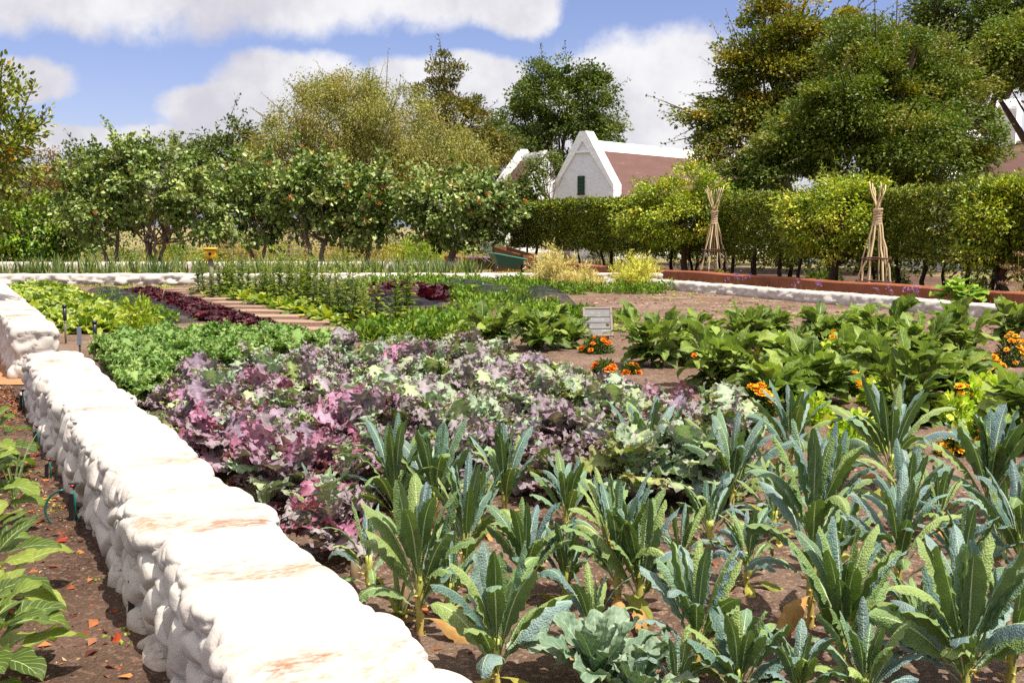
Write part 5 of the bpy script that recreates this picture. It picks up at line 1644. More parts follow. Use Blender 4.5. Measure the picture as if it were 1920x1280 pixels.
LAC = [  # base x, base y, top y, stem fraction, leaves, leaf length and width factors, spread, yellowing leaves, label
    (788, 1200, 925, .36, 13, 1.0, 1.0, .75, 1, "broad leaved lacinato kale on a bare pale stalk beside the white wall's inner edge"),
    (872, 1110, 885, .42, 14, .95, .85, .6, 2, "upright lacinato kale with bare stalk, between the wall-side plant and the paired plants"),
    (604, 1004, 885, .25, 9, 1.1, .9, 1.0, 0, "small open rosette of lacinato kale among the magenta kale leaves by the wall"),
    (692, 1125, 958, .35, 9, .95, .65, 1.15, 1, "scrawny spiky lacinato kale beside the wall with sparse narrow leaves"),
    (742, 1000, 800, .25, 16, 1.1, .75, .85, 1, "fountain shaped blue green lacinato kale in front of the magenta kale"),
    (815, 1000, 808, .30, 9, 1.2, 1.0, .55, 0, "lacinato kale leaning with long smooth green leaves, touching the fountain shaped one"),
    (946, 985, 806, .35, 11, 1.0, .95, .3, 0, "tight closed lacinato kale standing upright like a bud before the purple kale"),
    (1062, 1005, 865, .28, 13, 1.1, .9, .7, 1, "compact lacinato kale behind the paired plants, with lacy veined leaf"),
    (985, 1135, 955, .30, 14, 1.0, .9, .7, 1, "dark lacinato kale of the close pair in the middle of the bare soil"),
    (1062, 1128, 985, .30, 12, 1.0, .9, .55, 1, "shorter lacinato kale of the close pair, green leaves folded outward"),
    (932, 1300, 1050, .22, 13, 1.1, 1.15, .8, 1, "lacinato kale with smooth upright paddles at the wall's corner, lowest in the picture there"),
    (1158, 1150, 915, .38, 15, 1.0, .85, .8, 2, "arching lacinato kale with crinkled grey blue leaves, twin of the smooth one beside it"),
    (1198, 1162, 955, .34, 12, 1.0, 1.05, .45, 0, "smooth paddle leaved lacinato kale beside its crinkled arching twin"),
    (1212, 935, 765, .28, 17, 1.15, 1.0, .95, 1, "big lush lacinato kale before the lavender kale, leaves spread evenly"),
    (1305, 1262, 1040, .30, 14, 1.1, .95, .75, 1, "blue lacinato kale with twisted upright leaves by the broad grey kale"),
    (1400, 1112, 958, .34, 14, 1.1, .9, 1.0, 2, "sprawling lacinato kale with an orange edged old leaf, beside the tall bare stalk"),
    (1372, 965, 790, .24, 16, 1.15, .95, 1.0, 1, "wide lacinato kale in shade-dark clump in front of the marigold cluster"),
    (1482, 885, 735, .2, 15, 1.15, .85, .7, 0, "lacinato kale directly before the orange marigold cluster, upright with a curled crown"),
    (1518, 1188, 825, .50, 17, .95, .95, .95, 1, "tallest lacinato kale on a long bare yellow stalk"),
    (1668, 930, 735, .22, 18, 1.25, .8, 1.15, 1, "lacinato kale with long arching hooked leaves in front of the great aubergine"),
    (1682, 1150, 905, .42, 16, 1.0, .85, .95, 1, "tall stalked lacinato kale, next in the row after the tallest one"),
    (1578, 1265, 1015, .28, 14, 1.1, .9, .6, 0, "steel blue upright lacinato kale just in front of the tallest stalk"),
    (1808, 1330, 1040, .30, 19, 1.1, 1.1, .9, 1, "massive dark lacinato kale nearest the lower corner of the bed"),
    (1852, 985, 790, .25, 14, 1.15, 1.25, .6, 0, "broad smooth lacinato kale beside the marigold at the edge"),
    (1910, 1140, 885, .42, 16, 1.05, .85, 1.0, 1, "blue crinkled lacinato kale on a thick stalk cut by the picture edge"),
    (1620, 1345, 1165, .25, 13, 1.1, 1.1, .8, 0, "low lacinato kale half cut off by the picture bottom, before the steel blue one"),
    (1895, 1300, 1090, .3, 12, 1.0, .9, .9, 0, "lacinato kale at the extreme corner, behind the massive dark one"),
    (1560, 985, 830, .3, 13, 1.1, .85, .9, 1, "lacinato kale partly hidden behind the tallest one"),
    (1760, 1010, 880, .3, 12, 1.1, .85, .9, 1, "shorter lacinato kale in the gap behind the tall stalked second one"),
    (1105, 905, 805, .22, 13, 1.1, .9, .8, 0, "small lacinato kale in the gap at the purple kale's edge, before the big lush one"),
    (1275, 1085, 960, .3, 10, 1.0, .8, .9, 2, "thin lacinato kale behind the smooth paddle leaved one"),
    (1385, 1335, 1150, .25, 14, 1.1, 1.3, .9, 0, "puckered wide leaved lacinato cut off by the picture bottom, below the sprawling one"),
    (1495, 1345, 1185, .25, 12, 1.1, 1.1, .8, 0, "small lacinato kale showing only crown tips at the picture bottom, beside the puckered one"),
    (1270, 1335, 1200, .25, 11, 1.1, 1.0, .9, 0, "lacinato kale with only its tips showing between the broad kale and the puckered one"),
    (1725, 1240, 1075, .3, 12, 1.0, .9, .9, 1, "lacinato kale filling the space between the steel blue one and the massive one"),
    (1800, 1150, 960, .35, 14, 1.05, .9, .9, 1, "lacinato kale just behind the massive dark one, leaves arching both ways"),
    (1450, 1020, 880, .3, 12, 1.05, .85, .9, 1, "lacinato kale standing just behind the tallest stalk, toward the marigold cluster"),
    (1140, 1040, 900, .3, 12, 1.05, .9, 1.0, 1, "lacinato kale in the gap behind the crinkled arching one, before the big lush one"),
    (1330, 1035, 905, .3, 12, 1.05, .9, 1.0, 1, "lacinato kale between the wide shade-dark one and the sprawling one"),
    (1570, 1085, 930, .3, 12, 1.05, .9, 1.0, 1, "lacinato kale between the two tall stalked ones, set back a little"),
    (1880, 1060, 905, .3, 12, 1.05, .9, 1.0, 1, "lacinato kale behind the blue crinkled thick stalked one at the edge"),
    (1700, 1010, 850, .28, 12, 1.1, .9, 1.0, 0, "lacinato kale beneath the hooked leaves, between it and the tall stalked second one"),
    (845, 1160, 1010, .3, 10, 1.0, .9, 1.0, 1, "low lacinato kale between the wall-side plant and the wall corner one"),
    (1110, 1225, 1075, .3, 10, 1.0, .9, 1.0, 1, "low lacinato kale just above the broad grey kale"),
    (900, 1010, 880, .3, 11, 1.0, .8, .8, 1, "lacinato kale squeezed between the bud-like one and the fountain shaped one"),
]
for (bx, by, ty, sf, nl, lf, wf, sp_, yl, lab) in LAC:
    b = P(bx, by)
    Hh = D(bx, ty, b[1])[2]
    sh = Hh * max(0.36, sf + 0.08)
    L = (Hh - sh * 0.95) * 1.12 * (0.9 + 0.1 * lf)
    t = thing("lacinato_kale", lab, "kale", (b[0], b[1], 0), 0, "lacinato kale plants in the bare soil")
    mb, sb, ys = lacinato(Hh, sh, int(nl * 1.45), L, L * 0.18 * wf, sp_ * 1.0, yl + 1)
    link("leaves", mb.mesh("lacinato_leaves", M_LAC), t)
    link("stem", sb.mesh("lacinato_stem", M_STEM), t)
    for y in ys:
        o = link("old_leaf", y.mesh("lacinato_old_leaf", M_DRY), t)
        o["label"] = "yellowed drooping old leaf"

# ---- broad grey kale at the bottom
def broad_kale(height, nl):
    mb = MB()
    a = rng.random() * 6
    for i in range(nl):
        f = i / (nl - 1); a += 2.4
        L = height * (0.75 + 0.35 * f)
        V, q, uv = blade(L, L * 0.36, oblong, 22, 10, math.radians(86 - 46 * f), math.radians(15 + 35 * f), 1.5, cup=0.35, ruf=0.10, rufn=4, teeth=0.12, twist=rng.normal() * 0.3, wav=0.02,
                         lobes=lambda t: 1 - 0.35 * smooth01(t, 0.5, 0.2) * (0.5 + 0.5 * np.sin(t * 60)))
        V = rotz(V, a); V[:, 2] += height * 0.12
        c = np.tile([lin(136, 160, 140, 0.56), lin(118, 146, 124, 0.54), lin(150, 168, 150, 0.58)][rng.integers(3)], (len(V), 1))
        e = (smooth01(np.abs(uv[:, 0]), 0.75, 1) * 0.3)[:, None]
        c = c * (1 - e) + lin(190, 200, 170, 0.65) * e
        mb.add(V, q, None, uv, c)
    sb = MB(); tube(sb, [(0, 0, -0.03), (0, 0, height * 0.2)], [0.02, 0.018], 8, lin(180, 190, 140, 0.6))
    return mb, sb
for bx, by, ty, nl, lab in ((1122, 1310, 1120, 15, "broad grey green kale with wavy edged paddle leaves at the picture bottom"),
                            (1190, 1340, 1190, 12, "low broad kale with puckered leaves tucked against the broad grey green one"),
                            ):
    b = P(bx, by); H_ = D(bx, ty, b[1])[2]
    t = thing("broad_leaf_kale", lab, "kale", (b[0], b[1], 0))
    mb, sb = broad_kale(H_ * 0.9, nl)
    link("leaves", mb.mesh("broad_leaves", M_BROAD), t); link("stem", sb.mesh("broad_stem", M_STEM), t)

# ---- frilly purple and sage kale
def frilly(kind):
    mb = MB()
    pals = {'sage': ([lin(166, 192, 160), lin(150, 182, 150), lin(176, 196, 150)], lin(168, 164, 168), lin(206, 190, 206)),
            'lavender': ([lin(160, 142, 168), lin(156, 144, 156), lin(166, 162, 168)], lin(144, 108, 140), lin(206, 172, 212)),
            'magenta': ([lin(174, 130, 166), lin(160, 104, 136), lin(166, 146, 172)], lin(152, 76, 112), lin(212, 150, 204)),
            'green': ([lin(140, 164, 84), lin(164, 180, 100), lin(116, 136, 72)], lin(136, 120, 96), lin(196, 200, 150))}
    mixes = {'sage': ('sage', 'sage', 'sage', 'lavender', 'green'), 'lavender': ('lavender', 'lavender', 'lavender', 'sage', 'green'),
             'magenta': ('magenta', 'magenta', 'lavender', 'lavender', 'sage'), 'green': ('green', 'green', 'sage', 'lavender', 'lavender')}[kind]
    a = rng.random() * 6
    nl = 24
    for i in range(nl):
        f = i / (nl - 1); a += 2.4 + rng.normal() * 0.2
        L = 0.20 + 0.11 * rng.random()
        k = 4.5 + rng.random()
        dp = 0.5 + 0.22 * rng.random()
        V, q, uv = blade(L, L * 0.68, oblong, 30, 8, math.radians(80 - 62 * f + rng.normal() * 8), math.radians(30 + 40 * f + rng.normal() * 15), 1.4, cup=0.25 * rng.normal(), ruf=0.085, rufn=5.0, teeth=0.22, twist=rng.normal() * 0.5, wav=0.035,
                         lobes=lambda t: (1 - dp) + dp * np.abs(np.sin(PI * k * t + 0.4)))
        V = rotz(V, a); V[:, 2] += 0.13 - 0.06 * f + 0.1 * rng.random()
        base, edgec, veinc = [np.asarray(x) * 0.53 for x in pals[mixes[rng.integers(5)]]]
        c0 = base[rng.integers(3)] * (0.7 + 0.45 * rng.random())
        au = np.abs(uv[:, 0])[:, None]
        c = np.tile(c0, (len(V), 1))
        e = smooth01(au, 0.45, 1.0) * (0.3 + 0.6 * rng.random())
        c = c * (1 - e) + edgec * e
        vm = (au < 0.13) * smooth01(uv[:, 1:2], 1.0, 0.6) * 0.85
        c = c * (1 - vm) + veinc * vm
        c = c * (0.88 + 0.24 * rng.random((len(V), 1)))
        mb.add(V, q, None, uv, c)
        frills(mb, V, uv, c, 26, 0.032, 0.6)
    tube(mb, [(0, 0, -0.03), (0.01, 0, 0.1), (0, 0, 0.24)], [0.014, 0.013, 0.01], 7, lin(130, 80, 110, 0.5) if kind != 'green' else lin(150, 160, 110, 0.55))
    return mb.mesh("frilly_kale", M_KALE)
FR = {k: [frilly(k) for _ in range(4)] for k in ('sage', 'lavender', 'magenta', 'green')}
FRL = {'sage': "frilly kale with pale sage green leaves and mauve veins in the dense purple kale patch",
       'lavender': "frilly kale with dusty lavender leaf edges in the dense purple kale patch",
       'magenta': "frilly kale with magenta pink leaves and purple stems in the dense kale patch",
       'green': "frilly kale with olive green jagged leaves inside the dense purple kale patch"}
def inpoly(x, y, poly):
    c = False
    n = len(poly)
    for i in range(n):
        x1, y1 = poly[i][:2]; x2, y2 = poly[i - 1][:2]
        if (y1 > y) != (y2 > y) and x < (x2 - x1) * (y - y1) / (y2 - y1) + x1: c = not c
    return c
def scatter(poly, d, jit=0.25, maxn=400):
    """points on a jittered grid aligned with the rows, inside a ground polygon"""
    pts = []
    poly = [tuple(p[:2]) for p in poly]
    S = [p[0] * WD[0] + p[1] * WD[1] for p in poly]; O = [p[0] * WN[0] + p[1] * WN[1] for p in poly]
    s = min(S)
    while s < max(S):
        o = min(O)
        while o < max(O):
            q = WD * (s + rng.normal() * d * jit) + WN * (o + rng.normal() * d * jit)
            if inpoly(q[0], q[1], poly): pts.append(q)
            o += d
        s += d
    return pts[:maxn]
def far_from(q, pts, r):
    return all((q[0] - p[0]) ** 2 + (q[1] - p[1]) ** 2 > r * r for p in pts)
kpoly = [P(x, y, 0.40) for x, y in ((285, 745), (350, 690), (480, 664), (640, 642), (860, 640), (1020, 660), (1150, 690), (1240, 725), (1380, 750), (1400, 800), (1290, 840), (1150, 840), (960, 850), (850, 850), (700, 900), (690, 960), (600, 985), (520, 965), (470, 900), (380, 830))]
lacpos = [P(l[0], l[1])[:2] for l in LAC]
nk = 0
for q in scatter(kpoly, 0.37, 0.16):
    if not far_from(q, lacpos, 0.24): continue
    if inbed(*q) < wr + 0.16: continue
    px = 960 + FPX * q[0] / q[1]
    dw = inbed(*q) - wr
    r = rng.random()
    pm = 0.45 if (dw < 1.6 and q[1] < 9.5) else 0.04
    if r < pm: kd = 'magenta'
    elif r < pm + (1 - pm) * 0.46: kd = 'sage'
    elif r < pm + (1 - pm) * 0.74: kd = 'lavender'
    else: kd = 'green'
    o = link("frilly_kale", FR[kd][rng.integers(4)], None, (q[0], q[1], 0), rng.random() * 6.28, 0.85 + 0.4 * rng.random())
    tag(o, FRL[kd], "kale", kd + " frilly kale plants in the purple patch"); nk += 1
print("frilly kale", nk)

# ---- curly kale
def curly():
    mb = MB(); a = rng.random() * 6
    for i in range(15):
        f = i / 14; a += 2.4
        L = 0.25 + 0.1 * rng.random()
        V, q, uv = blade(L, L * 0.8, oblong, 34, 10, math.radians(78 - 55 * f), math.radians(50 + 50 * f), 1.3, cup=-0.1, roll=0.35, ruf=0.10, rufn=9, teeth=0.3, wav=0.10)
        V = rotz(V, a); V[:, 2] += 0.12
        c0 = [lin(126, 160, 96, 0.58), lin(112, 150, 86, 0.55), lin(146, 174, 116, 0.6)][rng.integers(3)]
        c = np.tile(c0, (len(V), 1)) * (0.8 + 0.4 * rng.random((len(V), 1)))
        e = (smooth01(np.abs(uv[:, 0]), 0.5, 1) * 0.4)[:, None]
        c = c * (1 - e) + lin(160, 186, 130, 0.62) * e
        mb.add(V, q, None, uv, c)
        frills(mb, V, uv, c, 200, 0.032, 0.25, 0.9, 1.0)
    return mb.mesh("curly_kale", M_CURLY)
CU = [curly() for _ in range(4)]
cpoly = [P(x, y, 0.26) for x, y in ((190, 640), (275, 735), (350, 690), (480, 662), (640, 645), (640, 636), (540, 632), (480, 624), (400, 622), (280, 626))]
cpts = [q for q in scatter(cpoly, 0.36, 0.14) if inbed(*q) > wr + 0.16]
for q in cpts:
    tag(link("curly_kale", CU[rng.integers(4)], None, (q[0], q[1], 0), rng.random() * 6.28, 0.9 + 0.35 * rng.random()), "tightly curled bright green kale between the wall and the purple kale", "kale", "curly green kale plants")

# ---- lettuces
def rosette(cols, n, L0, W0, tilt0, ruf, mat, name, nt=10, nu=6, prof=spoon, bend=35):
    mb = MB(); a = rng.random() * 6
    for i in range(n):
        f = i / (n - 1); a += 2.4
        L = L0 * (0.6 + 0.5 * f) * (0.85 + 0.3 * rng.random())
        V, q, uv = blade(L, L * W0, prof, nt, nu, math.radians(88 - tilt0 * f), math.radians(bend * (0.3 + f)), 1.5, cup=0.25, ruf=ruf, rufn=3.5, teeth=0.1, twist=rng.normal() * 0.2)
        V = rotz(V, a)
        c = np.tile(cols[rng.integers(len(cols))], (len(V), 1)) * (0.75 + 0.5 * rng.random())
        mb.add(V, q, None, uv, c * (0.9 + 0.2 * rng.random((len(V), 1))))
    return mb.mesh(name, mat)
REDC = [lin(96, 36, 50, 0.5), lin(80, 28, 44, 0.45), lin(118, 44, 58, 0.5), lin(88, 48, 50, 0.45)]
RL = [rosette(REDC, 16, 0.22, 0.62, 62, 0.12, M_RED, "red_lettuce") for _ in range(4)]
GRC = [lin(156, 180, 82, 0.5), lin(128, 160, 66, 0.46), lin(178, 194, 104, 0.54), lin(108, 142, 60, 0.42)]
GL = [rosette(GRC, 16, 0.32, 0.6, 66, 0.10, M_LETT, "green_lettuce", 12, 6, oblong, 60) for _ in range(4)]
CHC = [lin(150, 170, 62, 0.56), lin(128, 158, 58, 0.52), lin(176, 186, 82, 0.58), lin(104, 138, 50, 0.48)]
CH = [rosette(CHC, 15, 0.30, 0.42, 72, 0.08, M_LETT, "chicory", 10, 4, oblong, 60) for _ in range(4)]
def rowplace(pa, pb_, d, lanes, lane_d, meshes, name, label, cat, group, s0=0.85, s1=1.2, z=0.0):
    A_, B_ = P(*pa, z)[:2], P(*pb_, z)[:2]
    L = np.linalg.norm(B_ - A_); dr = (B_ - A_) / L; nr = np.array([dr[1], -dr[0]])
    for i in range(int(L / d) + 1):
        for k in range(lanes):
            q = A_ + dr * (i * d + rng.normal() * d * 0.12) + nr * ((k - (lanes - 1) / 2) * lane_d + rng.normal() * lane_d * 0.12)
            tag(link(name, meshes[rng.integers(len(meshes))], None, (q[0], q[1], 0), rng.random() * 6.28, s0 + (s1 - s0) * rng.random()), label, cat, group)
rowplace((525, 636), (255, 548), 0.27, 3, 0.27, RL, "red_lettuce", "glossy dark red lettuce in the long row beside the timber steps", "lettuce", "dark red lettuces in the long row", 0.8, 1.15)
for q in scatter([P(x, y) for x, y in ((688, 576), (700, 558), (745, 550), (828, 560), (832, 574), (760, 580))], 0.45, 0.2):
    tag(link("red_lettuce", RL[rng.integers(4)], None, (q[0], q[1], 0), rng.random() * 6, 1.7 + 0.7 * rng.random()), "large dark red lettuce in the patch between the bolting greens and the net", "lettuce", "dark red lettuces of the far patch")
for x, y in ((812, 588), (828, 590), (845, 590), (858, 590), (838, 596), (872, 592), (908, 602), (920, 606), (1010, 606), (1040, 603), (1060, 612), (1025, 622)):
    b = P(x, y); tag(link("red_lettuce", RL[rng.integers(4)], None, (b[0], b[1], 0), rng.random() * 6, 0.7 + 0.3 * rng.random()), "small scattered red lettuce near the soil edge by the aubergines", "lettuce", "small scattered red lettuces")
rowplace((205, 625), (62, 545), 0.46, 3, 0.40, GL, "green_lettuce", "bright lime green leafy vegetable in the row along the raised wall", "leaf vegetable", "lime green leafy row by the wall", 1.0, 1.45)
b = P(258, 622)
# ---- bolting greens
def bolting(h):
    mb = MB(); n = 44
    bend = rng.normal(size=2) * 0.06
    path = np.array([[bend[0] * s * s, bend[1] * s * s, h * s] for s in np.linspace(-0.03, 1, 7)])
    tube(mb, path, np.linspace(0.012, 0.004, 7), 6, lin(150, 165, 80, 0.55))
    for i in range(n):
        s = (i / n) ** 0.9
        L = 0.27 * (1 - s) ** 1.1 + 0.06
        V, q, uv = blade(L, L * 0.5, ovate, 5, 2, math.radians(50 - 30 * (1 - s) + rng.normal() * 12), math.radians(60), 1.2, cup=0.3)
        V = rotz(V, i * 2.4); V += np.array([bend[0] * s * s, bend[1] * s * s, h * s * 0.98])
        c = [lin(128, 152, 58, 0.5), lin(100, 130, 50, 0.44), lin(152, 168, 76, 0.52), lin(84, 112, 44, 0.4)][rng.integers(4)]
        mb.add(V, q, None, uv, np.tile(c, (len(V), 1)) * (0.8 + 0.4 * rng.random()))
    for k in range(3):
        a = rng.random() * 6.28; z0 = h * (0.55 + 0.15 * k)
        tip = np.array([math.cos(a) * 0.12, math.sin(a) * 0.12, z0 + 0.2])
        tube(mb, [(bend[0] * .4, bend[1] * .4, z0), tip], [0.004, 0.002], 4, lin(160, 170, 90, 0.55), False)
        m = 10; cloud(mb, tip + rng.normal(size=(m, 3)) * 0.035, rng.normal(size=(m, 3)), 0.03 + 0.03 * rng.random(m), pal(GRC, m, 0.15), 0.5)
    return mb.mesh("bolting_chicory", M_LETT)
BO = [bolting(h) for h in (0.72, 0.85, 0.95, 0.66, 0.8)]
bp_ = [P(x, y) for x, y in ((405, 551), (440, 546), (560, 556), (690, 600), (780, 612), (745, 628), (690, 626), (600, 598), (500, 570))]
GB = "bolting chicory plants beside the steps"
for q in scatter(bp_, 0.34, 0.2):
    if rng.random() < 0.62:
        tag(link("bolting_chicory", BO[rng.integers(5)], None, (q[0], q[1], 0), rng.random() * 6, 0.8 + 0.4 * rng.random()), "bolting chicory gone up into a leafy flower stem beside the timber steps", "vegetable", GB)
    else:
        tag(link("chicory", CH[rng.integers(4)], None, (q[0], q[1], 0), rng.random() * 6, 1.0 + 0.6 * rng.random()), "low yellow green chicory rosette under the bolting stems", "vegetable", "chicory rosettes beside the steps")
rowplace((425, 553), (700, 620), 0.5, 2, 0.3, CH, "chicory", "low yellow green chicory rosette under the bolting stems", "vegetable", "chicory rosettes beside the steps", 1.0, 1.5)

for x, y in ((382, 556), (398, 562), (412, 558), (424, 553), (372, 553), (436, 556), (450, 562)):
    b = P(x, y); tag(link("bolting_chicory", BO[rng.integers(5)], None, (b[0], b[1], 0), rng.random() * 6, 0.85 + 0.3 * rng.random()), "bolting chicory gone up into a leafy flower stem beside the timber steps", "vegetable", GB)
# ---- low green herbs
def herb(n, r, h, leaf, cols, width=0.6, shape='fold', upright=0.4):
    mb = MB()
    d = rng.normal(size=(n, 3)); d[:, 2] = np.abs(d[:, 2]); d /= np.linalg.norm(d, axis=1, keepdims=True)
    p = d * (rng.random((n, 1)) ** 0.45) * np.array([r, r, h]); p[:, 2] += 0.01
    cloud(mb, p, d * 0.7 + rng.normal(size=(n, 3)) * 0.5 + [0, 0, upright], leaf * (0.6 + 0.7 * rng.random(n)), pal(cols, n, 0.18), width, 0.25, shape)
    for i in range(8):
        e = p[rng.integers(n)]
        tube(mb, [(0, 0, -0.02), e * [0.4, 0.4, 0.6], e], [0.004, 0.003, 0.002], 4, lin(140, 155, 80, 0.55), False)
    return mb.mesh("herb", M_GREEN)
PAR = [lin(124, 160, 60, 0.54), lin(100, 140, 52, 0.5), lin(150, 178, 76, 0.56), lin(84, 120, 46, 0.46)]
HB = [herb(260, 0.26, 0.26, 0.07, PAR) for _ in range(4)]
BAREP = [tuple(P(x, y)[:2]) for x, y in ((680, 612), (690, 560), (750, 540), (832, 552), (850, 590), (930, 606), (880, 612), (800, 604))]
def herbs(poly, d, label, cat, group, s0, s1, meshes=HB, name="parsley"):
    for q in scatter([P(x, y) for x, y in poly], d, 0.22):
        if inpoly(q[0], q[1], BAREP): continue
        tag(link(name, meshes[rng.integers(len(meshes))], None, (q[0], q[1], 0), rng.random() * 6, s0 + (s1 - s0) * rng.random()), label, cat, group)
herbs(((620, 545), (760, 535), (1000, 536), (1040, 545), (960, 580), (890, 590), (850, 575), (700, 556)), 0.62, "leafy parsley like herb in the green strip before the far white wall", "herb", "green herbs before the far wall", 0.9, 1.4)
herbs(((1010, 546), (1270, 546), (1240, 552), (1060, 556)), 0.6, "low fresh green herb below the golden plumes", "herb", "green herbs below the golden plumes", 0.8, 1.2)
herbs(((760, 618), (810, 590), (870, 588), (900, 606), (880, 622), (800, 634)), 0.42, "parsley plant in the clump by the net and the aubergines", "herb", "parsley by the aubergines", 0.9, 1.3)
herbs(((940, 590), (1030, 582), (1160, 600), (1200, 606), (1150, 615), (1010, 612)), 0.5, "light green leafy herb around the slate sign", "herb", "herbs around the slate sign", 0.8, 1.2)
herbs(((195, 556), (300, 596), (330, 612), (270, 610), (180, 566)), 0.42, "small green seedling plant under the long black net", "herb", "plants under the long net", 0.7, 1.0)
herbs(((640, 642), (760, 634), (900, 636), (760, 646)), 0.36, "lime curled leafy plant at the far edge of the purple kale", "herb", "lime plants behind the purple kale", 0.9, 1.3)
b = P(262, 628); tag(link("pepper_plant", herb(420, 0.30, 0.62, 0.11, [lin(170, 190, 70, 0.58), lin(140, 168, 60, 0.54)], 0.4), None, (b[0], b[1], 0)), "taller yellow green leafy plant standing against the black net behind the curly kale", "vegetable")

# ---- aubergines
def aubergine(h, r, n):
    mb = MB(); sb = MB()
    nb = 6
    ends = []
    for k in range(nb):
        a = 2 * PI * k / nb + rng.random() * 0.6
        e = np.array([math.cos(a) * r * 0.5, math.sin(a) * r * 0.5, h * (0.6 + 0.25 * rng.random())])
        pts = [np.array([0, 0, -0.03]), np.array([0, 0, h * 0.15]), e * [0.5, 0.5, 0.6], e]
        tube(sb, pts, [0.014, 0.012, 0.009, 0.006], 6, lin(120, 130, 80, 0.5), False)
        ends.append(pts)
    cols = [lin(108, 136, 66, 0.54), lin(92, 122, 56, 0.5), lin(126, 150, 78, 0.56), lin(84, 112, 54, 0.48)]
    for i in range(n):
        pts = ends[rng.integers(nb)]
        s = rng.random() ** 0.7
        j = min(2, int(s * 3)); fr_ = s * 3 - j
        o = pts[j] * (1 - fr_) + pts[j + 1] * fr_
        if o[2] < 0.08: o = o + [0, 0, 0.08]
        up = o[2] / h
        L = 0.36 * (1.05 - 0.35 * max(0, up - 0.4)) * (0.65 + 0.45 * rng.random())
        V, q, uv = blade(L, L * 0.58, pointed, 14, 6, math.radians(18 + 62 * up ** 1.2 + rng.normal() * 20), math.radians(30 + 45 * rng.random()), 1.4, cup=0.40 * rng.random() + 0.05, ruf=0.07, rufn=2.2, teeth=0.05, twist=rng.normal() * 0.45,
                         lobes=lambda t: 0.76 + 0.24 * np.abs(np.sin(PI * 3.3 * t)))
        az = math.atan2(o[1], o[0]) + rng.normal() * 0.7 if np.hypot(o[0], o[1]) > 0.03 else rng.random() * 6.28
        V = rotz(V, az) + o
        V[:, 2] = np.maximum(V[:, 2], 0.015)
        c = np.tile(cols[rng.integers(4)], (len(V), 1)) * (0.8 + 0.4 * rng.random())
        mb.add(V, q, None, uv, c)
    return mb, sb
AUB = [  # base, top, width px, label
    (930, 650, 588, 130, "aubergine plant behind the purple kale edge, next to the black net mound"),
    (1015, 660, 572, 130, "aubergine plant with one tall upright leaf, beside the slate sign"),
    (1068, 655, 600, 70, "small aubergine tucked against the foot of the slate sign"),
    (1222, 690, 588, 160, "large dark aubergine plant standing right beside the slate sign frame"),
    (1352, 735, 600, 200, "wide aubergine plant behind the marigold cluster and the magenta kale tips"),
    (1545, 655, 568, 110, "upright narrow aubergine in front of the thick wigwam's boards"),
    (1656, 672, 568, 130, "aubergine plant below the thick wigwam, its top touching the white wall"),
    (1800, 690, 572, 150, "spiky topped aubergine in front of the big squash leaves"),
    (1896, 640, 560, 80, "aubergine plant at the far end by the white wall and picture edge"),
    (1535, 760, 655, 150, "aubergine with marigolds on both sides, between the wide and the great ones"),
    (1692, 800, 640, 210, "great aubergine plant, widest of all, behind the hooked lacinato kale"),
    (1925, 850, 690, 130, "large leaved aubergine cut by the picture edge above the broad lacinato"),
    (1295, 668, 605, 110, "aubergine plant filling the row between the dark one by the sign and the wide one"),
    (1610, 715, 622, 130, "aubergine plant between the narrow one and the great one, in the middle of the row"),
    (1450, 775, 690, 120, "low spreading aubergine right behind the dense golden marigold cluster".replace("right behind", "just behind")),
    (1775, 755, 660, 120, "aubergine plant beside the great one, on the side of the bare soil strip"),
    (1400, 655, 588, 100, "aubergine plant behind the wide one with pointed upright leaves"),
    (1600, 640, 575, 80, "slim aubergine between the narrow one and the wigwam-side one"),
    (1730, 700, 600, 110, "aubergine plant in front of the spiky topped one, next to a lime basil"),
    (1440, 640, 590, 70, "small aubergine standing alone at the edge of the bare soil"),
    (1470, 690, 640, 90, "low aubergine with pale leaf between wide plant and basil"),
]
for bx, by, ty, wpx, lab in AUB:
    b = P(bx, by); k = b[1] / FPX
    h = D(bx, ty, b[1])[2]; r = wpx * k / 2 * 1.15
    t = thing("aubergine_plant", lab, "aubergine", (b[0], b[1], 0), 0, "aubergine plants")
    mb, sb = aubergine(h, r, int(46 + 30 * min(2.2, wpx / 100)))
    link("leaves", mb.mesh("aubergine_leaves", M_AUB), t); link("stem", sb.mesh("aubergine_stem", M_STEM), t)

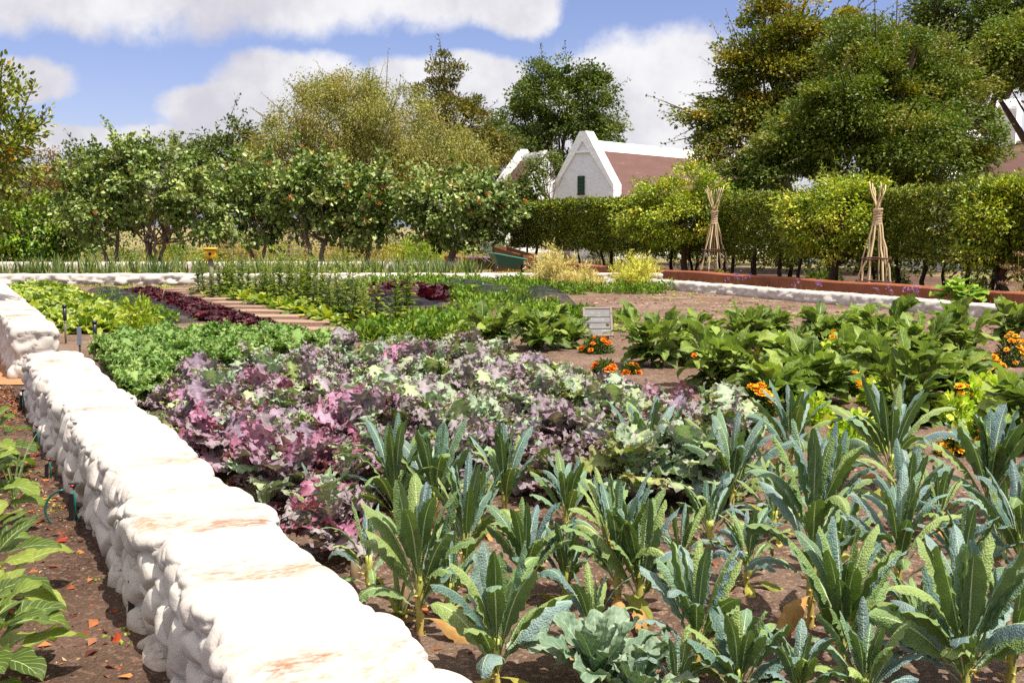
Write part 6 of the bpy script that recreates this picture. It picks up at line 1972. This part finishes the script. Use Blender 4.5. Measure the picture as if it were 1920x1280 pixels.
# ---- basil
BAS = [lin(176, 204, 80, 0.66), lin(156, 188, 66, 0.62), lin(198, 218, 108, 0.7)]
BM = [herb(300, 0.2, 0.3, 0.075, BAS, 0.62, 'round', 0.3) for _ in range(3)]
for i, (x, y, s, lab) in enumerate(((1462, 668, 1.0, "lime basil bush behind the wide aubergine and the red orange marigold"), (1545, 690, 1.0, "lime basil plant between the narrow aubergine and its marigolds"), (1590, 735, .8, "small lime basil by the marigold under the twin aubergines"),
        (1735, 670, 1.0, "lime basil between the two aubergines before the white wall"), (1842, 770, 1.05, "pale basil plant on the bare soil beside the marigold clump"), (1852, 828, .9, "lone basil seedling on the bare soil before the broad lacinato"), (1600, 850, 1.0, "lime basil peeping between two lacinato kales and the great aubergine"),
        (1500, 725, .9, "lime basil beneath the wide aubergine's leaf"), (1660, 690, .8, "small basil at the foot of the aubergine under the wigwam"), (1520, 800, .9, "lime basil between the marigold cluster and the great aubergine"), (1650, 760, .9, "lime basil squeezed between two large aubergines in mid row"), (1385, 690, .9, "lime basil at the foot of the wide aubergine"), (1880, 800, 1.1, "pale basil before the large leaved aubergine at the edge"), (1790, 800, .9, "lime basil against the great aubergine's side"))):
    b = P(x, y); tag(link("basil", BM[i % 3], None, (b[0], b[1], 0), rng.random() * 6, s), lab, "basil", "basil plants between the aubergines")

# ---- marigolds
def marigold(label, bx, by, ty, wpx, nf, cols, fsize=0.046):
    b = P(bx, by); k = b[1] / FPX; h = max(0.12, D(bx, ty, b[1])[2]); r = wpx * k / 2
    t = thing("marigold", label, "marigold", (b[0], b[1], 0), 0, "orange marigolds among the aubergines")
    mb = MB(); n = int(1100 * max(0.5, r / 0.2))
    d = rng.normal(size=(n, 3)); d[:, 2] = np.abs(d[:, 2]); d /= np.linalg.norm(d, axis=1, keepdims=True)
    p = d * (rng.random((n, 1)) ** 0.4) * np.array([r, r, h * 0.92])
    cloud(mb, p, d + rng.normal(size=(n, 3)) * 0.6, 0.06 * (0.6 + 0.7 * rng.random(n)), pal([lin(90, 118, 54, 0.5), lin(64, 92, 42, 0.44), lin(104, 128, 60, 0.5)], n, 0.15), 0.3)
    link("foliage", mb.mesh("marigold_foliage", M_GREEN, False), t)
    fb = MB()
    for i in range(nf):
        d = rng.normal(size=3); d[2] = abs(d[2]) + 0.3; d[1] = -abs(d[1]) if rng.random() < 0.65 else d[1]
        d /= np.linalg.norm(d)
        c = d * np.array([r, r, h]) * (0.92 + 0.14 * rng.random())
        R = fsize * (0.75 + 0.5 * rng.random())
        nrm = d + np.array([0, 0, 0.8]); nrm /= np.linalg.norm(nrm)
        s1 = np.cross(nrm, [0.3, 0.9, 0.1]); s1 /= np.linalg.norm(s1); s2 = np.cross(nrm, s1)
        m = 26                                     # petals in whorls
        for w_, (tilt, rr) in enumerate(((0.15, 1.0), (0.55, 0.8), (1.05, 0.55))):
            kk = (12, 9, 6)[w_]
            an = np.arange(kk) / kk * 2 * PI + rng.random()
            dr = np.cos(an)[:, None] * s1 + np.sin(an)[:, None] * s2
            dr = dr * math.cos(tilt) + nrm * math.sin(tilt)
            cloud(fb, np.repeat(c[None], kk, 0) + nrm * 0.004 * w_ + rng.normal(size=(kk, 3)) * 0.001, dr, R * rr * (0.9 + 0.2 * rng.random(kk)), pal(cols, kk, 0.1), 0.75, 0.1, 'round', nrm, 0.15)
        tube(fb, [c * [0.7, 0.7, 0.8], c], [0.003, 0.003], 4, lin(90, 110, 50, 0.5), False)
    link("blossoms", fb.mesh("marigold_flowers", M_PETAL), t)
OR = [lin(255, 184, 34, 0.95), lin(255, 168, 26, 0.95), lin(255, 198, 60, 0.95)]
RO = [lin(250, 136, 30, 0.9), lin(244, 118, 28, 0.88), lin(252, 150, 40, 0.9)]
marigold("red orange marigold in front of the slate sign's foot", 1118, 665, 628, 60, 9, RO)
marigold("small orange marigold half hidden in sage kale below the slate sign", 1132, 712, 672, 50, 6, RO)
marigold("red orange marigold at the edge of the large dark aubergine", 1182, 705, 680, 34, 5, RO)
marigold("dense golden orange marigold cluster between the purple kale and the lacinato", 1418, 790, 722, 72, 24, OR)
marigold("red orange marigold behind the wide aubergine", 1440, 672, 645, 50, 10, RO)
marigold("open orange marigold under the narrow aubergine", 1585, 700, 628, 70, 14, OR)
marigold("orange marigold tucked before the great aubergine's leaf", 1606, 745, 692, 44, 9, OR)
marigold("tall golden marigold by the picture edge behind the bare soil", 1895, 690, 626, 60, 18, OR)
marigold("golden marigold clump beside the bare soil strip and pale basil", 1852, 722, 664, 64, 20, OR)
marigold("golden marigold behind the broad smooth lacinato", 1852, 835, 780, 50, 12, OR)
marigold("orange marigold at the side of the hooked lacinato kale", 1785, 860, 810, 50, 7, OR)
marigold("marigold with few orange flowers at the wide aubergine's dark side", 1290, 690, 660, 40, 4, RO)

marigold("loose orange marigold between the great aubergine and bare soil strip", 1800, 770, 715, 44, 7, OR)
marigold("scattered orange marigold just behind the great aubergine", 1690, 690, 640, 50, 8, OR)
marigold("small orange marigold between the narrow and slim aubergines", 1570, 668, 612, 40, 6, OR)
# ---- golden fennel plumes, squash, dried umbels, irises, verbena
def plume(label, bx, by, ty, wpx, cols, lean):
    b = P(bx, by); k = b[1] / FPX; H = D(bx, ty, b[1])[2]; r = wpx * k / 2
    mb = MB()
    for i in range(80):
        a = rng.random() * 6.28; s = 1.25 * rng.random() ** 0.6
        e = np.array([math.cos(a) * r * s + lean * H, math.sin(a) * r * s, H * (0.4 + 0.68 * rng.random() ** 1.3) * (1.08 - 0.4 * s)])
        ss = np.linspace(0, 1, 6)[:, None]
        p0 = np.array([math.cos(a) * r * s * 0.3, math.sin(a) * r * s * 0.3, -0.02])
        mid = np.array([(p0[0] + e[0]) * 0.4, (p0[1] + e[1]) * 0.4, e[2] * 0.65])
        pts = p0 * (1 - ss) ** 2 + mid * 2 * ss * (1 - ss) + e * ss ** 2
        tube(mb, pts, np.linspace(0.007, 0.002, 6), 4, lin(190, 165, 90, 0.6), False)
        m = 90
        f = 0.25 + 0.75 * rng.random(m)
        q = np.array([np.interp(f, ss[:, 0], pts[:, j]) for j in range(3)]).T
        dr = rng.normal(size=(m, 3)) + [lean * 1.5, 0, 0.9]
        cloud(mb, q + rng.normal(size=(m, 3)) * 0.035, dr, 0.14 * (0.5 + 0.8 * rng.random(m)), pal(cols, m, 0.14), 0.09, 0.1)
    tag(link("fennel_plant", mb.mesh("fennel", M_DRY, False), None, (b[0], b[1], 0)), label, "fennel")
GOLD = [lin(230, 212, 136, 0.85), lin(218, 202, 112, 0.85), lin(236, 212, 156, 0.85), lin(196, 198, 100, 0.8)]
GOLG = [lin(220, 216, 92, 1.0), lin(196, 206, 78, 0.95), lin(232, 212, 112, 1.0), lin(172, 188, 70, 0.9)]
plume("golden yellow feathery fennel plume hiding the compost bin's corner", 1042, 545, 456, 100, GOLD, -0.05)
plume("low straw coloured part of the feathery plumes spilling over the white wall", 1092, 547, 500, 60, GOLD, 0.12)
plume("yellow green feathery plume leaning over the white wall near the thin wigwam", 1180, 546, 472, 85, GOLG, 0.18)

def squash(label, bx, by, ty, wpx):
    b = P(bx, by); k = b[1] / FPX; H = D(bx, ty, b[1])[2]; r = wpx * k / 2
    mb = MB()
    for i in range(30):
        a = rng.random() * 6.28; s = rng.random() ** 0.6
        o = np.array([math.cos(a) * r * s * 0.9, math.sin(a) * r * s * 0.9, H * (0.95 - 0.55 * s) * (0.8 + 0.2 * rng.random())])
        tube(mb, [(0, 0, 0), o * [0.6, 0.6, 0.7], o], [0.012, 0.01, 0.008], 5, lin(150, 170, 90, 0.55), False)
        L = 0.30 * (0.8 + 0.4 * rng.random())
        V, q, uv = blade(L, L * 1.15, lambda t: np.clip(np.sin(PI * np.clip(t * 0.96 + 0.03, 0, 1)), 0, 1) ** 0.5, 10, 8, math.radians(20 + rng.normal() * 20), math.radians(50), 1.3, cup=0.3, ruf=0.06, rufn=3, teeth=0.06)
        V[:, 0] -= L * 0.3
        V = rotz(V, a) + o
        V[:, 2] = np.maximum(V[:, 2], 0.02)
        c = np.tile([lin(120, 164, 60, 0.54), lin(100, 146, 52, 0.5), lin(140, 178, 76, 0.56)][rng.integers(3)], (len(V), 1)) * (0.85 + 0.3 * rng.random())
        mb.add(V, q, None, uv, c)
    tag(link("squash_plant", mb.mesh("squash", M_AUB), None, (b[0], b[1], 0)), label, "squash plant")
squash("squash plant with big bright rounded leaves between the terracotta and white walls", 1800, 579, 526, 105)
b = P(1908, 580)
t = thing("dried_umbel", "dried brown umbel seed heads on tall stems at the picture edge by the terracotta wall", "flower", (b[0], b[1], 0))
mb, hb3 = MB(), MB()
k = b[1] / FPX
for (px, py) in ((1893, 500), (1912, 476), (1903, 512), (1925, 508), (1916, 545), (1890, 530), (1935, 490)):
    e = D(px, py, b[1]) - b
    tube(mb, [(0, 0, 0), (e[0] * 0.3, 0.0, e[2] * 0.55), (e[0], rng.normal() * 0.1, e[2])], [0.008, 0.006, 0.004], 5, lin(150, 150, 90, 0.55), False)
    m = 60
    q = np.array([e[0], 0, e[2]]) + rng.normal(size=(m, 3)) * [0.075, 0.075, 0.02]
    for x in q[::6]: tube(hb3, [(e[0], 0, e[2] - 0.06), x], [0.002, 0.002], 3, lin(160, 140, 100, 0.55), False)
    cloud(hb3, q, rng.normal(size=(m, 3)) + [0, 0, 0.6], 0.03 + 0.02 * rng.random(m), pal([lin(188, 150, 116, 0.6), lin(204, 170, 132, 0.62), lin(160, 126, 96, 0.55)], m, 0.12), 0.7)
link("stem", mb.mesh("umbel_stem", M_STEM), t); link("seed_head", hb3.mesh("umbel_head", M_DRY, False), t)

def iris():
    mb = MB()
    for i in range(16):
        L = 0.30 + 0.28 * rng.random()
        V, q, uv = blade(L, 0.032, lambda t: np.clip(1 - t ** 3, 0.02, 1), 5, 2, math.radians(88 - 28 * rng.random()), math.radians(15 + 30 * rng.random()), 1.8, cup=0.3)
        V = rotz(V, rng.random() * 6.28) + rng.normal(size=3) * [0.09, 0.09, 0]
        c = [lin(112, 140, 84, 0.42), lin(98, 128, 86, 0.4), lin(146, 160, 90, 0.46), lin(126, 150, 122, 0.45)][rng.integers(4)]
        mb.add(V, q, None, uv, np.tile(c, (len(V), 1)) * (0.85 + 0.3 * rng.random()))
    return mb.mesh("iris_clump", M_GREEN)
IR = [iris() for _ in range(5)]
fa, fb_ = P(-70, 527)[:2], P(1060, 528)[:2]
for i in range(150):
    f = (i + rng.random()) / 150
    q = fa * (1 - f) + fb_ * f + np.array([0, 0.9 + 5.5 * rng.random() ** 1.4])
    if 905 < 960 + FPX * q[0] / q[1] < 1005 and q[1] < 40: continue
    tag(link("iris_clump", IR[rng.integers(5)], None, (q[0], q[1], 0), rng.random() * 6, 1.15 + 0.5 * rng.random()), "strappy sword leaved iris clump in the strip between the two far white walls", "iris", "iris clumps between the far walls")
def verbena(label, bx, by, ty, wpx, n):
    b = P(bx, by); k = b[1] / FPX; H = D(bx, ty, b[1])[2]; r = wpx * k / 2
    t = thing("verbena", label, "flower", (b[0], b[1], 0), 0, "purple verbena stems")
    mb, fb = MB(), MB()
    for i in range(n):
        e = np.array([rng.normal() * r * 0.6, rng.normal() * r * 0.4, H * (0.75 + 0.3 * rng.random())])
        tube(mb, [(e[0] * 0.3, e[1] * 0.3, 0), e * [0.8, 0.8, 0.6], e], [0.004, 0.003, 0.003], 4, lin(110, 120, 70, 0.5), False)
        m = 14; cloud(fb, e + rng.normal(size=(m, 3)) * 0.03, rng.normal(size=(m, 3)), 0.03 + 0.015 * rng.random(m), pal([lin(186, 140, 200, 0.7), lin(170, 116, 188, 0.65)], m, 0.1), 0.8)
    link("stem", mb.mesh("verbena_stem", M_STEM), t); link("blossoms", fb.mesh("verbena_flower", M_PETAL, False), t)
verbena("purple verbena before the terracotta wall beside the wheelbarrow", 900, 508, 480, 80, 18)
verbena("thin purple verbena stems behind the white wall near the thin wigwam", 1390, 545, 515, 60, 6)
verbena("scattered purple verbena stems to one side of the thick wigwam", 1700, 575, 540, 90, 9)
verbena("few purple verbena stems by the crooked trunk citrus", 1520, 560, 530, 60, 5)
bush("border_shrub", "small yellow green plant at the foot of the thin wigwam", 1350, 534, 506, 34, YG, 0.07, 260, width=0.5)

# ---- plants of the mulched bed at the lower corner
def leafy(label, bx, by, r, h, n, L0, Wf, cols, name="aubergine_plant", cat="aubergine", depth=None):
    b = P(bx, by)
    t = thing(name, label, cat, (b[0], b[1], 0))
    mb, sb = MB(), MB()
    a = rng.random() * 6
    tube(sb, [(0, 0, -0.03), (0.01, 0, h * 0.5), (0, 0, h)], [0.014, 0.012, 0.007], 7, lin(130, 140, 80, 0.5))
    for i in range(n):
        f = i / max(1, n - 1); a += 2.4 + rng.normal() * 0.3
        o = np.array([0, 0, h * (0.15 + 0.85 * (1 - f) ** 0.8)])
        L = L0 * (0.55 + 0.6 * f) * (0.85 + 0.3 * rng.random())
        V, q, uv = blade(L, L * Wf, ovate, 16, 8, math.radians(62 - 48 * f + rng.normal() * 10), math.radians(40 + 30 * rng.random()), 1.4, cup=0.25, ruf=0.05, rufn=2.4, teeth=0.04, twist=rng.normal() * 0.3,
                         lobes=lambda t: 0.86 + 0.14 * np.abs(np.sin(PI * 3.2 * t)))
        pet = 0.10 + r * 0.4 * f
        dr = np.array([math.cos(a), math.sin(a), 0.35])
        tube(sb, [o, o + dr * pet], [0.006, 0.005], 5, lin(150, 160, 96, 0.55), False)
        V = rotz(V, a) + o + dr * pet
        V[:, 2] = np.maximum(V[:, 2], 0.02)
        mb.add(V, q, None, uv, np.tile(cols[rng.integers(len(cols))], (len(V), 1)) * (0.82 + 0.36 * rng.random()))
    link("leaves", mb.mesh("corner_leaves", M_AUB), t); link("stem", sb.mesh("corner_stem", M_STEM), t)
LG = [lin(126, 154, 74, 0.38), lin(108, 138, 62, 0.34), lin(146, 168, 90, 0.4), lin(92, 122, 56, 0.3)]
leafy("large leaved light green plant in the lower corner of the mulched bed", -70, 1330, 0.18, 0.34, 34, 0.27, 0.5, LG)
leafy("light green plant with a long leaf reaching over the mulch, above the corner plant", -62, 1160, 0.2, 0.36, 30, 0.27, 0.46, LG)
leafy("lobed leaved plant beside the leek in the mulched bed", -55, 1010, 0.2, 0.42, 32, 0.22, 0.7, LG)
leafy("farther lobed leaved plant in the mulched bed behind the leek", -40, 905, 0.2, 0.36, 26, 0.24, 0.7, LG)
def leek(label, bx, by, ty, n, name="leek"):
    b = P(bx, by); H = D(bx, ty, b[1])[2]
    mb = MB()
    tube(mb, [(0, 0, -0.02), (0, 0, H * 0.18)], [0.012, 0.011], 8, lin(180, 196, 140, 0.6))
    for i in range(n):
        L = H * (0.75 + 0.3 * rng.random())
        V, q, uv = blade(L, 0.03, lambda t: np.clip(1 - 0.92 * t ** 1.6, 0.03, 1), 10, 4, math.radians(88 - 14 * rng.random() * (1 + i / n)), math.radians(8 + 22 * rng.random()), 2.0, cup=0.6)
        V = rotz(V, rng.random() * 6.28); V[:, 2] += H * 0.06
        mb.add(V, q, None, uv, np.tile([lin(140, 168, 140, 0.58), lin(160, 180, 112, 0.58), lin(124, 156, 128, 0.55)][i % 3], (len(V), 1)) * (0.9 + 0.2 * rng.random()))
    tag(link(name, mb.mesh(name, M_LETT), None, (b[0], b[1], 0)), label, "leek")
leek("blue green leek with upright hollow leaves in the mulched bed", 28, 960, 800, 7)
leek("leek with tall yellowing blades standing against the inner wall edge", 748, 1178, 1020, 6)
leek("short pale leek sprout near the corner plant on the mulch", 48, 1140, 1085, 4)

# ---- litter, crumbs and weeds
def litter(name, pts, size, cols, mat=M_DRY, width=0.5, zlift=0.012, kind='stuff', flat=0.25):
    n = len(pts)
    mb = MB()
    p = np.c_[pts, zlift + 0.02 * rng.random(n)]
    d = rng.normal(size=(n, 3)) * [1, 1, flat]
    cloud(mb, p, d, size * (0.5 + 0.9 * rng.random(n)), pal(cols, n, 0.18), width, 0.35, 'fold', np.array([0, 0, 1.0]), 0.15)
    tag(link(name, mb.mesh(name, mat, False)), kind=kind)
def rnd_in(poly_px, n):
    poly = [tuple(P(x, y)[:2]) for x, y in poly_px]
    X = [p[0] for p in poly]; Y = [p[1] for p in poly]
    out = []
    while len(out) < n:
        x, y = rng.uniform(min(X), max(X)), rng.uniform(min(Y), max(Y))
        if inpoly(x, y, poly): out.append((x, y))
    return np.array(out)
RUST = [lin(196, 100, 60, 0.65), lin(172, 92, 62, 0.6), lin(216, 140, 84, 0.65), lin(120, 64, 50, 0.55), lin(204, 80, 50, 0.6), lin(150, 110, 84, 0.55)]
STRAW = [lin(196, 160, 120, 0.6), lin(170, 130, 100, 0.6), lin(210, 180, 140, 0.62), lin(120, 88, 70, 0.5)]
LEFTP = ((-80, 1400), (330, 1400), (250, 1150), (110, 890), (30, 725), (-80, 725))
KALEP = ((880, 1400), (2000, 1400), (2000, 800), (1700, 860), (1300, 950), (700, 960), (560, 1000))
def lowwall(pts): return pts[(pts[:, 0] * WN[0] + pts[:, 1] * WN[1]) < wl - 0.06]
near_wall = lowwall(rnd_in(LEFTP, 1500))
dw = wl - (near_wall[:, 0] * WN[0] + near_wall[:, 1] * WN[1])
near_wall = near_wall[rng.random(len(near_wall)) < np.exp(-dw / 0.35) + 0.10]
litter("fallen_leaves", near_wall, 0.055, RUST, width=0.6)
litter("mulch_chips", lowwall(rnd_in(LEFTP, 7000)), 0.022, STRAW + [lin(84, 58, 48, 0.5)], width=0.4)
litter("soil_chips", rnd_in(KALEP, 9000), 0.018, STRAW + [lin(100, 72, 60, 0.5), lin(180, 140, 120, 0.6)], width=0.5)
litter("fallen_leaves", rnd_in(KALEP, 200), 0.07, [lin(206, 150, 96, 0.65), lin(196, 160, 110, 0.62), lin(186, 110, 70, 0.6), lin(200, 180, 100, 0.6)], width=0.55, zlift=0.02)
litter("soil_chips", rnd_in(((1030, 640), (1900, 720), (1900, 600), (1240, 545), (1080, 555)), 6000), 0.035, STRAW + [lin(110, 80, 66, 0.5)], width=0.5)
litter("soil_chips", rnd_in(((60, 545), (600, 640), (560, 560), (350, 540)), 4000), 0.035, STRAW + [lin(110, 80, 66, 0.5)], width=0.5)
WEED = [lin(150, 172, 66, 0.56), lin(130, 158, 58, 0.54), lin(176, 188, 90, 0.58)]
def weedpts(poly, nclump, per, r):
    c = rnd_in(poly, nclump)
    return (np.repeat(c, per, 0) + rng.normal(size=(nclump * per, 2)) * r)
litter("weeds", lowwall(weedpts(LEFTP, 26, 14, 0.035)), 0.026, WEED, M_GREEN, 0.8, 0.015, flat=0.6)
litter("weeds", np.concatenate([weedpts(((300, 552), (420, 600), (520, 640), (430, 640), (330, 590), (240, 550)), 120, 16, 0.10), weedpts(((60, 540), (370, 545), (330, 533), (60, 533)), 60, 16, 0.12),
    weedpts(((1200, 560), (1560, 600), (1700, 590), (1250, 543)), 26, 14, 0.10), weedpts(((860, 600), (1100, 590), (1250, 640), (1100, 620)), 60, 16, 0.10), weedpts(((640, 560), (1100, 548), (1220, 543), (640, 540)), 160, 18, 0.14)]), 0.055, WEED, M_GREEN, 0.7, 0.02, flat=0.8)
ICO = np.array([(0, 1, 1.618), (0, -1, 1.618), (0, 1, -1.618), (0, -1, -1.618), (1, 1.618, 0), (-1, 1.618, 0), (1, -1.618, 0), (-1, -1.618, 0), (1.618, 0, 1), (-1.618, 0, 1), (1.618, 0, -1), (-1.618, 0, -1)]) / 1.9
ICF = np.array([(0, 1, 8), (0, 8, 4), (0, 4, 5), (0, 5, 9), (0, 9, 1), (1, 6, 8), (8, 6, 10), (8, 10, 4), (4, 10, 2), (4, 2, 5), (5, 2, 11), (5, 11, 9), (9, 11, 7), (9, 7, 1), (1, 7, 6), (3, 6, 7), (3, 10, 6), (3, 2, 10), (3, 11, 2), (3, 7, 11)])
def clods(name, pts, size, cols, mat):
    n = len(pts)
    sc = size * (0.35 + 1.2 * rng.random((n, 1, 1)) ** 3)
    V = ICO[None] * (0.65 + 0.6 * rng.random((n, 12, 1))) * np.array([1, 1, 0.7]) * sc + np.c_[pts, np.full(n, 0.018)][:, None, :]
    mb = MB(); mb.add(V.reshape(-1, 3), None, (ICF[None] + np.arange(n)[:, None, None] * 12).reshape(-1, 3), None, np.repeat(pal(cols, n, 0.15), 12, 0))
    tag(link(name, mb.mesh(name, mat, False)), kind='stuff')
M_CLOD = vcolmat("soil_clod", 0.95, 0.35, 60, 0.5, 0.006, 0.1)
clods("soil_clods", rnd_in(KALEP, 5200), 0.020, [lin(104, 78, 64, 0.8), lin(140, 110, 92, 0.85), lin(84, 62, 52, 0.75), lin(160, 132, 114, 0.9)], M_CLOD)
clods("mulch_clods", lowwall(rnd_in(LEFTP, 3000)), 0.016, [lin(84, 60, 48, 0.8), lin(112, 84, 68, 0.8), lin(70, 50, 42, 0.7)], M_CLOD)
clods("soil_clods", rnd_in(((1030, 640), (1900, 720), (1900, 600), (1240, 545), (1080, 555)), 4500), 0.035, [lin(124, 96, 82, 0.85), lin(150, 120, 104, 0.9), lin(104, 78, 66, 0.8)], M_CLOD)
# grass of the far borders
gp = np.concatenate([rnd_in(((-60, 500), (1200, 505), (1200, 490), (-60, 488)), 5000), rnd_in(((900, 520), (1900, 585), (1900, 560), (1000, 500)), 2500)])
mb = MB()
n = len(gp)
cloud(mb, np.c_[gp, np.zeros(n)], rng.normal(size=(n, 3)) * [0.5, 0.5, 0.1] + [0, 0, 1], 0.16 * (0.5 + rng.random(n)), pal([lin(170, 165, 90, 0.58), lin(140, 150, 70, 0.54), lin(190, 170, 110, 0.6)], n, 0.15), 0.12, 0.2)
tag(link("grass", mb.mesh("grass", M_GREEN, False)), kind='stuff')
print("objects", len(bpy.data.objects), "meshes", len(bpy.data.meshes), "polys", sum(len(m.polygons) for m in bpy.data.meshes))
